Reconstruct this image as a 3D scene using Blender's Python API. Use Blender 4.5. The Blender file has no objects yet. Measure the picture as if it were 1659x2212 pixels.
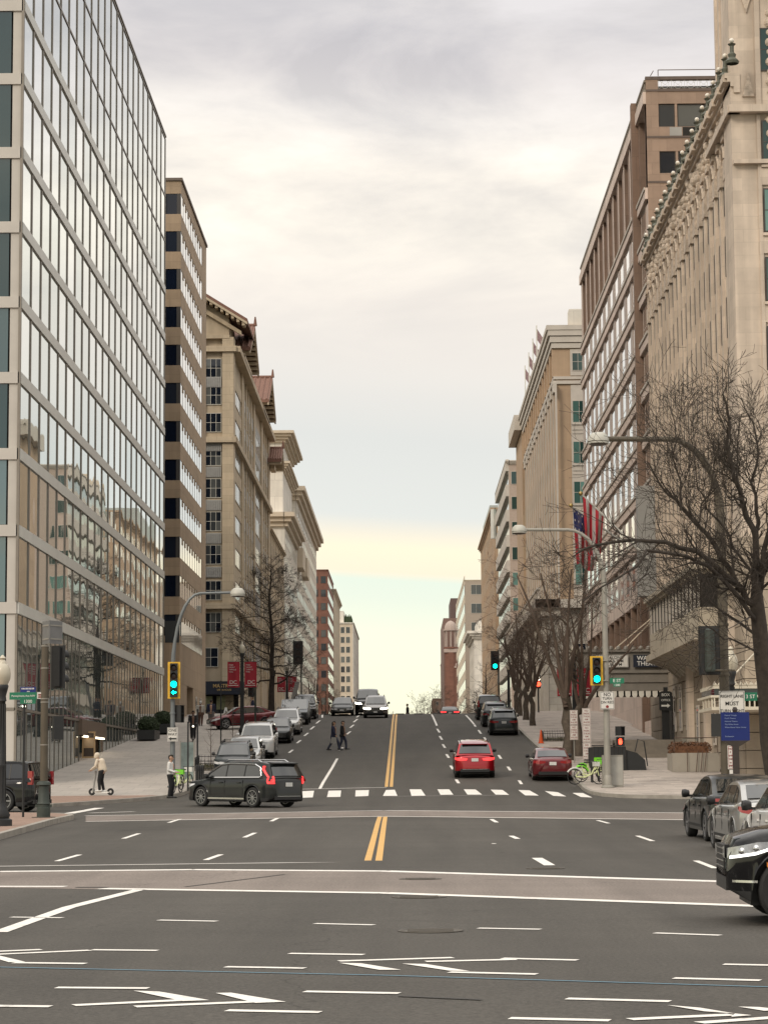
import bpy, bmesh, math, random
import numpy as np
from mathutils import Vector, Matrix
random.seed(7)
R = math.radians
S = bpy.context.scene
COL = S.collection

# ------------------------------------------------------------------ camera
F, CX, CY, EYE = 5000., 829.5, 1106., 1.65
_a = -310.; _D = (F*F + 47.5*_a)/576.
def _n(v): v = np.array(v, float); return v/np.linalg.norm(v)
_Y = _n((47.5, -576, -F)); _Z = _n((_a, _D, -F)); _X = np.cross(_Y, _Z)
_M = np.column_stack([_X, _Y, _Z])
cam_d = bpy.data.cameras.new('camera'); cam = bpy.data.objects.new('camera', cam_d); COL.objects.link(cam)
cam.matrix_world = Matrix.Translation((0, 0, EYE)) @ Matrix(_M.T.tolist()).to_4x4()
cam_d.sensor_fit = 'VERTICAL'; cam_d.sensor_height = 36; cam_d.sensor_width = 27
cam_d.lens = 36*F/2212.; cam_d.clip_end = 6000; cam_d.clip_start = .5
S.camera = cam

# ------------------------------------------------------------------ sky and light
w = bpy.data.worlds.new('World'); S.world = w; w.use_nodes = True
wn, wl = w.node_tree.nodes, w.node_tree.links
wn.clear()
def N(nt, t, **k):
    n = nt.nodes.new(t)
    for a, b in k.items(): setattr(n, a, b)
    return n
W_ = w.node_tree
out = N(W_, 'ShaderNodeOutputWorld'); bg = N(W_, 'ShaderNodeBackground')
sky = N(W_, 'ShaderNodeTexSky', sky_type='NISHITA'); sky.sun_disc = False
SUN_EL, SUN_AZ = 34., 215.
sky.sun_elevation = R(SUN_EL); sky.sun_rotation = R(SUN_AZ); sky.dust_density = 3
tc = N(W_, 'ShaderNodeTexCoord'); sx = N(W_, 'ShaderNodeSeparateXYZ'); wl.new(tc.outputs['Generated'], sx.inputs[0])
def math_(nt, op, a, b=None, clamp=False):
    n = N(nt, 'ShaderNodeMath', operation=op); n.use_clamp = clamp
    for i, v in enumerate((a, b)):
        if v is None: continue
        if hasattr(v, 'default_value') or hasattr(v, 'links'): nt.links.new(v, n.inputs[i])
        else: n.inputs[i].default_value = v
    return n.outputs[0]
mp = N(W_, 'ShaderNodeMapping'); mp.inputs['Scale'].default_value = (1.0, 1.0, 2.9); wl.new(tc.outputs['Generated'], mp.inputs[0])
n1 = N(W_, 'ShaderNodeTexNoise'); n1.inputs['Scale'].default_value = 7.5; n1.inputs['Detail'].default_value = 10; n1.inputs['Roughness'].default_value = .58; n1.inputs['Distortion'].default_value = .35
wl.new(mp.outputs[0], n1.inputs[0])
n2 = N(W_, 'ShaderNodeTexNoise'); n2.inputs['Scale'].default_value = 2.2; n2.inputs['Detail'].default_value = 3; wl.new(mp.outputs[0], n2.inputs[0])
# elevation (sine), warped by cloud noise
zz = math_(W_, 'ADD', sx.outputs[2], math_(W_, 'MULTIPLY', math_(W_, 'SUBTRACT', n2.outputs[0], .5),   .022))
zz = math_(W_, 'ADD', zz, math_(W_, 'MULTIPLY', sx.outputs[0], .07))
cr = N(W_, 'ShaderNodeValToRGB'); wl.new(math_(W_, 'MULTIPLY', zz, 2.0, True), cr.inputs[0])
def lin(r, g, b): return tuple(((c/255)/12.92 if c <= 10 else ((c/255+.055)/1.055)**2.4) for c in (r, g, b)) + (1,)
# stops: (sine of the elevation, colour)
stops = [(0, (255, 250, 214)), (.028, (255, 253, 222)), (.052, (253, 253, 226)), (.074, (235, 243, 226)), (.082, (232, 242, 226)), (.086, (252, 240, 214)),
         (.097, (255, 245, 216)), (.104, (243, 236, 218)), (.112, (226, 228, 223)), (.145, (222, 223, 219)), (.165, (229, 226, 220)), (.18, (236, 230, 222)),
         (.205, (243, 235, 225)), (.235, (252, 244, 231)), (.26, (251, 243, 231)), (.28, (242, 236, 229)), (.30, (228, 222, 219)), (.32, (216, 212, 212)), (.42, (212, 210, 208)), (.5, (218, 214, 208))]
el = cr.color_ramp.elements
for i, (p, c) in enumerate(stops):
    e = el[i] if i < 2 else el.new(2*p)
    e.position = 2*p; e.color = lin(*c)
# cloud brightness
cl = N(W_, 'ShaderNodeMapRange'); wl.new(n1.outputs[0], cl.inputs[0])
cl.inputs['From Min'].default_value = .32; cl.inputs['From Max'].default_value = .66; cl.inputs['To Min'].default_value = .80; cl.inputs['To Max'].default_value = 1.14
# clouds only above ~8 degrees; overcast sky brightens toward the zenith
hi = N(W_, 'ShaderNodeMapRange'); wl.new(sx.outputs[2], hi.inputs[0])
hi.inputs['From Min'].default_value = .17; hi.inputs['From Max'].default_value = .24
cm = N(W_, 'ShaderNodeMix', data_type='FLOAT'); wl.new(hi.outputs[0], cm.inputs[0]); cm.inputs[2].default_value = 1.0; wl.new(cl.outputs[0], cm.inputs[3])
zen = N(W_, 'ShaderNodeMapRange'); wl.new(sx.outputs[2], zen.inputs[0])
zen.inputs['From Min'].default_value = .42; zen.inputs['From Max'].default_value = .95; zen.inputs['To Min'].default_value = 1.0; zen.inputs['To Max'].default_value = 2.7
fac = math_(W_, 'MULTIPLY', cm.outputs[0], zen.outputs[0])
tint = N(W_, 'ShaderNodeMix', data_type='RGBA'); tf = N(W_, 'ShaderNodeMapRange'); wl.new(cm.outputs[0], tf.inputs[0]); tf.inputs['From Min'].default_value = .82; tf.inputs['From Max'].default_value = 1.0
wl.new(tf.outputs[0], tint.inputs[0]); tint.inputs[6].default_value = (.965, .98, 1.02, 1); tint.inputs[7].default_value = (1, 1, 1, 1)
tm_ = N(W_, 'ShaderNodeVectorMath', operation='MULTIPLY'); wl.new(cr.outputs[0], tm_.inputs[0]); wl.new(tint.outputs[2], tm_.inputs[1])
sc_ = N(W_, 'ShaderNodeVectorMath', operation='SCALE'); wl.new(tm_.outputs[0], sc_.inputs[0]); wl.new(fac, sc_.inputs['Scale'])
sn = N(W_, 'ShaderNodeVectorMath', operation='SCALE'); wl.new(sky.outputs[0], sn.inputs[0]); sn.inputs['Scale'].default_value = .06
mx = N(W_, 'ShaderNodeMix', data_type='RGBA'); mx.inputs[0].default_value = .94
wl.new(sn.outputs[0], mx.inputs[6]); wl.new(sc_.outputs[0], mx.inputs[7])
wl.new(mx.outputs[2], bg.inputs[0]); bg.inputs[1].default_value = 1.14
wl.new(bg.outputs[0], out.inputs[0])
sun_d = bpy.data.lights.new('sun', 'SUN'); sun = bpy.data.objects.new('sun', sun_d); COL.objects.link(sun)
sun_d.energy = 1.5; sun_d.angle = R(14); sun_d.color = (1, .88, .72)
# sun azimuth measured clockwise from +Y
_az = R(SUN_AZ); _e = R(SUN_EL)
_dir = Vector((math.sin(_az)*math.cos(_e), math.cos(_az)*math.cos(_e), math.sin(_e)))
sun.rotation_euler = (-_dir).to_track_quat('-Z', 'Y').to_euler()
S.view_settings.view_transform = 'Standard'; S.view_settings.look = 'None'; S.view_settings.exposure = 0; S.view_settings.gamma = 1
S.cycles.max_bounces = 5; S.cycles.diffuse_bounces = 3; S.cycles.glossy_bounces = 4; S.cycles.transmission_bounces = 3; S.cycles.transparent_max_bounces = 6
S.cycles.caustics_reflective = False; S.cycles.caustics_refractive = False
S.cycles.use_denoising = True

# ------------------------------------------------------------------ measuring helpers
PR = [(-300, -1.8), (0, -1.65), (24, -1.58), (43.5, -1.53), (55, -1.38), (66, -1.22), (91, -1.05), (97, -.8), (101, -.62), (107.8, -.14), (119.6, .57), (130, 1.26),
      (141, 1.98), (151.5, 2.67), (161, 3.34), (168, 3.87), (180, 4.6), (194, 5.38), (205, 5.5), (230, 5.2), (300, 3), (1400, -16), (3000, -30)]
_py = [p[0] for p in PR]; _pz = [p[1]+EYE for p in PR]
def G(y): return float(np.interp(y, _py, _pz))
def ray(u, v): return _M.T @ np.array([(u-CX)/F, -(v-CY)/F, -1.])
def atX(u, v, X): d = ray(u, v); t = X/d[0]; return Vector((X, d[1]*t, EYE+d[2]*t))
def atY(u, v, Y): d = ray(u, v); t = Y/d[1]; return Vector((d[0]*t, Y, EYE+d[2]*t))
def atG(u, v, dz=0.):
    d = ray(u, v); lo, t = 4., 4.
    while t < 900:
        if EYE+d[2]*t < G(d[1]*t)+dz: break
        lo = t; t += .5
    hi_ = t
    for _ in range(24):
        m = (lo+hi_)/2
        if EYE+d[2]*m < G(d[1]*m)+dz: hi_ = m
        else: lo = m
    return Vector((d[0]*lo, d[1]*lo, G(d[1]*lo)+dz))

# ------------------------------------------------------------------ materials
MATS = {}
def _base(name):
    m = bpy.data.materials.new(name); m.use_nodes = True; nt = m.node_tree
    return m, nt, nt.nodes['Principled BSDF']
def srgb(*c): return lin(*c)
def coord(nt, scale=1.0, obj=True):
    g = N(nt, 'ShaderNodeNewGeometry'); return g.outputs['Position']
def mat(name, col, rough=.7, var=.12, nscale=3.0, bump=0., metal=0., spec=.5, coat=0., joints=None, joint_dark=.6, streak=0., ior=None, island=0.):
    """col is a linear base colour; slow noise varies it; joints=(w,h) adds masonry joints on vertical faces"""
    if name in MATS: return MATS[name]
    m, nt, b = _base(name); L = nt.links
    pos = coord(nt)
    c = N(nt, 'ShaderNodeRGB'); c.outputs[0].default_value = (*col[:3], 1)
    cur = c.outputs[0]
    if var:
        no = N(nt, 'ShaderNodeTexNoise'); no.inputs['Scale'].default_value = nscale; no.inputs['Detail'].default_value = 6; no.inputs['Roughness'].default_value = .6
        L.new(pos, no.inputs[0])
        mr = N(nt, 'ShaderNodeMapRange'); L.new(no.outputs[0], mr.inputs[0]); mr.inputs['From Min'].default_value = .3; mr.inputs['From Max'].default_value = .7
        mr.inputs['To Min'].default_value = 1-var; mr.inputs['To Max'].default_value = 1+var
        v = N(nt, 'ShaderNodeVectorMath', operation='SCALE'); L.new(cur, v.inputs[0]); L.new(mr.outputs[0], v.inputs['Scale']); cur = v.outputs[0]
        if bump:
            bp = N(nt, 'ShaderNodeBump'); bp.inputs['Strength'].default_value = bump; bp.inputs['Distance'].default_value = .02
            n3 = N(nt, 'ShaderNodeTexNoise'); n3.inputs['Scale'].default_value = 40; n3.inputs['Detail'].default_value = 3; L.new(pos, n3.inputs[0])
            L.new(n3.outputs[0], bp.inputs['Height']); L.new(bp.outputs[0], b.inputs['Normal'])
    if streak:
        mp_ = N(nt, 'ShaderNodeMapping'); mp_.inputs['Scale'].default_value = (1.3, 1.3, .06); L.new(pos, mp_.inputs[0])
        ns = N(nt, 'ShaderNodeTexNoise'); ns.inputs['Scale'].default_value = 1.6; ns.inputs['Detail'].default_value = 5; L.new(mp_.outputs[0], ns.inputs[0])
        mr = N(nt, 'ShaderNodeMapRange'); L.new(ns.outputs[0], mr.inputs[0]); mr.inputs['From Min'].default_value = .35; mr.inputs['From Max'].default_value = .65
        mr.inputs['To Min'].default_value = 1-streak; mr.inputs['To Max'].default_value = 1+streak*.4
        v = N(nt, 'ShaderNodeVectorMath', operation='SCALE'); L.new(cur, v.inputs[0]); L.new(mr.outputs[0], v.inputs['Scale']); cur = v.outputs[0]
    if joints:
        sp = N(nt, 'ShaderNodeSeparateXYZ'); L.new(pos, sp.inputs[0])
        cb = N(nt, 'ShaderNodeCombineXYZ'); L.new(math_(nt, 'ADD', sp.outputs[0], sp.outputs[1]), cb.inputs[0]); L.new(sp.outputs[2] if joints[0] > 0 else sp.outputs[1], cb.inputs[1])
        if joints[0] < 0: L.new(sp.outputs[0], cb.inputs[0])
        br = N(nt, 'ShaderNodeTexBrick'); L.new(cb.outputs[0], br.inputs[0]); br.inputs['Scale'].default_value = 1
        br.inputs['Brick Width'].default_value = abs(joints[0]); br.inputs['Row Height'].default_value = joints[1]; br.inputs['Mortar Size'].default_value = joints[2] if len(joints) > 2 else .02
        br.inputs['Color1'].default_value = (1, 1, 1, 1); br.inputs['Color2'].default_value = (((joints[3] if len(joints) > 3 else .86),)*3)+(1,); br.inputs['Bias'].default_value = joints[4] if len(joints) > 4 else 0; br.inputs['Mortar'].default_value = (joint_dark,)*3+(1,)
        v = N(nt, 'ShaderNodeVectorMath', operation='MULTIPLY'); L.new(cur, v.inputs[0]); L.new(br.outputs[0], v.inputs[1]); cur = v.outputs[0]
    if island:
        g = N(nt, 'ShaderNodeNewGeometry')
        mr = N(nt, 'ShaderNodeMapRange'); L.new(g.outputs['Random Per Island'], mr.inputs[0]); mr.inputs['To Min'].default_value = 1-island; mr.inputs['To Max'].default_value = 1+island
        v = N(nt, 'ShaderNodeVectorMath', operation='SCALE'); L.new(cur, v.inputs[0]); L.new(mr.outputs[0], v.inputs['Scale']); cur = v.outputs[0]
    L.new(cur, b.inputs['Base Color'])
    b.inputs['Roughness'].default_value = rough; b.inputs['Metallic'].default_value = metal
    b.inputs['Specular IOR Level'].default_value = spec; b.inputs['Coat Weight'].default_value = coat; b.inputs['Coat Roughness'].default_value = .05
    if ior: b.inputs['IOR'].default_value = ior
    MATS[name] = m; return m
def glass(name, dark, light, ior=1.75, wave=.0, rough=.03, wscale=.35, metal=0.):
    """window glass over a dim room: mirror-like at a slant, dark straight on; each pane has its own blind/room tone"""
    if name in MATS: return MATS[name]
    m, nt, b = _base(name); L = nt.links
    g = N(nt, 'ShaderNodeNewGeometry'); oi = N(nt, 'ShaderNodeObjectInfo')
    r = math_(nt, 'FRACT', math_(nt, 'ADD', g.outputs['Random Per Island'], oi.outputs['Random']))
    cr = N(nt, 'ShaderNodeValToRGB'); L.new(r, cr.inputs[0])
    cr.color_ramp.elements[0].position = .45; cr.color_ramp.elements[0].color = (*dark, 1)
    cr.color_ramp.elements[1].position = .95; cr.color_ramp.elements[1].color = (*light, 1)
    L.new(cr.outputs[0], b.inputs['Base Color'])
    b.inputs['Roughness'].default_value = rough; b.inputs['IOR'].default_value = ior; b.inputs['Metallic'].default_value = metal
    if wave:
        no = N(nt, 'ShaderNodeTexNoise'); no.inputs['Scale'].default_value = wscale; no.inputs['Detail'].default_value = 2; L.new(g.outputs['Position'], no.inputs[0])
        bp = N(nt, 'ShaderNodeBump'); bp.inputs['Strength'].default_value = wave; bp.inputs['Distance'].default_value = .05; L.new(no.outputs[0], bp.inputs['Height'])
        L.new(bp.outputs[0], b.inputs['Normal'])
    MATS[name] = m; return m
def emit(name, col, s):
    if name in MATS: return MATS[name]
    m, nt, b = _base(name); b.inputs['Base Color'].default_value = (*col, 1); b.inputs['Emission Color'].default_value = (*col, 1); b.inputs['Emission Strength'].default_value = s
    MATS[name] = m; return m

M_asph = None
# ------------------------------------------------------------------ mesh building
class MB:
    def __init__(s): s.v = []; s.f = []; s.m = []
    def add(s, vs, fs, mi=0):
        o = len(s.v); s.v += [tuple(v) for v in vs]; s.f += [tuple(i+o for i in f) for f in fs]; s.m += [mi]*len(fs); return s
    def box(s, x0, x1, y0, y1, z0, z1, mi=0):
        if x0 > x1: x0, x1 = x1, x0
        if y0 > y1: y0, y1 = y1, y0
        if z0 > z1: z0, z1 = z1, z0
        return s.add([(x0, y0, z0), (x1, y0, z0), (x1, y1, z0), (x0, y1, z0), (x0, y0, z1), (x1, y0, z1), (x1, y1, z1), (x0, y1, z1)],
                     [(0, 3, 2, 1), (4, 5, 6, 7), (0, 1, 5, 4), (1, 2, 6, 5), (2, 3, 7, 6), (3, 0, 4, 7)], mi)
    def tube(s, pts, r, n=8, mi=0, cap=True):
        pts = [Vector(p) for p in pts]; rs = r if isinstance(r, (list, tuple)) else [r]*len(pts)
        o = len(s.v); up = None
        for i, p in enumerate(pts):
            d = (pts[min(i+1, len(pts)-1)]-pts[max(i-1, 0)]).normalized()
            if up is None: up = d.orthogonal().normalized()
            up = (up-d*up.dot(d))
            up = up.normalized() if up.length > 1e-6 else d.orthogonal().normalized()
            q = d.cross(up)
            for k in range(n):
                a = 2*math.pi*k/n; s.v.append(tuple(p+(up*math.cos(a)+q*math.sin(a))*rs[i]))
        for i in range(len(pts)-1):
            for k in range(n):
                s.f.append((o+i*n+k, o+i*n+(k+1) % n, o+(i+1)*n+(k+1) % n, o+(i+1)*n+k)); s.m.append(mi)
        if cap:
            s.f.append(tuple(o+k for k in range(n))[::-1]); s.m.append(mi)
            s.f.append(tuple(o+(len(pts)-1)*n+k for k in range(n))); s.m.append(mi)
        return s
    def lathe(s, prof, c=(0, 0, 0), n=16, mi=0, axis='z'):
        o = len(s.v); c = Vector(c)
        for r, z in prof:
            for k in range(n):
                a = 2*math.pi*k/n; p = (r*math.cos(a), r*math.sin(a), z)
                if axis == 'y': p = (p[0], p[2], p[1])
                if axis == 'x': p = (p[2], p[0], p[1])
                s.v.append(tuple(c+Vector(p)))
        for i in range(len(prof)-1):
            for k in range(n):
                f = (o+i*n+k, o+i*n+(k+1) % n, o+(i+1)*n+(k+1) % n, o+(i+1)*n+k)
                s.f.append(f if axis != 'y' else f[::-1]); s.m.append(mi)
        return s
    def sphere(s, c, r, n=12, mi=0, sz=1.0):
        return s.lathe([(max(1e-4, r*math.sin(math.pi*i/(n//2+2))), -r*sz*math.cos(math.pi*i/(n//2+2))) for i in range(n//2+3)], c, n, mi)
    def prism(s, poly, d0, d1, axis='y', mi=0):
        """poly in the plane normal to axis, extruded from d0 to d1"""
        n = len(poly)
        mk = {'y': lambda p, d: (p[0], d, p[1]), 'x': lambda p, d: (d, p[0], p[1]), 'z': lambda p, d: (p[0], p[1], d)}[axis]
        vs = [mk(p, d0) for p in poly]+[mk(p, d1) for p in poly]
        fs = [tuple(range(n)), tuple(range(2*n-1, n-1, -1))]+[(i, i+n, (i+1) % n+n, (i+1) % n) for i in range(n)]
        return s.add(vs, fs, mi)
    def data(s, name, mats, smooth=False, ang=35, fix=False):
        me = bpy.data.meshes.new(name); me.from_pydata(s.v, [], s.f); 
        for m in (mats if isinstance(mats, (list, tuple)) else [mats]): me.materials.append(m)
        me.polygons.foreach_set('material_index', s.m)
        if fix:
            b = bmesh.new(); b.from_mesh(me); bmesh.ops.recalc_face_normals(b, faces=b.faces); b.to_mesh(me); b.free()
        if smooth: me.shade_smooth(); me.set_sharp_from_angle(angle=R(ang))
        me.update(); return me
    def build(s, name, mats, parent=None, smooth=False, ang=35, loc=None, fix=False):
        return link(name, s.data(name, mats, smooth, ang, fix), parent, loc)
def build_each(mb, name, mats, parent):
    """every loose piece of the mesh becomes a part of its own"""
    par = list(range(len(mb.v)))
    def fd(a):
        while par[a] != a: par[a] = par[par[a]]; a = par[a]
        return a
    for f in mb.f:
        for i in f[1:]: par[fd(i)] = fd(f[0])
    g = {}
    for f, m in zip(mb.f, mb.m): g.setdefault(fd(f[0]), []).append((f, m))
    res = []
    for fs in g.values():
        b = MB(); idx = {}
        for f, m in fs:
            for i in f:
                if i not in idx: idx[i] = len(b.v); b.v.append(mb.v[i])
            b.f.append(tuple(idx[i] for i in f)); b.m.append(m)
        res.append(b.build(name, mats, parent))
    return res
def link(name, data, parent=None, loc=None, rotz=0):
    o = bpy.data.objects.new(name, data); COL.objects.link(o)
    if parent is not None: o.parent = parent
    if loc is not None: o.location = loc
    if rotz: o.rotation_euler = (0, 0, rotz)
    return o
def tag(o, label=None, cat=None, group=None, kind=None):
    if label: o['label'] = label
    if cat: o['category'] = cat
    if group: o['group'] = group
    if kind: o['kind'] = kind
    return o
def thing(name, label, cat, loc=(0, 0, 0), rotz=0, group=None):
    o = link(name, None, None, loc, rotz); o.empty_display_size = .3
    return tag(o, label, cat, group)
def dup(root, loc=None, rotz=None, label=None, group=None):
    r = root.copy(); COL.objects.link(r)
    if loc is not None: r.location = loc
    if rotz is not None: r.rotation_euler = (0, 0, rotz)
    if label: r['label'] = label
    if group: r['group'] = group
    for ch in list(root.children):
        c = ch.copy(); COL.objects.link(c); c.parent = r
        for g in list(ch.children):
            d = g.copy(); COL.objects.link(d); d.parent = c
    return r
def text(body, size, mt, parent, loc, rot=(R(90), 0, 0), ext=.004, name='lettering', align='CENTER', sx=1., space=1.):
    cu = bpy.data.curves.new(name, 'FONT'); cu.body = body; cu.size = size; cu.extrude = ext; cu.offset = size*.008; cu.align_x = align; cu.align_y = 'CENTER'; cu.space_line = space
    cu.materials.append(mt); 
    t = bpy.data.objects.new('tmp', cu); COL.objects.link(t); bpy.context.view_layer.update()
    me = bpy.data.meshes.new_from_object(t.evaluated_get(bpy.context.evaluated_depsgraph_get())); bpy.data.objects.remove(t); bpy.data.curves.remove(cu)
    o = link(name, me, parent, loc); o.rotation_euler = rot; o.scale = (sx, 1, 1); return o

# ------------------------------------------------------------------ facade tools
class Fac:
    """street-left ('L', plane X), street-right ('R', plane X) or south ('S', plane Y) facade; u runs along the wall, o outward, z up"""
    def __init__(s, side, plane): s.side, s.p = side, plane
    def xyz(s, u, o, z):
        return (s.p+o, u, z) if s.side == 'L' else (s.p-o, u, z) if s.side == 'R' else (u, s.p-o, z)
    def box(s, mb, u0, u1, o0, o1, z0, z1, mi=0):
        a, b = s.xyz(u0, o0, z0), s.xyz(u1, o1, z1); mb.box(a[0], b[0], a[1], b[1], a[2], b[2], mi)
    def win(s, w, h, nx=1, nz=1, fr=.06, mats=None, split=.5):
        """one window (frame, bars, panes) as mesh data with its lower middle at the origin"""
        mb = MB(); f0 = Fac(s.side, 0)
        us = [-w/2+w*i/nx for i in range(nx+1)]; zs = [0, h*split, h] if nz == 2 else [h*i/nz for i in range(nz+1)]
        for i in range(nx):
            for j in range(nz): f0.box(mb, us[i]+.01, us[i+1]-.01, -.03, .03, zs[j]+.01, zs[j+1]-.01, 1)
        for i, u in enumerate(us):
            e = fr if i in (0, nx) else fr*.7
            c = u+(e/2 if i == 0 else -e/2 if i == nx else 0); f0.box(mb, c-e/2, c+e/2, -.04, .042, 0, h, 0)
        for j, z in enumerate(zs):
            e = fr if j in (0, nz) else fr*.7
            c = z+(e/2 if j == 0 else -e/2 if j == nz else 0); f0.box(mb, -w/2+fr+.001, w/2-fr-.001, -.035, .04, c-e/2, c+e/2, 0)
        return mb.data('window', mats)
    def place(s, root, me, spots, o=.05, name='window', part_label=None, cap=100, used=None):
        """spots (u,z): nearest ones are single parts, the rest beyond the cap one stuff part"""
        used = used if used is not None else [0]
        spots = sorted(spots, key=lambda q: (q[0] if s.side != 'S' else s.p)+.02*abs(q[1]-10))
        rest = []
        for (u, z) in spots:
            if used[0] < cap:
                q = link(name, me, root, s.xyz(u, o, z)); used[0] += 1
            else: rest.append((u, z))
        if rest:
            n = len(me.vertices); co = np.empty(n*3); me.vertices.foreach_get('co', co); co = co.reshape(-1, 3)
            pl = [tuple(p.vertices) for p in me.polygons]; pm = [p.material_index for p in me.polygons]
            mb = MB()
            for (u, z) in rest:
                o_ = len(mb.v); mb.v += [tuple(c) for c in (co+np.array(s.xyz(u, o, z)))]
                mb.f += [tuple(i+o_ for i in f) for f in pl]; mb.m += pm
            q = mb.build('far_windows', list(me.materials), root); q['kind'] = 'stuff'
        return used

# ------------------------------------------------------------------ ground materials
def asphalt(name, c0, joints=False, red=0.):
    m, nt, b = _base(name); L = nt.links; pos = coord(nt)
    def noise(sc, det, vec=pos, ro=.6):
        n = N(nt, 'ShaderNodeTexNoise'); n.inputs['Scale'].default_value = sc; n.inputs['Detail'].default_value = det; n.inputs['Roughness'].default_value = ro; L.new(vec, n.inputs[0]); return n.outputs[0]
    def rng(v, a, b_, c, d):
        r = N(nt, 'ShaderNodeMapRange'); L.new(v, r.inputs[0]); [setattr(r.inputs[k], 'default_value', x) for k, x in (('From Min', a), ('From Max', b_), ('To Min', c), ('To Max', d))]; return r.outputs[0]
    st = N(nt, 'ShaderNodeMapping'); st.inputs['Scale'].default_value = (1, .06, 1); L.new(pos, st.inputs[0])
    st2 = N(nt, 'ShaderNodeMapping'); st2.inputs['Scale'].default_value = (.06, 1, 1); L.new(pos, st2.inputs[0])
    big = rng(noise(.12, 4), .3, .7, .88, 1.12); lane = rng(noise(.9, 4, st.outputs[0]), .3, .7, .84, 1.14); cross = rng(noise(.8, 3, st2.outputs[0]), .3, .7, .94, 1.06)
    fine = rng(noise(30, 3), .3, .7, .68, 1.38)
    f = math_(nt, 'MULTIPLY', math_(nt, 'MULTIPLY', big, lane), math_(nt, 'MULTIPLY', cross, fine))
    # cracks
    vo = N(nt, 'ShaderNodeTexVoronoi', feature='DISTANCE_TO_EDGE'); vo.inputs['Scale'].default_value = .11
    wv = N(nt, 'ShaderNodeVectorMath', operation='ADD'); L.new(pos, wv.inputs[0])
    nn = N(nt, 'ShaderNodeTexNoise'); nn.inputs['Scale'].default_value = .6; nn.inputs['Detail'].default_value = 6; L.new(pos, nn.inputs[0])
    sc2 = N(nt, 'ShaderNodeVectorMath', operation='SCALE'); L.new(nn.outputs[1], sc2.inputs[0]); sc2.inputs['Scale'].default_value = 2.2; L.new(sc2.outputs[0], wv.inputs[1]); L.new(wv.outputs[0], vo.inputs[0])
    ck = rng(vo.outputs[0], 0, .0022, .62, 1.0)
    f = math_(nt, 'MULTIPLY', f, ck)
    c = N(nt, 'ShaderNodeRGB'); c.outputs[0].default_value = (*c0, 1)
    v = N(nt, 'ShaderNodeVectorMath', operation='SCALE'); L.new(c.outputs[0], v.inputs[0]); L.new(f, v.inputs['Scale'])
    L.new(v.outputs[0], b.inputs['Base Color']); b.inputs['Roughness'].default_value = .82; b.inputs['Specular IOR Level'].default_value = .35
    bp = N(nt, 'ShaderNodeBump'); bp.inputs['Strength'].default_value = .5; bp.inputs['Distance'].default_value = .01; L.new(noise(60, 2), bp.inputs['Height']); L.new(bp.outputs[0], b.inputs['Normal'])
    return m
M_asph = asphalt('asphalt', (.067, .061, .053))
M_band = asphalt('brown_crosswalk_asphalt', (.195, .165, .145))
def paint(name, col, wear=.8):
    m, nt, b = _base(name); L = nt.links; pos = coord(nt)
    n = N(nt, 'ShaderNodeTexNoise'); n.inputs['Scale'].default_value = 4; n.inputs['Detail'].default_value = 8; n.inputs['Roughness'].default_value = .75; L.new(pos, n.inputs[0])
    r = N(nt, 'ShaderNodeMapRange'); L.new(n.outputs[0], r.inputs[0]); r.inputs['From Min'].default_value = .56; r.inputs['From Max'].default_value = .72; r.inputs['To Max'].default_value = wear
    mxn = N(nt, 'ShaderNodeMix', data_type='RGBA'); L.new(r.outputs[0], mxn.inputs[0]); mxn.inputs[6].default_value = (*col, 1); mxn.inputs[7].default_value = (.12, .115, .105, 1)
    L.new(mxn.outputs[2], b.inputs['Base Color']); b.inputs['Roughness'].default_value = .6; MATS[name] = m; return m
M_white = paint('white_road_paint', (.78, .75, .70)); M_yel = paint('yellow_road_paint', (.62, .36, .10)); M_blue = paint('blue_chalk_line', (.10, .22, .30), .8)
M_conc = mat('sidewalk_concrete', (.42, .38, .34), .85, .10, 1.2, .15, joints=(-1.2, 1.2, .02), joint_dark=.72)
M_conc2 = mat('sidewalk_pavers', (.44, .385, .34), .85, .12, 1.4, .15, joints=(-1.3, .45, .012, .52, -.35), joint_dark=.70)
M_kerb = mat('granite_kerb', (.30, .275, .24), .8, .22, 2.2, .15)
M_brickp = mat('brick_paving', (.32, .215, .165), .85, .18, 2.0, .15, joints=(-.4, .2, .03), joint_dark=.7)
M_dirt = mat('bare_earth', (.12, .095, .07), .95, .25, 5)

# ------------------------------------------------------------------ ground, road, pavements
YS = sorted(set([-300, -60, -10] + list(range(0, 206, 3)) + list(range(205, 320, 8)) + list(range(320, 1400, 60)) + [1400, 2000, 3000]))
def strip(name, rows, m, z=0., kind='structure', parent=None):
    """rows: (Y, x0, x1)"""
    mb = MB()
    for (y, a, b) in rows: mb.v += [(a, y, G(y)+z), (b, y, G(y)+z)]
    for i in range(len(rows)-1): mb.f.append((2*i, 2*i+1, 2*i+3, 2*i+2)); mb.m.append(0)
    o = mb.build(name, m, parent)
    if kind: o['kind'] = kind
    return o
strip('ground', [(y, -1500, 1500) for y in YS], mat('ground', (.11, .10, .09), .95, .2, .4))
strip('road', [(y, -200, 200) for y in YS if y <= 105]+[(105.01, -10.2, 8.6)]+[(y, -10.2, 8.6) for y in YS if 105 < y <= 1300], M_asph, .004)
strip('road', [(y, -200, -10.25) for y in (196, 199, 202, 205, 213, 222, 230, 236)], M_asph, .004); strip('road', [(y, 8.65, 200) for y in (196, 199, 202, 205, 213, 222, 230, 236)], M_asph, .004)
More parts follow.
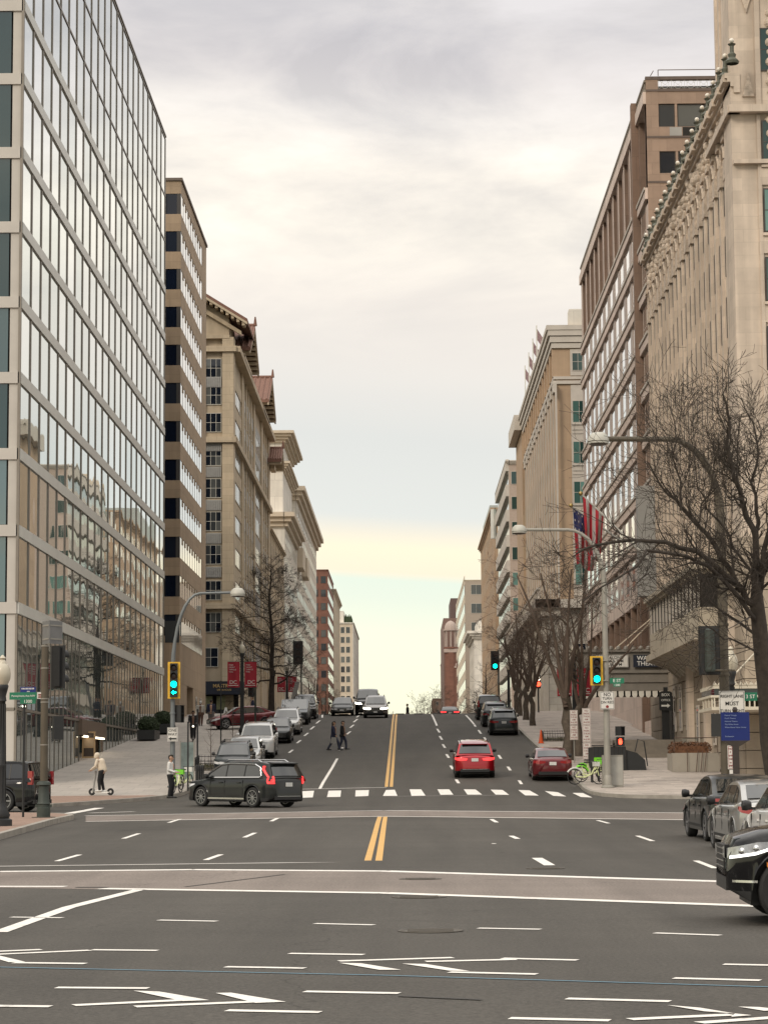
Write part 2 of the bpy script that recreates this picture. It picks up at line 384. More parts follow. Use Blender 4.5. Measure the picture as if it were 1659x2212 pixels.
def pavement(name, edge, y0, y1, side, m, h=.15, far=120., kerb=True):
    """raised pavement whose inner edge is edge(Y); side -1 left, +1 right"""
    ys = [y0]+[y for y in np.arange(math.ceil(y0)+0., y1, 1.5) if y > y0+.2 and y < y1-.2]+[y1]
    rows = []
    mb = MB(); kb = MB()
    for y in ys:
        e = edge(y); zt = G(y)+h
        mb.v += [(e+side*.17, y, zt), (side*far, y, zt)]
        kb.v += [(e, y, G(y)-.02), (e, y, zt+.003), (e+side*.17, y, zt+.003)]
    n = len(ys)
    for i in range(n-1):
        f = (2*i, 2*i+1, 2*i+3, 2*i+2); mb.f.append(f if side > 0 else f[::-1]); mb.m.append(0)
        for k in (0, 1):
            q = (3*i+k, 3*i+k+1, 3*i+3+k+1, 3*i+3+k); kb.f.append(q if side > 0 else q[::-1]); kb.m.append(0)
    # end faces
    for y in (y0, y1):
        e = edge(y); zt = G(y)+h; kb.add([(e, y, G(y)-.02), (side*far, y, G(y)-.02), (side*far, y, zt), (e, y, zt)], [(0, 1, 2, 3)])
    o = mb.build(name, m); o['kind'] = 'structure'
    k = kb.build('kerb', M_kerb); k['kind'] = 'structure'
def edgef(pts, side):
    xs = [p[0] for p in pts]; ys = [p[1] for p in pts]
    return lambda y: float(np.interp(y, ys, xs))
ELN = edgef([(-60, 84), (-30, 87.3), (-18, 90), (-14, 91.3), (-12.5, 93.3), (-10.6, 96.2), (-9.8, 98.4), (-9.5, 101), (-9.4, 104), (-9.4, 900)], -1)
ERN = edgef([(60, 88), (20, 92.3), (11.07, 94.3), (9.0, 95.4), (8.2, 96.6), (7.8, 98.6), (7.7, 101), (7.7, 900)], 1)
pavement('sidewalk', ELN, 84, 200, -1, M_conc); pavement('sidewalk', ERN, 88, 200, 1, M_conc2)
pavement('sidewalk', edgef([(-60, 233.5), (-10.6, 234.5), (-9.4, 237), (-9.4, 900)], -1), 233.5, 900, -1, M_conc, far=60)
pavement('sidewalk', edgef([(60, 233.5), (9, 234.5), (7.7, 237), (7.7, 900)], 1), 233.5, 900, 1, M_conc, far=60)
pavement('traffic_island', edgef([(-60, 45.5), (-14, 47), (-10.2, 49.5), (-9.6, 52), (-9.6, 55.2), (-10.2, 72.0), (-10.8, 74.2), (-13, 76.5), (-60, 79.5)], -1), 45.5, 79.5, -1, M_brickp)
pavement('traffic_island', edgef([(60, 42), (12, 44), (9.6, 47), (9.2, 50), (9.3, 68), (10, 70.5), (12.5, 72.5), (60, 75)], 1), 42, 75, 1, M_conc)
# brick furnishing strip along the E street kerb
for y0, y1 in ((86.5, 98.3),):
    strip('brick_paving', [(y, min(ELN(y)-.3, -9.9)-0, -60) for y in np.arange(y0, y1, .8)], M_brickp, .154)
# pale crossing slab on the island corner
def poly(pts_px, m, z=.010, name='road_marking', parent=None, mbm=None):
    p = [atG(u, v, z) for u, v in pts_px]; mb = mbm or MB(); mb.add(p, [tuple(range(len(p)))])
    return None if mbm else tag(mb.build(name, m, parent, fix=False), kind='structure')
def stripe(mb, a, b, w, z=.010, n=None):
    """ground stripe between two pixels, w metres wide"""
    A, B = atG(*a), atG(*b); d = (B-A).to_2d(); Ln = d.length; q = Vector((-d.y, d.x))/Ln*w/2
    n = n or max(1, int(Ln/2.0)); o = len(mb.v)
    for i in range(n+1):
        p = A.lerp(B, i/n)
        for s_ in (-1, 1): x, y = p.x+q.x*s_, p.y+q.y*s_; mb.v.append((x, y, G(y)+z))
    for i in range(n): mb.f.append((o+2*i, o+2*i+2, o+2*i+3, o+2*i+1)); mb.m.append(0)
def LC(x, y): return (x/2, 1681.2+y/2)
def RC(x, y): return (829.4+x/2, 1681.2+y/2)
K2 = .5604*800/1659
def C2(x, y): return (392.3+x*K2, 1288.9+y*K2)
def C3(x, y): return (840.6+x*K2, 1288.9+y*K2)
# brown crossing bands
def band(up, lo, name):
    n = 14; mb = MB()
    for i in range(n+1):
        for P in (up, lo):
            us = P[0][0]+(P[-1][0]-P[0][0])*i/n; vs = np.interp(us, [p[0] for p in P], [p[1] for p in P])
            q = atG(us, vs, .007); mb.v.append(tuple(q))
    for i in range(n): mb.f.append((2*i, 2*i+1, 2*i+3, 2*i+2)); mb.m.append(0)
    tag(mb.build(name, M_band), kind='structure')
band([(-700, 1905), (-60, 1885), LC(0, 405), LC(830, 397), RC(0, 403), RC(1425, 447), RC(1700, 456)], [(-700, 1938), (-60, 1917), LC(0, 472), LC(830, 487), RC(0, 498), RC(1480, 551), RC(1700, 559)], 'crosswalk')
band([LC(372, 163), LC(1659, 140), RC(0, 137), RC(1480, 152)], [LC(372, 188), LC(1659, 165), RC(0, 165), RC(1480, 183)], 'crosswalk')
mw = MB()
for P, w_ in (([(-700, 1905), (-60, 1885), LC(0, 405), LC(830, 397), RC(0, 403)], .42), ([RC(0, 403), RC(1425, 447), RC(1700, 456)], .42), ([LC(440, 479), LC(1659, 498), RC(1480, 550), RC(1700, 558)], .34), ([(-700, 1937), (-60, 1916), LC(285, 470)], .30),
              ([LC(372, 163), LC(1659, 140), RC(1480, 152)], .34), ([LC(372, 188), LC(1659, 165), RC(1480, 183)], .30), ([(-500, 1880), (-60, 1873), LC(1620, 362)], .16)):
    for a, b in zip(P[:-1], P[1:]): stripe(mw, a, b, w_)
for a, b, w_ in ((LC(0, 668), LC(300, 560), .17), (LC(300, 560), LC(610, 482), .17), (LC(300, 153), LC(440, 127), .4), (LC(390, 151), LC(580, 145), .3)): stripe(mw, a, b, w_)
LD = [(50, 603, 272, 606), (685, 616, 938, 621), (1360, 631, 1616, 637), (400, 745, 683, 748), (60, 801, 372, 805), (975, 819, 1318, 825), (1250, 761, 1572, 766), (245, 909, 642, 912), (-60, 988, 222, 991), (980, 1008, 1385, 1016), (1316, 926, 1725, 934),
      (-40, 753, 180, 744), (-40, 766, 390, 747), (320, 986, 800, 963), (585, 992, 1110, 970)]
RD = [(405, 651, 677, 656), (1167, 672, 1453, 682), (510, 782, 835, 790), (282, 842, 660, 851), (1250, 868, 1625, 878), (1465, 808, 1759, 814), (788, 957, 1235, 969), (542, 1042, 975, 1052), (180, 796, 570, 787), (-195, 794, 298, 779), (1060, 1047, 1500, 1027), (1360, 1062, 1759, 1034)]
for (a, b, c, d) in LD: stripe(mw, LC(a, b), LC(c, d), .13)
for (a, b, c, d) in RD: stripe(mw, RC(a, b), RC(c, d), .13)
for pl in ([LC(578, 917), LC(690, 921), LC(905, 958), LC(790, 962)], [LC(933, 927), LC(1000, 926), LC(1236, 965), LC(1105, 970)], [LC(-60, 765), LC(0, 766), LC(112, 793), LC(40, 794)],
           [RC(78, 800), RC(180, 802), RC(372, 833), RC(285, 831)], [LC(1465, 797), LC(1560, 799), RC(74, 827), RC(-20, 827)], [RC(1222, 979), RC(1365, 991), RC(1515, 1016), RC(1380, 1006)], [RC(1528, 986), RC(1620, 988), RC(1759, 1004), RC(1640, 1004)],
           [RC(1500, 1027), RC(1515, 1016), RC(1587, 1023), RC(1500, 1030)]):
    poly(pl, None, .0105, mbm=mw)
for (x0, y0, x1, y1) in [(730, 193, 778, 178), (1172, 187, 1203, 172), (535, 262, 602, 240), (1057, 257, 1103, 237), (247, 360, 346, 332), (890, 355, 956, 331)]: stripe(mw, LC(x0, y0), LC(x1, y1), .12)
for (x0, y0, x1, y1, w_) in [(463, 178, 487, 192, .12), (548, 250, 577, 263, .13), (660, 346, 715, 378, .2), (922, 183, 970, 196, .12), (1093, 250, 1160, 273, .12), (1346, 358, 1430, 391, .12), (465, 284, 483, 284, .25)]: stripe(mw, RC(x0, y0), RC(x1, y1), w_)
# zebra crossing and street lines up the hill
for q in ([(-25, 1545), (45, 1543), (66, 1592), (-50, 1592)], [(163, 1540), (255, 1540), (290, 1590), (178, 1592)], [(385, 1540), (480, 1540), (512, 1582), (410, 1584)], [(595, 1540), (690, 1541), (742, 1582), (625, 1582)],
          [(810, 1542), (905, 1545), (958, 1584), (850, 1582)], [(1030, 1545), (1120, 1548), (1195, 1590), (1085, 1588)], [(1240, 1552), (1330, 1555), (1415, 1597), (1310, 1592)], [(1440, 1558), (1530, 1562), (1622, 1605), (1530, 1601)]):
    poly([C3(*p) for p in q], None, .0105, mbm=mw)
for q in ([(950, 1556), (1060, 1551), (1050, 1604), (935, 1608)], [(1175, 1551), (1276, 1549), (1270, 1600), (1163, 1602)], [(1392, 1548), (1498, 1546), (1493, 1593), (1388, 1597)], [(730, 1560), (840, 1557), (820, 1610), (700, 1612)]):
    poly([C2(*p) for p in q], None, .0105, mbm=mw)
stripe(mw, C2(700, 1545), C2(1640, 1526), .12); stripe(mw, C3(-40, 1598), C3(900, 1588), .05)
for (x, y) in [(875, 1237), (938, 1160), (997, 1102), (1046, 1050), (1092, 1002), (1275, 1218), (1335, 1090), (1362, 1037), (1390, 992), (1415, 953)]: stripe(mw, C2(x-15, y+12), C2(x+15, y-12), .14)
stripe(mw, C2(1105, 1538), C2(1245, 1295), .14); stripe(mw, C2(1125, 968), C2(1150, 940), .14)
for (x, y) in [(545, 1478), (500, 1367), (467, 1275), (437, 1195), (413, 1130), (393, 1072), (1047, 1485), (957, 1375), (883, 1282), (723, 1082), (768, 1140)]: stripe(mw, C3(x-10, y-15), C3(x+10, y+15), .14)
stripe(mw, C3(380, 1032), C3(340, 942), .14); stripe(mw, C3(690, 1040), C3(612, 948), .14)
for i in range(11):   # far crossing at the crest
    y = 193.6; x = -8.6+i*1.55; mw.box(x, x+.75, y-1.0, y+2.6, G(y)+.0, G(y)+.02)
tag(mw.build('road_markings', M_white), kind='structure')
my = MB()
for a, b in ((LC(1641, 167), LC(1588, 361)), (LC(1665, 167), LC(1636, 361))): stripe(my, a, b, .13)
O5 = lambda x, y: (644.5+x*.20269, 1401+y*.20269)
stripe(my, O5(938, 1475), O5(1016, 702), .15, n=40); stripe(my, O5(990, 1475), O5(1047, 702), .15, n=40)
tag(my.build('road_markings', M_yel), kind='structure')
mbl = MB(); stripe(mbl, (-900, 2085), (-60, 2090), .045, n=8); stripe(mbl, (-60, 2090), (830, 2109), .045, n=8); stripe(mbl, (830, 2109), (2500, 2160), .045, n=12); tag(mbl.build('road_markings', M_blue), kind='structure')
# manholes, patches and sealed joints
M_iron = mat('cast_iron', (.085, .075, .062), .7, .2, 9, metal=.0)
def manhole(u, v, r, label):
    p = atG(u, v, .006); mb = MB(); mb.lathe([(1e-3, .006), (r*.82, .006), (r*.84, .002), (r*.9, .002), (r*.92, .008), (r, .008), (r, 0)], (0, 0, 0), 28)
    for k in range(7): mb.box(-r*.7, r*.7, -r*.6+k*r*.2-.015, -r*.6+k*r*.2+.015, .006, .012)
    o = mb.build('manhole_cover', M_iron, loc=p); tag(o, label, 'manhole cover', 'manhole covers in the road')
manhole(930, 2011, .34, 'round iron manhole cover in the asphalt just below the near brown crosswalk')
manhole(908, 1899, .33, 'manhole cover set in the near brown crosswalk band')
manhole(905, 1938, .36, 'manhole cover touching the lower white line of the near crosswalk')
manhole(1178, 1876, .33, 'manhole cover beside the thick lane dash right of the yellow lines')
M_patch = mat('tar_patch', (.045, .042, .038), .8, .2, 2)
mp_ = MB()
for a, b, w_ in ((LC(515, 226), LC(730, 220), .10), (LC(330, 474), LC(470, 474), .18), (LC(800, 472), LC(1230, 418), .06), (RC(60, 946), RC(420, 962), .06), (RC(520, 246), RC(630, 247), .05)): stripe(mp_, a, b, w_, .012)
tag(mp_.build('road_patch', M_patch), kind='structure')

# ------------------------------------------------------------------ buildings
XL, XR = -17.5, 16.0
M_fin = mat('bronze_mullion', (.23, .205, .175), .45, .08, metal=.3)
M_alu = mat('pale_spandrel', (.60, .60, .56), .45, .06, .8)
M_alu2 = mat('warm_spandrel', (.50, .47, .43), .6, .06, .8)
M_g1 = glass('curtain_glass', (.64, .71, .69), (.90, .94, .92), 2.6, .30, .012, .16, metal=.88)
M_g1l = glass('shaded_curtain_glass', (.22, .27, .26), (.38, .43, .42), 2.0, .34, .015, .2, metal=.75)  # darker copy of the curtain glass; lower floors' shaded reflections put into its colour
M_g1s = glass('green_glass', (.02, .05, .055), (.13, .20, .22), 1.8, .03)
M_gd = glass('dark_window_glass', (.010, .014, .022), (.11, .115, .11), 1.6, .04)
M_gw = glass('street_window_glass', (.80, .80, .78), (.95, .95, .93), 2.4, .05, .03, metal=.85)
M_gg = glass('green_window_glass', (.02, .05, .045), (.13, .25, .22), 1.6, .03)
M_frm = mat('window_frame', (.52, .50, .44), .5, .05); M_frd = mat('dark_window_frame', (.05, .045, .04), .5, .05)
M_tan = mat('tan_stone', (.40, .30, .205), .85, .09, .5, .1, joints=(3.05, 1.52, .02), joint_dark=.78, streak=.08)
M_cream = mat('cream_stone', (.50, .41, .295), .85, .09, .6, .1, joints=(1.6, .8, .02), joint_dark=.74, streak=.08)
M_cream2 = mat('grey_cream_stone', (.43, .355, .26), .85, .10, .6, .1, streak=.1)
M_panel = mat('grey_panel', (.33, .325, .31), .7, .08, 1.0)
M_whst = mat('white_stone', (.72, .68, .61), .8, .08, .6, .1, joints=(3.2, 2.4, .03), joint_dark=.7, streak=.06)
M_whcor = mat('buff_cornice', (.54, .46, .36), .8, .08, .6)
M_red = mat('red_brick', (.19, .088, .062), .85, .12, .8, .1, joints=(1.5, .5, .02), joint_dark=.85)
M_pink = mat('pink_granite', (.66, .54, .47), .8, .09, .9, .1, joints=(1.55, 1.6, .02), joint_dark=.82, streak=.10)
M_brn = mat('brown_granite', (.25, .165, .12), .75, .12, .9, .1, joints=(2.2, 1.6, .02), joint_dark=.75, streak=.12)
M_ochre = mat('ochre_stone', (.44, .315, .21), .85, .07, .6, .1, joints=(4, 2.1, .012), joint_dark=.85, streak=.06)
M_trim = mat('pale_trim_stone', (.50, .455, .40), .8, .08, 1.0, .1)
M_orn = mat('buff_terracotta', (.63, .53, .435), .85, .12, .8, .2, joints=(1.4, .62, .012), joint_dark=.84, streak=.16)
M_orn2 = mat('carved_terracotta', (.57, .475, .385), .9, .28, 5.0, .9, streak=.15)
M_tile = mat('clay_roof_tiles', (.185, .098, .072), .85, .22, 4, .3)
M_slate = mat('roof_surface', (.16, .15, .14), .9, .1)
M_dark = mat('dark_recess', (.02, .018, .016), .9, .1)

def shell(root, x0, x1, y0, y1, z1, m, name='wall', z0=None, bev=None):
    z0 = G(y0)-4 if z0 is None else z0
    mb = MB(); mb.box(x0, x1, y0, y1, z0, z1); return mb.build(name, m, root)
def frange(a, n, d): return [a+i*d for i in range(n)]

# ---- 1 glass office block, left corner
def glass_block():
    y0, y1, zt = 104.2, 167.5, 49.1; n = 22; d = (y1-y0)/n; X = XL
    r = thing('glass_office_building', 'tall glass curtain wall office block with pale floor bands at the left corner', 'building', (X-15, (y0+y1)/2, G(y0)))
    def P(o): o.location = (-(X-15), -(y0+y1)/2, -G(y0)); return o
    mb = MB(); mb.box(X-38, X-.12, y0+.12, 124.6, G(y0)-3, zt); mb.box(X-38, X-.12, 133.8, y1-.05, G(y0)-3, zt); mb.box(X-38, X-.12, 124.6, 133.8, 5.4, zt); mb.box(X-38, X-3.2, 124.6, 133.8, -3, 5.4)
    P(mb.build('wall', M_dark, r))
    Fs = Fac('L', X); Ss = Fac('S', y0)
    Zs = [.9, 4.95, 9.72]+[9.7+3.51*k for k in range(1, 9)]+[41.3, 44.7, 49.1]
    fl = MB(); thin = MB()
    for k in range(0, 9):
        z = 9.7+3.51*k; Fs.box(fl, y0, y1+.0, -.1, .10, z-.52, z); Ss.box(thin, X-30, X-.0, -.1, .10, z-.52, z)
    P(fl.build('floor_band', M_alu, r)); P(thin.build('floor_band', M_alu2, r))
    tb = MB()
    for z in (4.95, 41.3, 44.7, 49.05): Fs.box(tb, y0, y1, -.1, .06, z-.12, z+.0); Ss.box(tb, X-30, X, -.1, .06, z-.12, z)
    Fs.box(tb, y0, y1, -.1, .12, zt-.02, zt+.10); [P(q) for q in build_each(tb, 'transom', M_fin, r)]
    fins = MB()
    for i in range(n+1):
        y = y0+i*d
        Fs.box(fins, y-.10, y+.10, -.05, .065, 9.72, zt-.13)
        if not 125 < y < 133: Fs.box(fins, y-.06, y-.02, -.05, .05, G(y)-.3, 9.16); Fs.box(fins, y+.06, y+.02, -.05, .05, G(y)-.3, 9.16)
        if 0 < i: 
            for q in (1/3., 2/3.) if False else (.5,):
                yy = y-d*q
                if not 124 < yy < 134.5: Fs.box(fins, yy-.03, yy+.03, -.05, .045, G(yy)-.3, 9.16)
    P(fins.build('mullions', M_fin, r))
    cp = MB(); cp.box(X-.45, X+.02, y0-.02, y0+.32, G(y0)-1, zt); P(cp.build('corner_post', M_alu2, r))
    # panes
    lo = [(4.95-.12, .0), (9.72-.64, 4.95)]
    used = [0]; rows = [(G(y0)-.5, 4.82), (4.95, 9.18)]+[(9.7+3.51*k, 9.7+3.51*(k+1)-.52) for k in range(8)]+[(37.78, 41.17), (41.3, 44.57), (44.7, 48.92)]
    cache = {}
    spots = {}
    for i in range(n):
        for j, (a, b) in enumerate(rows):
            y = y0+(i+.5)*d
            if j == 0:
                if 124 < y < 134: continue
                a = G(y)-.3; key = ('g', i); h = 4.82-a
            else: key = ('s', j > 1 and j < 10); key = (round(b-a, 2),); h = b-a
            spots.setdefault(key, [h, []])[1].append((y, a))
    for key, (h, sp) in sorted(spots.items(), key=lambda q: str(q[0])):
        mbp = MB(); f0 = Fac('L', 0); f0.box(mbp, -d/2+.06, d/2-.06, -.06, .02, .02, h-.02); me = mbp.data('glass_pane', [M_g1 if sp[0][1] > 9.5 else M_g1l])
        for q in range(0): pass
        cap = 100 if used[0] < 100 else 0
        c0 = len(r.children)
        Fs.place(r, me, sp, 0, 'glass_pane', cap=100, used=used)
    for c in r.children:
        if c.name.startswith('glass_pane') or c.name.startswith('far_windows'): c.location = (c.location.x-(X-15), c.location.y-(y0+y1)/2, c.location.z-G(y0))
    sp = MB()
    for (a, b) in rows:
        for k in range(8):
            u1 = X-.45-k*3.6; Ss.box(sp, u1-3.5, u1-.08, -.06, .02, max(a, .2)+.02, b-.02)
    P(sp.build('corner_windows', M_g1s, r))
    # entrance recess: bronze frame, lit soffit strip, door and stone side wall
    en = MB(); Fs.box(en, 124.2, 134.2, -.1, .22, 4.1, 4.93); Fs.box(en, 124.2, 124.6, -3.1, .02, .5, 4.1); Fs.box(en, 133.7, 134.2, -3.1, .05, .8, 4.1); Fs.box(en, 133.4, 133.7, -.45, .05, .8, 4.05); Fs.box(en, 124.6, 133.7, -3.1, .2, 4.02, 4.1)
    P(en.build('entrance_frame', mat('bronze_cladding', (.16, .115, .085), .5, .1, metal=.4), r))
    sl = MB(); Fs.box(sl, 125.0, 133.4, .10, .235, 4.0, 4.09); P(sl.build('entrance_light', emit('warm_strip_light', (1, .85, .62), 4), r))
    dr = MB(); Fs.box(dr, 133.4, 133.66, -2.9, -1.06, G(126)+.1, 4.0); Fs.box(dr, 126.2, 127.6, -3.0, -2.9, G(126)+.1, 3.6); Fs.box(dr, 128.2, 129.6, -3.0, -2.9, G(126)+.1, 3.6); P(dr.build('door', M_g1s, r))
    wl_ = MB(); Fs.box(wl_, 133.4, 133.68, -1.05, -.46, G(126), 4.0); P(wl_.build('entrance_wall', mat('travertine', (.36, .26, .17), .6, .2, 2), r))
    # shop lettering on the corner glass
    for s_, z, c in (('CE', 3.35, (.8, .85, .85)), ('15', 1.75, (.7, .75, .8))):
        text(s_, .42, mat('white_vinyl', (.75, .78, .78), .6, 0), r, (X-.95-(X-15), y0-.05-(y0+y1)/2, z-G(y0)), ext=.01)
    return r
glass_block()

def gen_root(name, label, side, y0, y1):
    X = XL if side == 'L' else XR
    r = thing(name, label, 'building', ((X-12 if side == 'L' else X+12), (y0+y1)/2, G(y0))); r['_o'] = 1
    return r
def settle(r):
    """children were built in world coordinates: move them into the root's frame"""
    del r['_o']
    L = r.location
    for c in r.children: c.location = c.location-L
def windows_south(r, YP, us, zs, w, h, mats, nx=2, nz=2, o=.04, used=None, fr=.06):
    f = Fac('S', YP); me = f.win(w, h, nx, nz, fr, mats); return f.place(r, me, [(u, z) for u in us for z in zs], o, used=used)

# ---- 2 tan block with black window bands
def tan_block():
    y0, y1, zt, X = 180.0, 203.4, 49.1, XL
    r = gen_root('tan_office_building', 'tan stone office block with dark corner windows and long window bands beside the glass block', 'L', y0, y1)
    F_ = Fac('L', X); Sf = Fac('S', y0)
    mb = MB(); mb.box(X-30, X-.9, y0+.9, y1, G(y0)-3, zt-.01); mb.build('core', M_dark, r)
    wallm = MB(); cap = MB()
    tops = [48.05-3.05*k for k in range(12)]; h = 1.66
    zz = zt
    for t in tops+[None]:
        lo = t if t is not None else zz-2.4
        wallm.box(X-30, X, y0, y1, lo, zz)
        if t is None: zz = lo; break
        zz = t-h
    # end pier and back strip in line with the windows
    for t in tops:
        wallm.box(X-.9, X, 199.4, y1, t-h, t); wallm.box(X-30, X-1.25, y0, y0+.25, t-h, t)
    wallm.box(X-30, X, y0, y1, 9.2, zz); wallm.build('wall', M_tan, r)
    base = MB(); base.box(X-30, X-.0, y0, 186, 2, 9.19); base.box(X-30, X, 191.5, y1, 2, 9.19); base.box(X-30, X-1.5, 186, 191.5, 2, 9.19); base.build('base_wall', M_tan, r)
    cop = MB(); cop.box(X-30, X+.12, y0-.12, y1+.1, zt, zt+.22); cop.build('coping', mat('bronze_coping', (.13, .10, .08), .6, .1), r)
    # corner windows (south) and facade strips
    me = MB(); f0 = Fac('S', 0); f0.box(me, -.55, .56, -.3, .0, .0, h); f0.box(me, -.60, -.55, -.3, .03, 0, h); m1 = me.data('window', [glass('corner_window_glass', (.006, .010, .022), (.02, .026, .04), 1.5)])
    for t in tops: link('window', m1, r, (X-.57, y0+.06, t-h))
    st = MB(); f0 = Fac('L', 0); nb = 9
    for k in range(nb):
        a = .05+k*(19.3/nb); f0.box(st, a+.03, a+19.3/nb-.03, -.3, 0, .02, h-.02, 0); f0.box(st, a-.035, a+.035, -.3, .015, 0, h, 1)
        if k: f0.box(st, a-.22, a+.22, .0, .05, h*.72, h, 2)
    m2 = st.data('window_band', [M_gw, M_frd, M_tan])
    for t in tops: link('window_band', m2, r, (X-.03, y0, t-h))
    lowf = MB(); F_.box(lowf, 181, 199.5, -.5, .02, 12.3, 14.0); lowf.build('window_band', M_gd, r)
    lw = MB(); Sf.box(lw, X-1.15, X-.05, -.2, .02, 12.3, 14.0); lw.build('window', M_gd, r)
    ar = MB(); F_.box(ar, 193.5, 195.3, -.5, .02, 6.5, 8.6); F_.box(ar, 197.5, 199.5, -.5, .02, 6.5, 8.6); F_.box(ar, 186, 191.5, -1.49, -1.4, 4.6, 8.0); ar.build('arcade_openings', M_gd, r)
    settle(r)
tan_block()

# ---- 3 cream corner block with clay tile gables
def gable_block():
    y0, y1, X = 234.0, 297.5, XL
    r = gen_root('gabled_corner_building', 'cream stone corner building with red tile gables and wide bracketed eaves', 'L', y0, y1)
    F_ = Fac('L', X); Sf = Fac('S', y0)
    zt = 45.6
    SL = [13.0, 16.5, 19.9, 23.4, 26.8, 30.2, 33.66, 37.06, 40.2]
    mb = MB(); mb.box(X-25, X, y0, y1, 3, zt); mb.build('wall', M_cream2, r)
    # corner pavilion piers
    pv = MB()
    for (a, b) in ((234.0, 236.0), (246.5, 248.3), (266, 268), (280, 282), (294.5, 297.5)): F_.box(pv, a, b, 0, .22, 5, zt+1.2)
    Sf.box(pv, X-.95, X+.21, -.0, .35, 4, zt+1.19); Sf.box(pv, X-25, X-2.75, 0, .35, 4, zt+1.2); pv.build('corner_piers', M_cream, r)
    bays = MB()
    for a in (249.5, 253.5, 257.5, 261.5, 283, 286.7, 290.4): F_.box(bays, a, a+.9, 0, .16, 14, zt)
    for z in SL[1:]+[43.3]: F_.box(bays, 236.0, 246.5, 0, .12, z-1.35, z-.05)
    bays.build('pilasters', M_cream, r)
    sp = MB()
    for z in SL[1:]+[43.3]: F_.box(sp, 248.3, 266, 0, .07, z-1.4, z-.05); F_.box(sp, 268, 280, 0, .07, z-1.3, z-.05); F_.box(sp, 282, 294.5, 0, .07, z-1.4, z-.05)
    sp.build('spandrels', M_panel, r)
    co = MB()
    for z, o in ((19.2, .5), (36.2, .55), (zt, .9)):
        F_.box(co, y0-.3, y1+.3, -.1, o, z-.35, z+.25); Sf.box(co, X-25, X+.48, -.1, .6, z-.34, z+.24)
    co.build('cornice', M_cream, r)
    # south windows with ribbed panels
    used = windows_south(r, y0, [X-1.87], [43.0-.4, 39.8, 37.06-.1]+[33.5, 30.2, 26.8, 23.4, 19.75, 16.5], 1.66, 2.0, [M_frm, M_gd], 3, 2, .06)
    windows_south(r, y0, [X-2.1], [13.0], 1.5, 1.95, [M_frm, M_gd], 2, 2, .06)
    rib = MB()
    for z in (32.3, 28.9, 25.5, 22.05, 35.0, 41.6):
        Sf.box(rib, X-2.7, X-1.05, 0, .12, z, z+1.1)
        for k in range(9): Sf.box(rib, X-2.66+k*.19, X-2.58+k*.19, .121, .2, z+.05, z+1.05)
    rib.build('ribbed_panels', M_panel, r)
    me = F_.win(2.9, 2.0, 3, 1, .08, [M_frm, M_gw])
    sp_ = [(u, z+.3) for z in SL[1:] for u in (238.0, 241.2, 244.4, 251.6, 255.4, 259.5, 263.8, 270, 274, 278, 284.9, 288.6, 292.2)]
    F_.place(r, me, sp_, .03)
    # gabled roofs: ridge runs back from the street, pediment faces it
    def gable(yc, hw, zb, zr, xo, name='gable_roof', back=14):
        mb = MB(); t = .35
        for s_ in (-1, 1):
            a = (yc, zr); b = (yc+s_*(hw+1.6), zb-.45)
            mb.prism([(a[0], a[1]), (b[0], b[1]), (b[0], b[1]+t), (a[0], a[1]+t)], X-back, X+xo, 'x')
            for k in range(26):   # tile rolls
                x = X-back+(back+xo)*(k+.5)/26; mb.tube([(x, a[0], a[1]+t), (x, b[0], b[1]+t)], .13, 5)
        mb.tube([(X-back, yc, zr+t+.05), (X+xo, yc, zr+t+.05)], .22, 6); mb.tube([(X+xo, yc, zr+t), (X+xo, yc, zr+t+1.0)], [.22, .08], 6)
        o = mb.build(name, M_tile, r)
        pe = MB(); pe.prism([(yc-hw, zb-.5), (yc+hw, zb-.5), (yc, zr-.15)], X-back, X+.35, 'x'); pe.build('gable_wall', M_cream2, r)
        fr = MB()
        for s_ in (-1, 1):
            for k in range(9):
                q = (k+.5)/9; y = yc+s_*(hw+1.4)*q; z = zr+(zb-.45-zr)*q; fr.box(X+.3, X+xo-.1, y-.14, y+.14, z-.42, z-.05)
            fr.prism([(yc, zr-.02), (yc+s_*(hw+1.6), zb-.47), (yc+s_*(hw+1.6), zb-.75), (yc, zr-.35)], X+xo-.2, X+xo-.02, 'x')
        fr.box(X+.3, X+.9, yc-hw, yc+hw, zb-1.2, zb-.6)
        fr.build('eaves_brackets', M_cream, o)
    gable(246.5, 5.6, 46.9, 50.1, 1.6); gable(279.5, 6.0, 46.7, 50.2, 1.6); gable(297.5, 1.8, 42.6, 44.0, 1.9, back=6)
    bl = MB(); bl.box(X-20, X-.2, 239, 254, zt, 46.9); bl.box(X-20, X-.2, 273, 286, zt, 46.8); bl.build('attic_wall', M_cream2, r)
    # south gable over the corner
    sg = MB(); yc = y0-.6
    apx, ez = X-2.9, 51.0
    for s_ in (-1, 1):
        sg.prism([(apx, ez), (apx+s_*4.6, ez-2.9), (apx+s_*4.6, ez-2.55), (apx, ez+.35)], y0-1.5, y0+9, 'y')
    sg.tube([(apx, y0-1.5, ez+.3), (apx, y0-1.5, ez+1.3)], [.25, .08], 6)
    o = sg.build('corner_gable_roof', M_tile, r)
    sw = MB(); sw.prism([(apx-4, zt+.2), (apx+2.6, zt+.2), (apx+2.6, ez-2.2), (apx, ez-.3), (apx-4, ez-2.7)], y0+.2, y0+8, 'y'); sw.build('gable_wall', M_cream2, r)
    sb = MB()
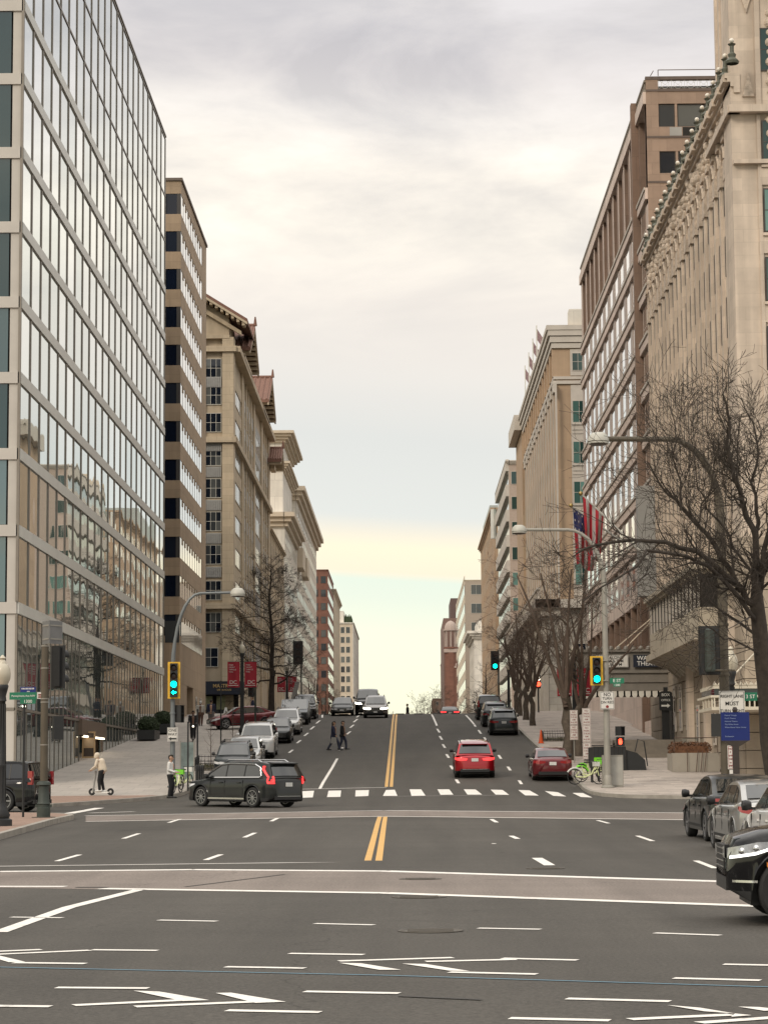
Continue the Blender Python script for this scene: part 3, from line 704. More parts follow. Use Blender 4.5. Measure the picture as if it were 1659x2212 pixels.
    for s_ in (-1, 1):
        for k in range(8): q = (k+.6)/8; sb.box(apx+s_*4.4*q-.15, apx+s_*4.4*q+.15, y0-1.35, y0+.15, ez-2.9*q-.45, ez-2.9*q-.08)
        sb.prism([(apx, ez), (apx+s_*4.6, ez-2.9), (apx+s_*4.6, ez-3.15), (apx, ez-.25)], y0-1.5, y0-1.35, 'y')
        sb.prism([(apx, ez-1.1), (apx+s_*3.9, ez-3.6), (apx+s_*3.9, ez-4.0), (apx, ez-1.6)], y0-.3, y0+.19, 'y')
    sb.box(apx-4, apx+2.7, y0-.4, y0+.2, ez-4.35, ez-4.0); sb.build('eaves_brackets', M_cream, r)
    # sign board over the restaurant entrance
    settle(r)
    s = thing('restaurant_awning', 'dark blue restaurant awning with gold lettering on the cream corner building', 'awning', (X-.9, y0-1.4, 10.25))
    a = MB(); a.prism([(-2.2, -.1), (2.2, -.1), (2.2, 1.2), (-2.2, 1.2)], -1.1, 1.3, 'y'); a.build('canopy', mat('navy_canvas', (.012, .016, .03), .8, .1), s)
    gold = mat('gold_lettering', (.55, .38, .16), .5, 0)
    text('MASTRO\'S', .52, gold, s, (.35, -1.13, .72), sx=.95); text('STEAKHOUSE', .24, gold, s, (.35, -1.13, .33))
    d = MB(); d.box(-1.8, -1.0, 1.0, 1.2, -2.3, -.2); d.box(-.6, .3, 1.0, 1.2, -2.3, -.2); d.build('door', mat('lit_doorway', (.35, .36, .22), .6, .3, 3), s)
    d2 = MB(); d2.box(-2.1, 1.6, 1.2, 1.38, -2.6, -.1); d2.build('door_surround', M_dark, s)
gable_block()

# ---- simpler blocks farther up the street
def street_block(name, label, side, y0, y1, zt, mw, mp, pitch, win_h, bays, wfrac=.6, cols=(), sw=(1.5, 1.6), cornice=(.6, .6), mg=None, mtrim=None, band=False, base=2, glass_s=None, depth=22, zfirst=None, pier=.14, nxz=(1, 1), cap=100, dx=0., bandproud=.25, frm=None):
    """block with a pier-and-spandrel street front and a south wall with window columns (cols: distance from the street corner)"""
    X = (XL+dx if side == 'L' else XR-dx); sg = -1 if side == 'L' else 1
    r = gen_root(name, label, side, y0, y1); F_ = Fac(side, X); Sf = Fac('S', y0)
    mb = MB(); mb.box(X, X+sg*depth, y0, y1, G(y0)-6, zt); mb.build('wall', mw, r)
    zg = G(y0)+5 if zfirst is None else zfirst
    zs = []; z = zt-1.0-cornice[1]-win_h
    while z > zg: zs.append(z); z -= pitch
    d = (y1-y0)/bays; pm = MB()
    if not band:
        for i in range(bays+1):
            u = y0+i*d; w_ = d*(1-wfrac)/2; F_.box(pm, max(y0, u-w_), min(y1, u+w_), -.02, pier, zg-2, zt-.02)
        pm.build('piers', mp, r)
    sp = MB()
    for z in zs+[zs[-1]-pitch]: F_.box(sp, y0+.01, y1-.01, -.02, pier*.55 if not band else bandproud, z+win_h, z+pitch-.02)
    sp.build('spandrels', mtrim or mp, r)
    if band:
        me = F_.win(d*.98, win_h, 1, 1, .05, [frm or M_frd, mg or M_gw])
    else: me = F_.win(d*wfrac*.92, win_h, nxz[0], nxz[1], .06, [frm or M_frm, mg or M_gw])
    used = [0]
    if cols:
        m2 = Sf.win(sw[0], sw[1], 2, 1, .06, [frm or M_frm, glass_s or M_gd]); Sf.place(r, m2, [(X+sg*c, z) for c in cols for z in zs], .04, used=used, cap=cap)
    F_.place(r, me, [(y0+(i+.5)*d, z) for i in range(bays) for z in zs], .05, used=used, cap=cap)
    if cornice:
        c = MB(); o, h = cornice
        for k in range(3):
            oo = o*(k+1)/3; z = zt-h+h*k/3; F_.box(c, y0-oo, y1+.05, -.1, oo, z, z+h/3); Sf.box(c, min(X, X+sg*depth), max(X, X+sg*depth), -.1, oo, z+.001, z+h/3-.001)
        c.build('cornice', mtrim or mp, r)
    return r, X, F_, Sf
def roof_box(r, x0, x1, y0, y1, z0, z1, m, name='penthouse'):
    mb = MB(); mb.box(x0, x1, y0, y1, z0, z1); return mb.build(name, m, r)

r, X, F_, Sf = street_block('white_stone_building', 'white stone block with two heavy flared cornices behind the bare tree', 'L', 338, 374, 40.6, M_whst, M_whst, 3.4, 1.5, 9, .35, (3.4,), (.9, 1.6), (1.5, 2.0), mtrim=M_whcor, pier=.05)
roof_box(r, X-20, X-.3, 339, 366, 40.6, 50.4, M_whst, 'upper_wall')
c = MB()
for z, o, h in ((47.0, 1.1, 1.3), (51.2, 1.7, 1.6)):
    for k in range(4):
        oo = o*(k+1)/4; c.box(X-20, X-.3+oo, 339-oo, 366+oo, z+h*k/4, z+h*(k+1)/4)
c.build('upper_cornice', M_whcor, r)
roof_box(r, X-20, X-.31, 339.01, 365.9, 50.3, 51.2, M_whst, 'attic_wall')
settle(r)
r, X, F_, Sf = street_block('white_stone_building', 'white stone block with a long buff cornice, second white front up the left side', 'L', 374.2, 458.5, 49.0, M_whst, M_whst, 3.3, 1.5, 16, .4, (), (.9, 1.6), (1.5, 2.2), mtrim=M_whcor, pier=.05)
c = MB()
for y in (376, 393): c.prism([(y, 36), (y+9, 36), (y+9, 39.2), (y, 39.2)], X, X+1.0, 'x')
c.build('balcony_screens', M_whcor, r)
c = MB()
for u, v in ((640, 1068), (684, 1150)): p = atX(u, v, X-.5); c.tube([(p.x, p.y, 48.5), (p.x, p.y, 51.4), (p.x, p.y+1, 52)], .07, 5)
c.build('roof_pipes', M_alu, r); settle(r)
r, X, F_, Sf = street_block('red_brick_building', 'red brick office block with mirror-bright window bands on the left side', 'L', 526, 566, 49.2, M_red, M_red, 3.07, 1.75, 10, .9, (.95, 2.75), (1.15, 1.6), (.2, .4), band=True, glass_s=M_gd, bandproud=.12, frm=M_frd); settle(r)
r, X, F_, Sf = street_block('buff_office_building', 'narrow buff office front just beyond the red brick block', 'L', 566.2, 620, 48.0, M_whcor, M_whcor, 3.1, 1.6, 12, .5, (), (1, 1), (.8, 1.0)); settle(r)
r, X, F_, Sf = street_block('balcony_apartment_building', 'pale apartment block with stepped front and rooftop shrubs at the far left', 'L', 778, 870, 54.0, M_whcor, M_whst, 3.3, 2.0, 16, .5, (1.6, 3.4, 5.2), (1.3, 2.1), (.5, .6), glass_s=M_gd)
roof_box(r, X-9, X-3, 779, 800, 54, 58, M_whst); bs = MB()
for k in range(5): bs.lathe([(.7, 0), (.55, 1.1), (.05, 2.6+.4*(k % 2))], (X-2.8+k*.55, 780, 54), 7)
bs.build('roof_shrubs', mat('evergreen', (.03, .045, .02), .9, .3, 6), r)
settle(r)
r, X, F_, Sf = street_block('small_pale_building', 'small pale building at the end of the left row', 'L', 1000, 1060, 38.0, M_whst, M_whst, 3.3, 1.6, 8, .5, (2, 5), (1.3, 1.8), (.5, .6), dx=.3); settle(r)
for nm, lb, y0, y1, zt, m_ in (('cream_block', 'cream block partly hidden behind the gabled building', 298, 333, 34, M_cream2),):
    r, X, F_, Sf = street_block(nm, lb, 'L', y0, y1, zt, m_, M_cream, 3.4, 1.7, 9, .5, (), (1, 1), (.5, .6)); settle(r)

# ---- right side ----
def granite_block():
    y0, y1, X, zt = 147.2, 203.2, XR, 46.9
    r = gen_root('granite_office_building', 'brown and pink granite office block with tall fins and bright window rows', 'R', y0, y1)
    F_ = Fac('R', X); Sf = Fac('S', y0)
    mb = MB(); mb.box(X+.7, X+30, y0+.8, y1, 0, zt-.2); mb.build('core', M_dark, r)
    yj = 153.4; n = 11; d = (y1-.6-yj-1.2)/n
    us = [yj+1.2+i*d for i in range(n+1)]
    tall = MB()   # top zone: deep brown fins over three floors
    for u in us: F_.box(tall, u-.95, u+.95, -.7, 0, 39.6, 45.3)
    F_.box(tall, y0, y0+1.0, -.7, -.0, 38.6, 45.3); F_.box(tall, yj-1.7, yj-.9, -.7, 0, 38.6, 45.3); build_each(tall, 'fin', M_brn, r)
    ed = MB()
    for u in us: F_.box(ed, u-.97, u-.62, 0.002, .05, 39.6, 45.3)
    ed.build('fin_edges', M_pink, r)
    gl = MB(); F_.box(gl, y0+.9, y1-.5, -.72, -.66, 39.6, 45.2); gl.build('top_glazing', M_gd, r)
    # pink grid of floors
    pk = MB(); Z = [39.7, 36.6, 33.4, 30.25, 27.05, 23.9, 20.7, 17.6]
    for z in Z: F_.box(pk, y0, y1, -.7, .18, z-.74, z)
    F_.box(pk, y0, y1, -.7, .06, 13.45, 14.4); F_.box(pk, y0, y1, -.7, .2, 45.3, 46.1); F_.box(pk, y0, y0+.9, -.7, .02, 13.4, 38.65); F_.box(pk, y1-.6, y1, -.7, .02, 4, 45.29)
    pk.build('floor_bands', M_pink, r)
    ln = MB()
    for z in Z: F_.box(ln, y0-.02, y1, .18, .26, z-.16, z+.02)
    ln.build('band_mouldings', M_trim, r)
    pr = MB()
    for u in us:
        F_.box(pr, u-.72, u+.72, -.7, .05, 14.4, 38.6)
    F_.box(pr, yj-.1, yj+.6, -.7, 0.0, 14.4, 38.6); pr.build('piers', mat('grey_pier', (.46, .40, .365), .8, .08), r)
    jt = MB(); F_.box(jt, yj-.95, yj-.25, -.7, .45, 2, 46.9); jt.build('dark_joint', M_brn, r)
    used = [0]
    wz = [z-3.14 for z in Z[:-1]]
    me = F_.win(d-1.48, 2.38, 1, 2, .07, [M_pink, M_gw], split=.32)
    spots = [((us[i]+us[i+1])/2, z) for i in range(n) for z in wz]+[((y0+yj)/2-.2, z) for z in wz]
    F_.place(r, me, spots, -.03, used=used)
    me2 = F_.win(d-1.48, 2.2, 1, 1, .07, [M_pink, M_gw]); F_.place(r, me2, [((us[i]+us[i+1])/2, 14.42) for i in range(n)], -.03, used=used)
    # colonnade and base
    cb = MB()
    for i, u in enumerate(us): F_.box(cb, u-.32, u+.32, -1.0, .04, 9.4, 13.45)
    F_.box(cb, y0, yj-.3, -1, .03, 3, 13.44); build_each(cb, 'column', M_brn, r)
    bs = MB()
    F_.box(bs, yj-.3, y1, -1.2, .06, 2, 9.4); F_.box(bs, y0-2.0, y1, -.1, .35, 2, G(y0)+1.2); bs.build('base_wall', M_pink, r)
    dg = MB(); F_.box(dg, yj, y1-.6, -1.0, -.9, 9.4, 13.4); dg.build('arcade_glazing', M_dark, r)
    # parapet lattice and south front
    lt = MB()
    F_.box(lt, y0, y1, .0, .12, 46.1, 46.25); F_.box(lt, y0, y1, .0, .12, 46.75, 46.9)
    k = 0
    y = y0+.2
    while y < y1-.7: F_.box(lt, y, y+.08, .02, .09, 46.25, 46.75); y += .55
    lt.build('parapet_lattice', mat('bronze_lattice', (.23, .20, .165), .6, .15), r)
    so = MB(); e = X+14
    so.box(X, X+.80, y0-.02, y0+.8, 3, 46.9); so.box(X+.8, e, y0, y0+.8, 45.3, 46.25)
    for z0_, z1_ in ((42.12, 43.75), (38.0, 40.65), (34.5, 36.4), (20, 33.0)): so.box(X+.8, e, y0, y0+.8, z0_, z1_)
    so.box(X+1.86, X+2.02, y0+.01, y0+.8, 43.75, 45.3); so.box(X+1.86, X+2.02, y0+.01, y0+.8, 40.65, 42.12)
    so.build('south_wall', mat('brown_pink_granite', (.34, .245, .185), .75, .12, .9, .1, joints=(1.0, .78, .02), joint_dark=.78), r)
    rl = MB(); rl.box(X-.02, e, y0-.05, y0+.3, 46.9, 47.12); rl.box(X+.82, e, y0-.05, y0+.2, 46.25, 46.31)
    for z in (46.12, 43.0, 40.0): rl.box(X+.01, e, y0-.05, y0-.021, z, z+.13)
    rl.tube([(X+.8, y0-.2, 47.5), (e, y0-.2, 47.5)], .03, 5); rl.tube([(X+.8, y0-.2, 47.1), (X+.8, y0-.2, 47.5)], .03, 5); rl.tube([(X+.3, y0-.2, 47.1), (X+.5, y0-.2, 47.45)], .03, 5); rl.build('rails', mat('dark_bronze', (.12, .09, .075), .6, .1), r)
    ltc = MB()
    for i in range(12):
        x = X+.85+i*.84; c = (x+.42, y0+.05, 46.6)
        for a in range(8):
            a0, a1 = a*math.pi/4+.39, (a+1)*math.pi/4+.39
            ltc.tube([(c[0]+.27*math.cos(a0), c[1], c[2]+.27*math.sin(a0)), (c[0]+.27*math.cos(a1), c[1], c[2]+.27*math.sin(a1))], .016, 4, cap=False)
        for q in (-1, 1): ltc.tube([(x, c[1], 46.6-q*.29), (x+.84, c[1], 46.6+q*.29)], .012, 4, cap=False)
        ltc.tube([(x, y0+.05, 46.3), (x, y0+.05, 46.9)], .016, 4)
    ltc.build('crown_lattice', M_alu, r)
    for z in (43.75, 40.65, 36.4, 33.0):
        h = 1.5
        for u, w_ in ((X+1.33, 1.04), (X+2.80, 1.52), (X+4.6, 1.6), (X+6.4, 1.6)):
            link('window', Sf.win(w_, h, 1, 1, .06, [M_frd, M_gd]), r, (u, y0+.12, z))
    gp = MB(); gp.box(X+1.5, X+2.3, y0-.012, y0+.02, 43.15, 43.72); gp.build('grey_panel', M_panel, r)
    cx = MB(); cx.box(X+2.35, X+3.6, y0-.012, y0+.02, 43.15, 43.72); cx.build('dark_grille', M_dark, r)
    settle(r)
granite_block()

def pilaster_block():   # ochre block with pale trim
    y0, y1, X, zt = 239, 316, XR, 48.7
    r = gen_root('ochre_pilaster_building', 'ochre stone block with tall pilasters, pale trim and green windows up the right side', 'R', y0, y1)
    F_ = Fac('R', X); Sf = Fac('S', y0)
    mb = MB(); mb.box(X, X+22, y0, y1, 0, zt); mb.build('wall', M_ochre, r)
    pl = MB(); tr = MB(); n = 17; d = (y1-y0)/n
    for i in range(n+1):
        u = y0+i*d; F_.box(pl, max(y0-.0, u-.75), min(y1, u+.75), 0, .22, 20, 41.6)
        F_.box(pl, max(y0, u-.6), min(y1, u+.6), 0, .4, 43.3, 46.3)
        F_.box(tr, u-1.05, u-.75, 0, .20, 20, 41.5); F_.box(tr, u+.6, u+.75, 0, .26, 20, 41.5); F_.box(tr, u-.95, u+.95, 0, .38, 41.5, 42.5)
    pl.build('pilasters', M_ochre, r)
    for z, o, h in ((42.5, .4, .35), (43.0, .3, .3), (46.3, .45, .5), (46.9, .6, .6), (47.6, .8, .6), (48.2, .95, .5)):
        F_.box(tr, y0-o*.5, y1+.2, -.1, o, z, z+h); Sf.box(tr, X-o+.001, X+22, -.1, o*.5-.001, z+.001, z+h-.001)
    F_.box(tr, 300, 316.5, 0, 1.5, 46.9, 48.9)
    tr.build('cornice', M_trim, r)
    pav = MB(); F_.box(pav, 300, 316, 0, .5, 18, 46.9); pav.build('end_pavilion', M_ochre, r)
    # pale south strip with green windows
    sp = MB(); Sf.box(sp, X+1.5, X+5, -.05, .08, 12, 42.4); Sf.box(sp, X+1.5, X+5, -.05, .08, 43.4, 46.2); sp.build('south_trim', M_trim, r)
    zs = [44.0-.6]+[37.9-3.46*1.0*k*1.22 for k in range(9)]
    me = Sf.win(1.42, 2.35, 2, 2, .06, [M_trim, M_gg]); Sf.place(r, me, [(X+2.35, z) for z in [38.4, 34.1, 29.9, 25.6, 21.4, 17.2, 13.0]], .1)
    me = Sf.win(1.25, 1.9, 2, 2, .06, [M_trim, M_gg]); Sf.place(r, me, [(X+2.3, 43.9)], .1)
    sl = MB()
    for z in [38.4, 34.1, 29.9, 25.6, 21.4, 17.2, 13.0]: Sf.box(sl, X+1.55, X+3.2, .08, .2, z-.2, z-.02); Sf.box(sl, X+1.6, X+3.1, .08, .14, z-.75, z-.6); Sf.box(sl, X+1.6, X+3.1, .08, .14, z-1.15, z-1.0)
    sl.build('sills', M_trim, r)
    # lower floors: pale base with projecting cornice and balustrade
    lb = MB(); F_.box(lb, y0-.4, y1, 0, 1.2, 3, 19.0); Sf.box(lb, X-1.2, X+6, -.05, .5, 3, 18.99); lb.build('base_wall', mat('pale_base_stone', (.42, .385, .335), .85, .12, 1, joints=(1.4, .7, .03), joint_dark=.7), r)
    lc = MB(); F_.box(lc, y0-1.4, y1, -.0, 2.6, 19.0, 19.9); F_.box(lc, y0-1.0, y1, 0, 2.0, 18.2, 18.99); Sf.box(lc, X-2.59, X+6, -.05, 1.4, 19.01, 19.89)
    y = y0-1
    while y < y1: F_.box(lc, y, y+.22, 2.1, 2.3, 19.9, 20.9); y += .6
    F_.box(lc, y0-1.2, y1, 2.0, 2.4, 20.9, 21.1); lc.build('balustrade', M_trim, r)
    me = Sf.win(1.9, 3.0, 2, 2, .08, [M_trim, M_gd]); Sf.place(r, me, [(X+2.6, 12.4), (X+2.6, 8.2)], .56)
    col = MB()
    for u in frange(y0+1, 12, 5.5): F_.box(col, u, u+1.2, 1.2, 1.7, 5, 17.8)
    col.build('base_piers', M_trim, r)
    rt = MB(); rt.box(X+1.5, X+4, y0+.6, y0+2.6, zt, zt+1.9); rt.build('chimney', M_whst, r)
    rl = MB()
    for k in range(6): rl.tube([(X+3+k*.9, y0+.3, zt), (X+3+k*.9, y0+.3, zt+1.5)], .04, 4)
    for z in (.75, 1.5): rl.tube([(X+3, y0+.3, zt+z), (X+8, y0+.3, zt+z)], .04, 4)
    rl.build('roof_railing', M_alu, r)
    for k, y in enumerate((262, 270, 279, 288)):
        fp = MB(); fp.tube([(X-.6, y, zt), (X-.6, y, zt+4.6)], .07, 5); f = fp.build('roof_flagpole', M_alu, r)
        fl = MB(); fl.add([(X-.55, y, zt+4.2), (X+.1, y+.2, zt+3.2), (X+.05, y+.2, zt+2.0), (X-.55, y, zt+2.9)], [(0, 1, 2, 3)]); fl.build('flag', mat('striped_cloth', (.26, .18, .19), .8, .4, 8), f)
    # street windows in the recesses
    me = F_.win(d-1.9, 2.2, 1, 1, .06, [M_trim, M_gg]); F_.place(r, me, [(y0+(i+.5)*d, z) for i in range(n) for z in [38.4, 34.1, 29.9, 25.6, 21.4]], .05, cap=80)
    settle(r)
pilaster_block()

r, X, F_, Sf = street_block('ribbon_window_building', 'beige block with wrapped ribbon windows and grey sills beyond the ochre block', 'R', 349, 391, 49.6, mat('beige_render', (.40, .32, .265), .85, .08), M_trim, 3.85, 2.05, 12, .9, (1.3,), (2.0, 2.0), (.5, .6), band=True, bandproud=.5, glass_s=M_gg, mg=M_gg, mtrim=M_trim, frm=M_trim)
roof_box(r, X+.5, X+14, 375, 391, 49, 51.5, M_whcor)
an = MB(); an.tube([(X-.8, 391, 42), (X-.8, 391, 47)], .5, 8); an.tube([(X, 391, 43), (X-.8, 391, 42.5)], .1, 5); an.build('antenna', M_alu, r)
settle(r)
r, X, F_, Sf = street_block('tall_tan_building', 'tall narrow tan block with dark crown behind the ribbon window block', 'R', 406, 478, 49.0, M_ochre, M_ochre, 3.6, 1.9, 14, .5, (3,), (1.5, 1.8), (.8, 1.0), mg=M_gw)
roof_box(r, X+.4, X+8, 440, 478, 49, 53.5, mat('metal_louvre', (.35, .38, .37), .5, .1, metal=.4)); settle(r)
r, X, F_, Sf = street_block('white_corniced_building', 'low white building with flared cornice squeezed between taller blocks on the right', 'R', 560, 600, 37.0, M_whst, M_whst, 3.2, 1.6, 8, .5, (2.5,), (1.2, 1.7), (1.8, 1.8), dx=-.8)
roof_box(r, X+1, X+10, 565, 590, 37, 40, M_whst); settle(r)
r, X, F_, Sf = street_block('tan_slab_building', 'pale brown slab with bright window bands and punched side windows on the right', 'R', 613, 719, 54.0, mat('drab_stone', (.34, .285, .235), .85, .08), M_whcor, 5.0, 2.6, 12, .9, (3.0,), (2.8, 2.6), (.15, .3), band=True, bandproud=.1); settle(r)
def dome_tower():
    y0, X = 800, XR
    r = gen_root('domed_brick_building', 'red brick building with two small pale domes at the far right', 'R', y0, y0+70)
    mb = MB(); mb.box(X-2.6, X+12, y0+4, y0+70, -6, 57); mb.build('wall', mat('dull_brown_brick', (.19, .12, .10), .85, .12), r)
    t = MB()
    for (cx, cz, rr, h) in ((X-.2, 46, 2.2, 9), (X+1.4, 38.5, 1.5, 3)):
        t.lathe([(rr, cz-30), (rr, cz), (rr*1.15, cz), (rr*1.15, cz+.6)], (cx, y0-1.5, 0), 10)
    t.build('turret', M_red, r)
    d = MB()
    for (cx, cz, rr) in ((X-.2, 46, 2.2), (X+1.4, 38.5, 1.6)):
        top = cz+.6+(5.6 if rr > 2 else .3)
        if rr > 2:
            for a in range(8): d.tube([(cx+rr*.9*math.cos(a*.785), y0-1.5+rr*.9*math.sin(a*.785), cz+.6), (cx+rr*.9*math.cos(a*.785), y0-1.5+rr*.9*math.sin(a*.785), top)], .25, 5)
        d.lathe([(rr*1.2, top), (rr*1.2, top+.5), (rr, top+.5)]+[(rr*math.cos(a*.174), top+.5+rr*1.35*math.sin(a*.174)) for a in range(1, 9)]+[(.02, top+.5+rr*1.4)], (cx, y0-1.5, 0), 12)
    d.box(X-2.6, X+2.3, y0-3.6, y0-1, 44.7, 45.9); d.build('dome', mat('pale_dome', (.40, .32, .28), .8, .1), r)
    roof_box(r, X, X+8, y0+5, y0+40, 57, 64, mat('dark_penthouse', (.12, .08, .075), .9, .1))
    F_ = Fac('S', y0+4); me = F_.win(1.2, 2.6, 2, 1, .1, [M_frm, M_gd]); F_.place(r, me, [(X+u, z) for u in (3.6, 6.2) for z in frange(20, 9, 4.0)], .05)
    settle(r)
dome_tower()
for i, (nm, lb, y0, y1, zt, dx, m_, cols) in enumerate((('dark_brick_building', 'plain dark brick block beyond the domed brick building', 960, 1040, 52, 0, mat('dark_brick', (.13, .075, .06), .9, .1), (2, 5)),
        ('small_brick_building', 'small brick building with bay front, lowest of the far right row', 1120, 1180, 40, 2.6, mat('brown_brick', (.17, .11, .085), .9, .1), (2, 5)),
        ('low_brick_building', 'low brown brick house at the very end of the right row', 1200, 1260, 25, 4.5, mat('brown_brick', (.17, .11, .085), .9, .1), (2,)))):
    r, X, F_, Sf = street_block(nm, lb, 'R', y0, y1, zt, m_, m_, 3.8, 1.9, 7, .5, cols, (1.2, 1.8), (.3, .5), dx=dx, zfirst=12); settle(r)

# ---- ornate corner block with globe lamps along its cornice
def ornate_block():
    y0, y1, X = 107.1, 147.0, XR
    r = gen_root('ornate_theatre_building', 'ornate buff terracotta theatre and office block on the right corner', 'R', y0, y1)
    F_ = Fac('R', X); Sf = Fac('S', y0)
    mb = MB(); mb.box(X, X+30, y0, y1, -2, 34.6); mb.box(X, X+30, y0+.01, 114.0, 34.6, 66); mb.build('wall', M_orn, r)
    bays = 18; ya = 110.2; d = (y1-ya-.6)/bays
    pil = MB(); car = MB()
    for i in range(bays+1):
        u = ya+.3+i*d
        F_.box(pil, u-.30, u+.30, 0, .12, 13.0, 32.4); F_.box(pil, u-.15, u+.15, .12, .22, 13.2, 30.6)
        F_.box(car, u-.45, u+.45, 0, .26, 30.6, 31.6); F_.box(car, u-.38, u+.38, 0, .2, 31.6, 32.3)
        F_.box(car, u-.42, u+.42, 0, .34, 32.5, 32.8)
    F_.box(pil, y0, 109.6, 0, .35, 0, 60); pil.build('pilasters', M_orn, r)
    # arches over the bays
    for i in range(bays):
        u = ya+.3+(i+.5)*d; pts = [F_.xyz(u+.75*math.cos(a), .15, 31.7+.8*math.sin(a)) for a in np.linspace(0, math.pi, 9)]
        car.tube(pts, .13, 5, cap=False); 
        for k in range(3): car.sphere(F_.xyz(u+random.uniform(-.3, .3), .1, 33.5+random.uniform(-.3, .4)), random.uniform(.16, .28), 6)
        u = ya+.3+i*d
        for k in range(4): car.sphere(F_.xyz(u+random.uniform(-.2, .2), .15, 32.9+.35*k), random.uniform(.16, .3), 6)
    car.build('carved_ornament', M_orn2, r)
    # mullions and spandrels between pilasters
    sp = MB(); zf = frange(13.2, 6, 3.05)
    for z in zf: F_.box(sp, ya, y1, 0, .055, z-.5, z+.62)
    for i in range(bays): u = ya+.3+(i+.5)*d; F_.box(sp, u-.14, u+.14, 0, .10, 13.0, 31.0)
    sp.build('spandrels', M_orn, r)
    me = F_.win((d-.68-.28)/2-.02, 2.0, 1, 2, .05, [M_frd, M_gd])
    F_.place(r, me, [(ya+.3+(i+.5)*d+s_*(.14+(d-.96)/4), z+.7) for z in zf for i in range(bays) for s_ in (-1, 1)], .03, cap=70)
    # cornice with dentils
    co = MB()
    for z, o, h in ((33.9, .2, .3), (34.2, .35, .22), (34.42, .5, .18), (34.6, .62, .25)): F_.box(co, y0-.1, y1+.2, -.1, o, z, z+h)
    y = y0
    while y < y1: F_.box(co, y, y+.9, .5, .70, 34.45, 34.8); y += d*1.0
    F_.box(co, y0-.2, y1, -.05, .5, 31.95, 32.15) if False else None
    F_.box(co, y0-.3, 115.0, -.05, .55, 32.85, 33.2); Sf.box(co, X-.5, X+30, -.05, .5, 32.85, 33.2); Sf.box(co, X-.3, X+30, -.05, .3, 30.4, 30.6)
    Sf.box(co, X+1.0, X+30, -.05, .9, 39.2, 39.7); Sf.box(co, X+1.2, X+30, -.05, .6, 38.85, 39.2)
    co.build('cornice', M_orn, r)
    # tower zone above: shafts and panels on the pavilion
    tw = MB()
    for u in (108.0, 109.5, 111.0, 112.4, 113.7): F_.box(tw, u-.2, u+.2, 0, .10, 34.8, 66)
    for u in (X+.95, X+2.6): Sf.box(tw, u-.12, u+.12, 0, .25, 33.2, 66)
    Sf.box(tw, X+1.05, X+2.5, 0, .15, 33.3, 38.8)
    for z in (37.5, 41.0, 44.5): Sf.prism if False else None
    tw.build('tower_shafts', M_orn, r)
    dm = MB()
    for z in (40.9, 38.9): 
        c = [(X+.48+.34*sx_, z+1.1*sz_) for sx_, sz_ in ((0, 1), (1, 0), (0, -1), (-1, 0))]; dm.prism(c, y0-.09, y0+.01, 'y')
    c = [(X+.2, 33.7), (X+.78, 33.7), (X+.5, 34.9)]; dm.prism(c, y0-.09, y0+.01, 'y')
    for k in range(9): dm.sphere((X+1.5, y0-.12, 33.9+.48*k), .17+.06*(k % 2), 6)
    for k in range(7): dm.sphere((X+1.2+.35*(k % 3)+.2, y0-.1, 31.2+.22*k), .2, 6)
    dm.build('carved_panels', M_orn2, r)
    lt = MB(); lt.sphere((X+1.6, y0-.6, 41.0), .28, 8); lt.tube([(X+1.6, y0-.6, 39.7), (X+1.6, y0-.6, 41.0)], [.3, .12], 8); lt.tube([(X+1.6, y0-.6, 41.2), (X+1.6, y0-.6, 43.5)], .14, 8); lt.build('balcony_lantern', mat('verdigris_bronze', (.10, .105, .08), .6, .2, 6), r)
    # south windows
    used = windows_south(r, y0, [X+1.58+2.75*j for j in range(10)], [30.4-3.3*k for k in range(7)]+[34.9, 41.0, 44.5, 48.0], 1.05, 2.1, [M_frd, M_gg], 1, 2, .17)
    pq = MB(); [Sf.box(pq, X+2.6+2.75*j, X+3.2+2.75*j, 0, .22, 12, 32.8) for j in range(10)]; build_each(pq, 'south_pilaster', M_orn, r)
    sr = MB()
    for k in range(10):
        z = 30.4-3.3*k; Sf.box(sr, X+1.02, X+30, 0, .10, z-1.0, z-.18); Sf.box(sr, X+1.0, X+30, 0, .2, z-.16, z-.02)
    Sf.box(sr, X+.84, X+1.02, 0, .12, 2, 32.8); sr.build('sill_bands', M_orn, r)
    # rusticated base with narrow windows
    bz = MB()
    k = 0; z = 1.2
    while z < 12.2:
        F_.box(bz, y0-.1, y1, 0, .5, z, z+.785); Sf.box(bz, X-.49, X+14, -.05, .4, z, z+.785); z += .82
    bz.build('rusticated_base', mat('base_stone', (.36, .30, .235), .85, .12, 1.2, .2, joints=(1.5, 30, .025), joint_dark=.6, streak=.12), r)
    bw = MB()
    me = F_.win(.95, 2.6, 1, 2, .12, [M_trim, M_gd], split=.7); F_.place(r, me, [(u, 4.2) for u in (127.5, 130.6, 133.4)], .56, cap=10)
    F_.place(r, F_.win(.95, 2.2, 1, 2, .12, [M_trim, M_gd]), [(u, 3.2) for u in (110, 113.2, 116.5, 119.8, 123)], .56, cap=10)
    rc_ = MB(); F_.box(rc_, 109, 109.9, .5, .9, .3, 9.5); F_.box(rc_, 118, 118.9, .5, .8, .3, 9.5); F_.box(rc_, 125, 126, .5, .8, .3, 9); build_each(rc_, 'base_pilaster', M_orn, r)
    # bronze round column and dark box-office doorway
    dk = MB(); F_.box(dk, 134.5, 139.5, .45, .62, 1.8, 6.3); dk.build('doorway', M_dark, r)
    sg_ = MB(); F_.box(sg_, 145.8, 146.9, -.1, 1.2, 13, 20); sg_.build('blank_sign_frame', M_panel, r)
    # projecting gallery
    g = MB(); xo = 2.0
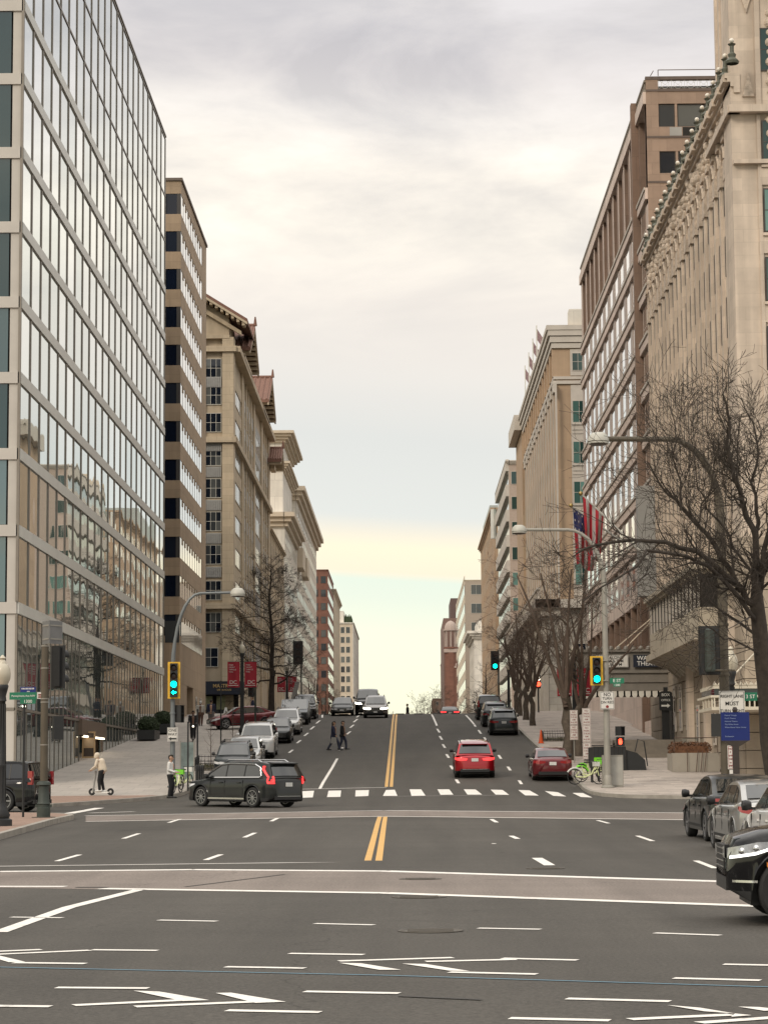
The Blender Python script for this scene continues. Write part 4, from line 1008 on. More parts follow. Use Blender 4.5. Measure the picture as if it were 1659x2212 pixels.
    F_.box(g, 110.6, 132.4, .5, xo, 8.5, 9.7); F_.box(g, 110.4, 132.6, .4, xo+.25, 8.15, 8.5); F_.box(g, 110.4, 132.6, .4, xo+.15, 11.3, 11.5); F_.box(g, 110.2, 132.8, .4, xo+.3, 11.5, 11.75); F_.box(g, 110.6, 132.4, .4, xo-.2, 11.75, 12.1)
    F_.box(g, 110.6, 132.4, .3, .9, 9.7, 11.3)
    ob = g.build('gallery', mat('gallery_stone', (.44, .385, .305), .85, .1, 1.0, .1, streak=.15), r)
    gc = MB()
    for i in range(15): u = 110.9+i*1.53; F_.box(gc, u-.30, u+.30, xo-.10, xo-.05, 9.7, 11.3)
    build_each(gc, 'gallery_column', M_trim, ob)
    gb = MB()
    for i in range(15): u = 110.9+i*1.53; gb.prism([(xo+.2, 8.15), (.5, 8.15), (.5, 7.3), (xo*.6, 7.75)] if False else [(X-xo-.2, 8.15), (X-.5, 8.15), (X-.5, 7.2), (X-xo*.55, 7.75)], u-.16, u+.16, 'y')
    build_each(gb, 'gallery_bracket', M_trim, ob)
    gd = MB(); F_.box(gd, 110.7, 132.3, .9, xo-.101, 9.7, 11.29); gd.build('gallery_glazing', M_dark, ob)
    # entrance canopy on the south front
    settle(r)
    for i, yl in enumerate([105.6]+[107.9+i*2.16 for i in range(19)]):
        if yl > y1-1: break
        t = thing('cornice_lamp', 'small white globe on a dark bronze post along the ornate cornice', 'lamp', (X-.45, yl, 34.85), group='globe lamps along the ornate cornice')
        if i == 0:
            a = MB(); a.lathe([(.30, 0), (.34, .12), (.16, .3), (.2, .45), (.1, .55), (.1, .85), (.2, .95), (.02, 1.0)], n=8); pm_ = a.data('post', [mat('verdigris_bronze', (.10, .105, .08), .6, .2, 6)], True)
            b = MB(); b.sphere((0, 0, 1.12), .12, 10); gm = b.data('globe', [mat('milk_glass', (.72, .68, .60), .3, .05)], True)
        link('post', pm_, t); link('globe', gm, t)
ornate_block()

# ------------------------------------------------------------------ vehicles
def carpaint(name, col, metal=.35, rough=.28):
    return mat(name, col, rough, .03, 2, 0, metal, .5 if max(col) > .05 else .3, coat=1.0 if max(col) > .05 else .45)
M_tyre = mat('tyre_rubber', (.018, .018, .018), .8, .1, 8); M_trimb = mat('black_trim', (.015, .015, .016), .5, .05); M_chr = mat('chrome', (.62, .62, .62), .15, 0, metal=1.0)
M_rim = mat('alloy_rim', (.36, .36, .37), .3, .05, metal=.8); M_rimd = mat('dark_rim', (.05, .05, .052), .35, .05, metal=.6)
M_cg = glass('car_glass', (.012, .015, .016), (.03, .035, .035), 1.9, 0, .02)
M_tail = mat('tail_lamp_red', (.30, .012, .015), .2, .05, coat=1); M_tailon = emit('tail_lamp_lit', (1, .05, .05), 1.5); M_head = mat('headlamp_lens', (.72, .73, .74), .12, .05, metal=.0, coat=1)
M_headon = emit('headlamp_lit', (1, .93, .78), 9); M_plate = mat('number_plate', (.62, .62, .60), .5, .05); M_ind = mat('amber_lens', (.55, .17, .02), .3, .05)
_wheel = {}
def wheel_mesh(rad, wid, spokes, rimm):
    k = (rad, wid, spokes, rimm.name)
    if k in _wheel: return _wheel[k]
    t = MB(); w = wid/2; t.lathe([(rad*.71, -w*.9), (rad*.9, -w), (rad*.985, -w*.75), (rad, -w*.4), (rad, w*.4), (rad*.985, w*.75), (rad*.9, w), (rad*.71, w*.9), (rad*.71, -w*.9)], n=28, axis='y')
    tm = t.data('tyre', [M_tyre], True)
    r = MB(); rr = rad*.72
    for s_ in (-1, 1): r.lathe([(rr, s_*w*.2), (rr, s_*w*.88), (rr*.93, s_*w*.90), (rr*.90, s_*w*.5), (1e-3, s_*w*.25)], n=24, axis='y', mi=1)
    for s_ in (-1, 1):
        r.lathe([(rr*1.0, s_*w*.86), (rr*1.0, s_*w*.94), (rr*.92, s_*w*.94), (rr*.92, s_*w*.7)], n=24, axis='y', mi=0)
        r.lathe([(rr*.2, s_*w*.3), (rr*.2, s_*w*.82), (1e-3, s_*w*.86)], n=10, axis='y', mi=0)
        for q in range(spokes):
            a = 2*math.pi*q/spokes; ca, sa = math.cos(a), math.sin(a); h = rr*(.11 if spokes > 6 else .16); h2 = h*(.8 if spokes > 6 else 1.15)
            vs = []
            for (R0, hh, yy) in ((rr*.12, h, s_*w*.80), (rr*.95, h2, s_*w*.90)):
                for dd in (-hh/2, hh/2): vs.append((R0*ca-dd*sa, yy, R0*sa+dd*ca))
            for (R0, hh, yy) in ((rr*.12, h, s_*w*.55), (rr*.95, h2, s_*w*.62)):
                for dd in (-hh/2, hh/2): vs.append((R0*ca-dd*sa, yy, R0*sa+dd*ca))
            r.add(vs, [(0, 1, 3, 2), (4, 6, 7, 5), (0, 2, 6, 4), (1, 5, 7, 3)], 0)
    rm = r.data('rim', [rimm, M_trimb], True, 30, fix=True)
    _wheel[k] = (tm, rm); return _wheel[k]
SPEC = {
 'suv': dict(L=4.75, W=1.93, H=1.72, wf=1.42, wr=-1.45, r=.37, low=[(-2.375, .98), (-2.30, 1.08), (-1.9, 1.10), (.95, 1.08), (1.3, 1.06), (2.0, .97), (2.28, .88), (2.375, .70)],
             gh=[(1.42, 1.03), (.62, 1.60), (.1, 1.70), (-1.6, 1.68), (-2.0, 1.62), (-2.32, 1.08)], sw=[(1.18, 1.10), (.48, 1.56), (-1.35, 1.60), (-1.95, 1.50), (-1.98, 1.14)], posts=(.18, -.85)),
 'big': dict(L=5.15, W=2.0, H=1.90, wf=1.6, wr=-1.5, r=.41, low=[(-2.575, 1.05), (-2.52, 1.2), (1.1, 1.19), (1.45, 1.17), (2.2, 1.10), (2.5, 1.02), (2.575, .8)],
             gh=[(1.38, 1.16), (.78, 1.76), (.3, 1.86), (-2.0, 1.86), (-2.35, 1.80), (-2.54, 1.2)], sw=[(1.15, 1.22), (.66, 1.72), (-2.0, 1.76), (-2.2, 1.70), (-2.28, 1.24)], posts=(.25, -.75, -1.7)),
 'volvo': dict(L=4.95, W=1.98, H=1.78, wf=1.52, wr=-1.46, r=.385, low=[(-2.475, .95), (-2.42, 1.12), (-1.9, 1.14), (.9, 1.10), (1.35, 1.07), (2.1, .99), (2.40, .90), (2.475, .70)],
             gh=[(1.50, 1.05), (.62, 1.64), (.1, 1.75), (-1.7, 1.74), (-2.12, 1.68), (-2.44, 1.10)], sw=[(1.30, 1.12), (1.05, 1.33), (.50, 1.61), (.0, 1.66), (-1.45, 1.63), (-1.80, 1.50), (-1.90, 1.20), (-1.80, 1.15)], posts=(.12, -.92)),
 'sedan': dict(L=4.85, W=1.85, H=1.45, wf=1.42, wr=-1.38, r=.335, low=[(-2.425, .88), (-2.38, 1.02), (-1.9, 1.04), (-1.3, .98), (.9, .93), (1.3, .90), (2.0, .80), (2.33, .70), (2.425, .56)],
             gh=[(1.30, .90), (.42, 1.36), (.0, 1.43), (-.7, 1.43), (-1.15, 1.36), (-1.98, 1.03)], sw=[(.98, .95), (.30, 1.33), (-.75, 1.35), (-1.18, 1.25), (-1.42, 1.02)], posts=(-.02, -.9)),
}
SPEC['near'] = dict(SPEC['volvo'], wf=1.80, wr=-1.25, r=.365)
def car(kind, label, cat, X, Y, hd, paint, tail=M_tail, head=M_head, spokes=5, rimm=None, lit_head=False, group=None, detail=1, plate='rear', scale=(1, 1, 1), chrome=False, roof_rails=False, grille=True, name=None, zoff=0., glow=False):
    s = SPEC[kind]; L, W, H = s['L'], s['W'], s['H']; rimm = rimm or M_rim
    t = thing(name or cat.replace(' ', '_'), label, cat, group=group)
    h = R(hd); fw = Vector((math.cos(h), math.sin(h))); wb = s['wf']-s['wr']
    zf, zr = G(Y+fw.y*s['wf']), G(Y+fw.y*s['wr']); pit = math.atan2(zf-zr, wb)
    t.matrix_world = Matrix.Translation((X, Y, (zf+zr)/2+.006+zoff)) @ Matrix.Rotation(h, 4, 'Z') @ Matrix.Rotation(-pit, 4, 'Y') @ Matrix.Diagonal((*scale, 1))
    lx, lz = zip(*sorted(s['low'])); r, ra = s['r'], s['r']*1.17
    sts = sorted(set([-L/2, -L/2+.03, -L/2+.09, -L/2+.2, L/2-.2, L/2-.09, L/2-.03, L/2]+[x for x in lx if abs(x) < L/2-.1]+[c+ra*math.cos(a) for c in (s['wf'], s['wr']) for a in np.linspace(0, math.pi, 11)]+[c+e for c in (s['wf'], s['wr']) for e in (-ra-.02, ra+.02)]+list(np.linspace(-L/2+.3, L/2-.3, 9))))
    rows = []; hw = lambda x: W/2*(1-.30*max(0, (abs(x)-(L/2-.42))/.42)**2.6-.02*(abs(x)/(L/2))**2)
    for x in sts:
        w_ = hw(x); zt = float(np.interp(x, lx, lz)); zb = .22+.16*max(0, (abs(x)-(L/2-.28))/.28)
        inn = False
        for c in (s['wf'], s['wr']):
            if abs(x-c) <= ra+1e-6: zb = max(zb, r+math.sqrt(max(0, ra*ra-(x-c)**2))); inn = True
        z1 = max(zb+.01, .36); z2 = max(zb+.03, .58); z3 = max(zb+.05, zt-.20)
        rows.append([(x, 0, zb), (x, w_*.90, zb), (x, w_*.985, zb+.004), (x, w_*1.0, z1), (x, w_*.985, z2), (x, w_*.995, (z2+z3)/2), (x, w_*.985, z3), (x, w_*.955, zt-.05), (x, w_*.90, zt-.008), (x, w_*.5, zt+.018), (x, 0, zt+.028)])
    n = len(rows[0]); mb = MB()
    for rw in rows:
        mb.v += rw+[(p[0], -p[1], p[2]) for p in rw]
    for i in range(len(rows)-1):
        o, q = i*2*n, (i+1)*2*n
        for k in range(n-1):
            lowp = k < 3; mb.f.append((o+k, q+k, q+k+1, o+k+1)); mb.m.append(1 if lowp and kind != 'sedan' else 0)
            mb.f.append((o+n+k, o+n+k+1, q+n+k+1, q+n+k)); mb.m.append(1 if lowp and kind != 'sedan' else 0)
    for i, rev in ((0, 1), (len(rows)-1, 0)):
        o = i*2*n; ring = [o+k for k in range(n)]+[o+n+k for k in range(n-1, -1, -1)]; mb.f.append(tuple(ring)); mb.m.append(0)
    # greenhouse shell
    gh = s['gh']; zb0 = min(gh[0][1], gh[-1][1]); gx = [p[0] for p in gh]; wbm, wt = W/2-.075, W/2-.25
    def gw(z): return wbm+(wt-wbm)*max(0, min(1, (z-.98*zb0)/(H-.98*zb0)))
    gsts = []
    for i in range(len(gh)-1):
        for q in (0, .5) if i < len(gh)-2 else (0, .5, 1):
            gsts.append((gh[i][0]+(gh[i+1][0]-gh[i][0])*q, gh[i][1]+(gh[i+1][1]-gh[i][1])*q))
    o = len(mb.v); m_ = 6
    for (x, z) in gsts:
        zl = zb0-.06; wz = gw(z); ww = gw(zl)
        half = [(x, ww, zl), (x, gw((zl+z)/2), (zl+z)/2), (x, wz, z-.03), (x, wz-.07, z), (x, wz*.5, z+.022), (x, 0, z+.03)]
        mb.v += half+[(p[0], -p[1], p[2]) for p in half]
    for i in range(len(gsts)-1):
        a, b = o+i*2*m_, o+(i+1)*2*m_
        for k in range(m_-1): mb.f.append((a+k, a+k+1, b+k+1, b+k)); mb.m.append(0); mb.f.append((a+m_+k, b+m_+k, b+m_+k+1, a+m_+k+1)); mb.m.append(0)
    body = mb.build('body', [paint, M_trimb], t, True, 42, fix=True)
    # under tray closing the wheel tunnels
    ub = MB(); ub.box(-L/2+.25, L/2-.25, -W/2+.30, W/2-.30, .2, .85 if kind != 'sedan' else .7); ub.build('underbody', [M_trimb], t)
    # side glass
    def sidez(x, z): return gw(z)+.006
    poly_ = s['sw']
    for sg in (-1, 1):
        g = MB()
        g.add([(x, sg*sidez(x, z), z) for x, z in poly_], [tuple(range(len(poly_)))]); g.build('side_window', [M_cg], t, fix=False)
        pmb = MB()
        for px in s['posts']:
            zt_ = np.interp(px, sorted([p[0] for p in poly_]), [p[1] for p in sorted(poly_)]); zt_ = max(zt_, poly_[0][1]+.3)
            zt_ = min(zt_, H-.1); z0_ = poly_[0][1]
            pmb.add([(px-.03, sg*(sidez(0, z0_)+.004), z0_), (px+.04, sg*(sidez(0, z0_)+.004), z0_), (px+.02, sg*(sidez(0, zt_)+.004), zt_), (px-.04, sg*(sidez(0, zt_)+.004), zt_)], [(0, 1, 2, 3)])
        pmb.build('door_pillars', [M_trimb], t)
        if chrome:
            c = MB(); pts = [(x, sg*(sidez(x, z)+.012), z) for x, z in poly_]; c.tube(pts+[pts[0]], .036, 5, cap=False); c.build('window_trim', [M_chr if chrome == 1 else mat('satin_trim', (.75, .73, .70), .3, 0, metal=.5)], t)
        # door seams and handles
        sm = MB(); yb = sg*(W/2*.995)
        for px in (s['wf']-ra-.12, s['posts'][0], s['posts'][1]): 
            if detail: sm.box(px-.004, px+.004, yb-.02*sg, yb+.001*sg, .42, poly_[0][1]-.08)
        if detail: sm.box(s['wr']+ra, s['wf']-ra, yb-.02*sg, yb+.008*sg, .30, .36, 1); sm.build('door_seams', [M_trimb, M_chr if chrome else M_trimb], t)
        hd_ = MB()
        for px in (s['posts'][0]+.12, s['posts'][1]+.12): hd_.box(px, px+.2, yb-.01*sg, yb+.03*sg, poly_[0][1]-.20, poly_[0][1]-.165)
        hd_.build('door_handles', [paint], t)
        # mirror
        mr = MB(); mr.lathe([(1e-3, -.10), (.07, -.09), (.10, 0), (.09, .07), (1e-3, .09)], (s['gh'][0][0]-.42, sg*(W/2+.08), poly_[0][1]+.06), 10, axis='y'); mr.box(s['gh'][0][0]-.46, s['gh'][0][0]-.40, sg*(W/2-.08), sg*(W/2+.02), poly_[0][1]-.02, poly_[0][1]+.03)
        mr.build('mirror', [M_trimb if kind != 'big' else paint], t, True)
    # windscreen and rear window
    def screen(a, b, f0, f1, out, name, tri=False):
        P = [(a[0]+(b[0]-a[0])*f, a[1]+(b[1]-a[1])*f) for f in (f0, (f0+f1)/2, f1)]; g = MB(); d = Vector((b[0]-a[0], b[1]-a[1])).normalized(); nx, nz = (-d.y, d.x)
        if nx*out < 0: nx, nz = -nx, -nz
        if nz < 0: nx, nz = nx, nz
        for (x, z) in P:
            w_ = gw(z)-.10
            for q in (-1, -.5, 0, .5, 1): g.v.append((x+nx*.028+nx*.012*(1-q*q), w_*q, z+abs(nz)*.03+.016*(1-q*q)))
        for i in range(2):
            for k in range(4): g.f.append((i*5+k, i*5+k+1, i*5+5+k+1, i*5+5+k)); g.m.append(0)
        return g.build(name, [M_cg], t, True, fix=True)
    screen(gh[0], gh[1], .10, .96, 1, 'windscreen'); 
    screen(gh[-1], gh[-2], .14, .90, -1, 'rear_window')
    # wheels
    tm, rm = wheel_mesh(r, .23, spokes, rimm)
    for c in (s['wf'], s['wr']):
        for sg in (-1, 1):
            wh = link('wheel', tm, t, (c, sg*(W/2-.13), r)); link('rim', rm, wh)
    # lamps
    zt_f = float(np.interp(L/2-.2, lx, lz)); zt_r = float(np.interp(-L/2+.05, lx, lz))
    def by(x, z):
        """half width of the body surface at x, z"""
        i = max(0, min(len(sts)-2, int(np.searchsorted(sts, x))-1)); q = (x-sts[i])/(sts[i+1]-sts[i]); r_ = []
        for row in (rows[i], rows[i+1]):
            p = row[2:9]; r_.append(float(np.interp(z, [c[2] for c in p], [c[1] for c in p])))
        return r_[0]+(r_[1]-r_[0])*q
    def patch(x0, x1, lo, hi, sg, nx=8, nz=3, off=.014):
        """lamp lens lying on the body between the curves lo(x) and hi(x)"""
        m = MB(); n_ = nz+1
        for i in range(nx+1):
            x = x0+(x1-x0)*i/nx
            for j in range(n_):
                z = lo(x)+(hi(x)-lo(x))*j/nz; m.v.append((x, sg*(by(x, z)+off), z))
        for i in range(nx):
            for j in range(nz): m.f.append((i*n_+j, (i+1)*n_+j, (i+1)*n_+j+1, i*n_+j+1)); m.m.append(0)
        return m
    for sg in (-1, 1):
        z0 = zt_f-.25; yo = hw(L/2-.03)
        top_ = lambda x: float(np.interp(x, [L/2-.62, L/2-.3, L/2-.01], [z0+.20, z0+.185, z0+.12])); bot_ = lambda x: float(np.interp(x, [L/2-.62, L/2-.3, L/2-.01], [z0+.17, z0+.06, z0+.01]))
        hl = patch(L/2-.60, L/2-.01, bot_, top_, sg)
        y1_ = by(L/2-.01, z0+.08)
        hl.add([(L/2+.013, sg*y1_*.62, z0+.02), (L/2+.013, sg*(y1_+.014), z0+.01), (L/2+.013, sg*(y1_+.014), z0+.15), (L/2+.013, sg*y1_*.62, z0+.13)], [(0, 1, 2, 3)])
        ho = hl.build('headlight', [M_headon if lit_head else head], t, True, fix=True)
        if detail > 1:
            for (xa, zz_) in ((L/2-.16, z0+.09), (L/2-.30, z0+.12)): q = MB(); q.sphere((xa, sg*(by(xa, zz_)-.01), zz_), .045, 10); q.build('lamp_projector', [M_chr], ho, True)
            q = patch(L/2-.55, L/2-.03, lambda x: bot_(x)-.005, lambda x: bot_(x)+.025, sg, off=.022); q.build('light_strip', [emit('daytime_strip', (1, .98, .94), 1.6)], ho)
            q = patch(L/2-.52, L/2-.40, lambda x: .62+(L/2-.40-x)*-.9, lambda x: .67+(L/2-.40-x)*-.9, sg); q.build('side_marker', [M_ind], t)
            q = patch(L/2-.30, L/2-.05, lambda x: .45, lambda x: .475, sg, off=.02); q.build('bumper_trim', [M_chr], t)
        tl = MB(); yo = hw(-L/2+.15)
        if kind == 'volvo':
            pts = [(.80, 1.58, .0), (.82, 1.45, .01), (.84, 1.30, .03), (.86, 1.16, .10), (.87, 1.0, .16), (.85, .90, .13)]
            for i in range(len(pts)-1):
                (a, z1, t1), (b, z2, t2) = pts[i], pts[i+1]; x1 = -L/2+.03+(.42 if z1 > 1.4 else .24 if z1 > 1.25 else .0 if z1 > 1.1 else -.02); x2 = -L/2+.03+(.42 if z2 > 1.4 else .24 if z2 > 1.25 else .0 if z2 > 1.1 else -.02)
                for xx, ww in ((0, 0), ):
                    tl.add([(x1-.03, sg*(a-.10), z1), (x1+t1+.06, sg*(a+.075), z1), (x2+t2+.06, sg*(b+.085), z2), (x2-.03, sg*(b-.12), z2), (x1+.2, sg*(a-.12), z1), (x2+.2, sg*(b-.12), z2)], [(0, 1, 2, 3), (0, 4, 1), (3, 2, 5), (0, 3, 5, 4)])
        elif kind == 'big':
            tl.box(-L/2-.01, -L/2+.16, sg*(yo-.12), sg*(yo+.012), 1.0, 1.5)
        else:
            z0 = zt_r-.22; xe = -L/2+.01
            lo_ = lambda x: float(np.interp(x, [xe, xe+.2, xe+.42], [z0, z0+.04, z0+.12])); hi_ = lambda x: float(np.interp(x, [xe, xe+.42], [z0+.15, z0+.155]))
            tl = patch(xe, xe+.40, lo_, hi_, sg); y1_ = by(xe, z0+.08)
            tl.add([(-L/2-.014, sg*y1_*.58, z0+.03), (-L/2-.014, sg*(y1_+.014), z0), (-L/2-.014, sg*(y1_+.014), z0+.15), (-L/2-.014, sg*y1_*.55, z0+.12)], [(0, 1, 2, 3)])
        tl.build('tail_light', [tail], t, fix=True)
    gr = MB(); gr.box(L/2-.06, L/2+.012, -W*.24, W*.24, zt_f-.36, zt_f-.10); gr.box(L/2-.08, L/2+.006, -W*.33, W*.33, .36, .50)
    for k in range(4): gr.box(L/2, L/2+.022, -W*.23, W*.23, zt_f-.34+k*.065, zt_f-.325+k*.065, 1)
    gr.build('grille', [M_trimb, M_chr], t)
    bp = MB(); bp.box(-L/2-.015, -L/2+.2, -W*.36, W*.36, .30, .45, 0); bp.box(-L/2-.022, -L/2+.1, -W*.3, W*.3, .42, .445, 1 if kind != 'sedan' else 0); bp.build('rear_bumper_trim', [M_trimb, M_chr if chrome or kind == 'suv' else M_trimb], t)
    pl = MB(); zz_ = .80 if kind in ('suv', 'volvo', 'big') else .74
    pl.box(-L/2-.03, -L/2+.04, -.16, .16, zz_, zz_+.15); pl.build('number_plate', [M_plate], t)
    if detail < 2: pf = MB(); pf.box(L/2-.02, L/2+.035, -.16, .16, .42, .56); pf.build('number_plate', [M_plate], t)
    if kind in ('suv', 'volvo') or roof_rails:
        rr_ = MB()
        for sg in (-1, 1): rr_.tube([(.35, sg*(W/2-.30), H-.045), (.2, sg*(W/2-.30), H+.03), (-1.5, sg*(W/2-.30), H+.03), (-1.7, sg*(W/2-.30), H-.06)], .022, 6)
        rr_.build('roof_rails', [M_chr if chrome else M_trimb], t, True)
        sp_ = MB(); xr, zr_ = gh[-2]; sp_.add([(xr+.15, -(W/2-.34), zr_+.05), (xr+.15, W/2-.34, zr_+.05), (xr-.20, W/2-.38, zr_+.005), (xr-.20, -(W/2-.38), zr_+.005), (xr+.1, -(W/2-.34), zr_-.04), (xr+.1, W/2-.34, zr_-.04), (xr-.19, W/2-.38, zr_-.03), (xr-.19, -(W/2-.38), zr_-.03)],
                       [(0, 3, 2, 1), (4, 5, 6, 7), (3, 7, 6, 2), (0, 4, 7, 3), (1, 2, 6, 5)]); sp_.build('spoiler', [M_trimb if kind == 'volvo' else paint], t)
    return t
P_grey = carpaint('charcoal_car_paint', (.020, .022, .022), .25); P_blk = carpaint('black_car_paint', (.004, .004, .005), .0, .12); P_red = carpaint('red_car_paint', (.36, .004, .012), .45)
P_dred = carpaint('maroon_car_paint', (.12, .003, .008), .4); P_wht = carpaint('white_car_paint', (.70, .69, .67), 0); P_sil = carpaint('silver_car_paint', (.42, .42, .41), .6); P_dk = carpaint('dark_slate_car_paint', (.010, .014, .016), .15); P_sg = carpaint('grey_silver_car_paint', (.22, .21, .20), .6)
up, dn = 90, -90
# crossing and moving cars
v = car('volvo', 'charcoal SUV with chrome window frame and tall red tail lights turning across the crosswalk', 'car', -6.25, 90.6, 136, P_grey, tail=M_tailon, spokes=10, chrome=1)
n_ = car('near', 'black SUV nosing in from the right edge of the photo, only its front showing', 'car', 5.92, 25.6, 177, P_blk, head=mat('clear_lamp_lens', (.34, .35, .36), .1, .35, 14, metal=.4, coat=1), spokes=9, chrome=0, detail=2)
car('suv', 'bright red SUV driving away up the hill with brake lights on', 'car', 3.25, 112.2, up, P_red, tail=M_tailon, spokes=5)
car('sedan', 'maroon sedan parked at the right kerb just past the crosswalk', 'car', 6.75, 109.6, up, P_dred, chrome=0)
g_ = 'dark SUVs parked along the right kerb uphill'
car('suv', 'dark SUV parked at the right kerb, nearest of the three', 'car', 6.45, 155.0, up, P_dk, group=g_, chrome=1)
car('suv', 'dark SUV parked at the right kerb, middle of the three', 'car', 6.35, 166.0, up, P_dk, group=g_)
car('big', 'tall black SUV parked at the right kerb, farthest of the three', 'car', 6.35, 178.0, up, P_blk, group=g_)
car('sedan', 'dark sedan with roof rack coming down the left lane at the crest', 'car', -5.15, 191.0, dn, P_dk, group='cars coming downhill', roof_rails=False)
car('suv', 'silver-grey SUV with headlights on coming down beside the yellow line', 'car', -2.35, 184.6, dn, P_sg, lit_head=True, group='cars coming downhill')
tr = car('big', 'big black pickup with headlights on behind the silver-grey SUV', 'car', -3.1, 192.5, dn, P_blk, lit_head=True, group='cars coming downhill', scale=(1.1, 1.04, 1.12), name='pickup_truck')
g2 = 'cars parked along the left kerb'
car('suv', 'small dark SUV parked first at the left kerb behind the charcoal SUV', 'car', -8.35, 114.0, dn, P_dk, group=g2, scale=(.85, .95, .93))
car('sedan', 'silver crossover parked second at the left kerb', 'car', -8.3, 120.6, dn, P_sil, group=g2, scale=(.95, 1, 1.1))
car('big', 'big white SUV with roof rack parked at the left kerb', 'car', -8.25, 130.6, dn, P_wht, group=g2, roof_rails=True)
car('sedan', 'black sedan parked behind the big white SUV at the left kerb', 'car', -8.05, 146.8, dn, P_dk, group=g2, scale=(1, 1, 1.06), head=M_trimb)
car('suv', 'silver SUV half hidden behind the black sedan at the left kerb', 'car', -8.0, 157.5, dn, P_sil, group=g2)
car('sedan', 'red hatchback standing at an angle on the left above the parked cars', 'car', -11.3, 161.5, 198, P_dred, group=g2, scale=(1, 1, 1.08), zoff=.15)
# faceted dark pickup: its own simple wedge
def wedge_truck(X, Y):
    t = thing('faceted_pickup', 'angular grey pickup truck with flat wedge windscreen parked at the left kerb', 'car', (X, Y, G(Y)), R(-90), group=g2)
    t.rotation_euler = (0, -math.atan2(G(Y-1)-G(Y+1), 2), R(-90))
    mb = MB(); prof = [(-2.8, .55), (-2.8, 1.12), (.35, 1.80), (2.55, 1.05), (2.8, .95), (2.8, .5)]
    mb.prism(prof, -.98, .98, 'y', 0); mb.build('body', [mat('brushed_steel', (.16, .17, .18), .35, .08, 1, metal=.6)], t, fix=True)
    g = MB(); g.add([(.36, -.85, 1.815), (.36, .85, 1.815), (2.3, .92, 1.155), (2.3, -.92, 1.155)], [(0, 1, 2, 3)]); g.build('windscreen', [M_cg], t)
    f = MB(); f.box(2.78, 2.84, -.97, .97, .5, .86); f.box(-2.9, 2.9, -.99, .99, .45, .6); f.build('bumper', [M_trimb], t)
    l = MB(); l.box(2.805, 2.83, -.95, .95, .93, .955); l.build('light_bar', [M_head], t)
    for c in (1.75, -1.75):
        for sg in (-1, 1): tm, rm = wheel_mesh(.42, .26, 5, M_rimd); wh = link('wheel', tm, t, (c, sg*.9, .42)); link('rim', rm, wh)
wedge_truck(-8.1, 171.5)
car('big', 'black SUV with white roof parked farthest up the left kerb', 'car', -7.9, 182.6, dn, P_blk, group=g2, roof_rails=True)
# left edge and right foreground
car('big', 'black SUV standing half out of frame at the left edge beyond the island', 'car', -15.55, 84.7, 163, P_blk, spokes=6, scale=(1, 1, .97))
g3 = 'cars parked along the near right kerb'
car('sedan', 'dark grey sedan parked at the near right kerb, front of the row', 'car', 7.45, 53.0, up+1, P_grey, group=g3)
car('sedan', 'silver coupe parked at the near right kerb in the middle of the row', 'car', 7.2, 46.7, up+1, P_sil, group=g3, scale=(.95, 1, .98))
car('sedan', 'white sedan parked at the near right kerb, partly behind the black SUV', 'car', 7.1, 41.0, up+1, P_wht, group=g3)
for x, y, l in ((4.2, 221.5, 'far car just over the crest, only its roof and two red lights showing'),):
    car('sedan', l, 'car', x, y, up, P_dk, tail=M_tailon, detail=0)

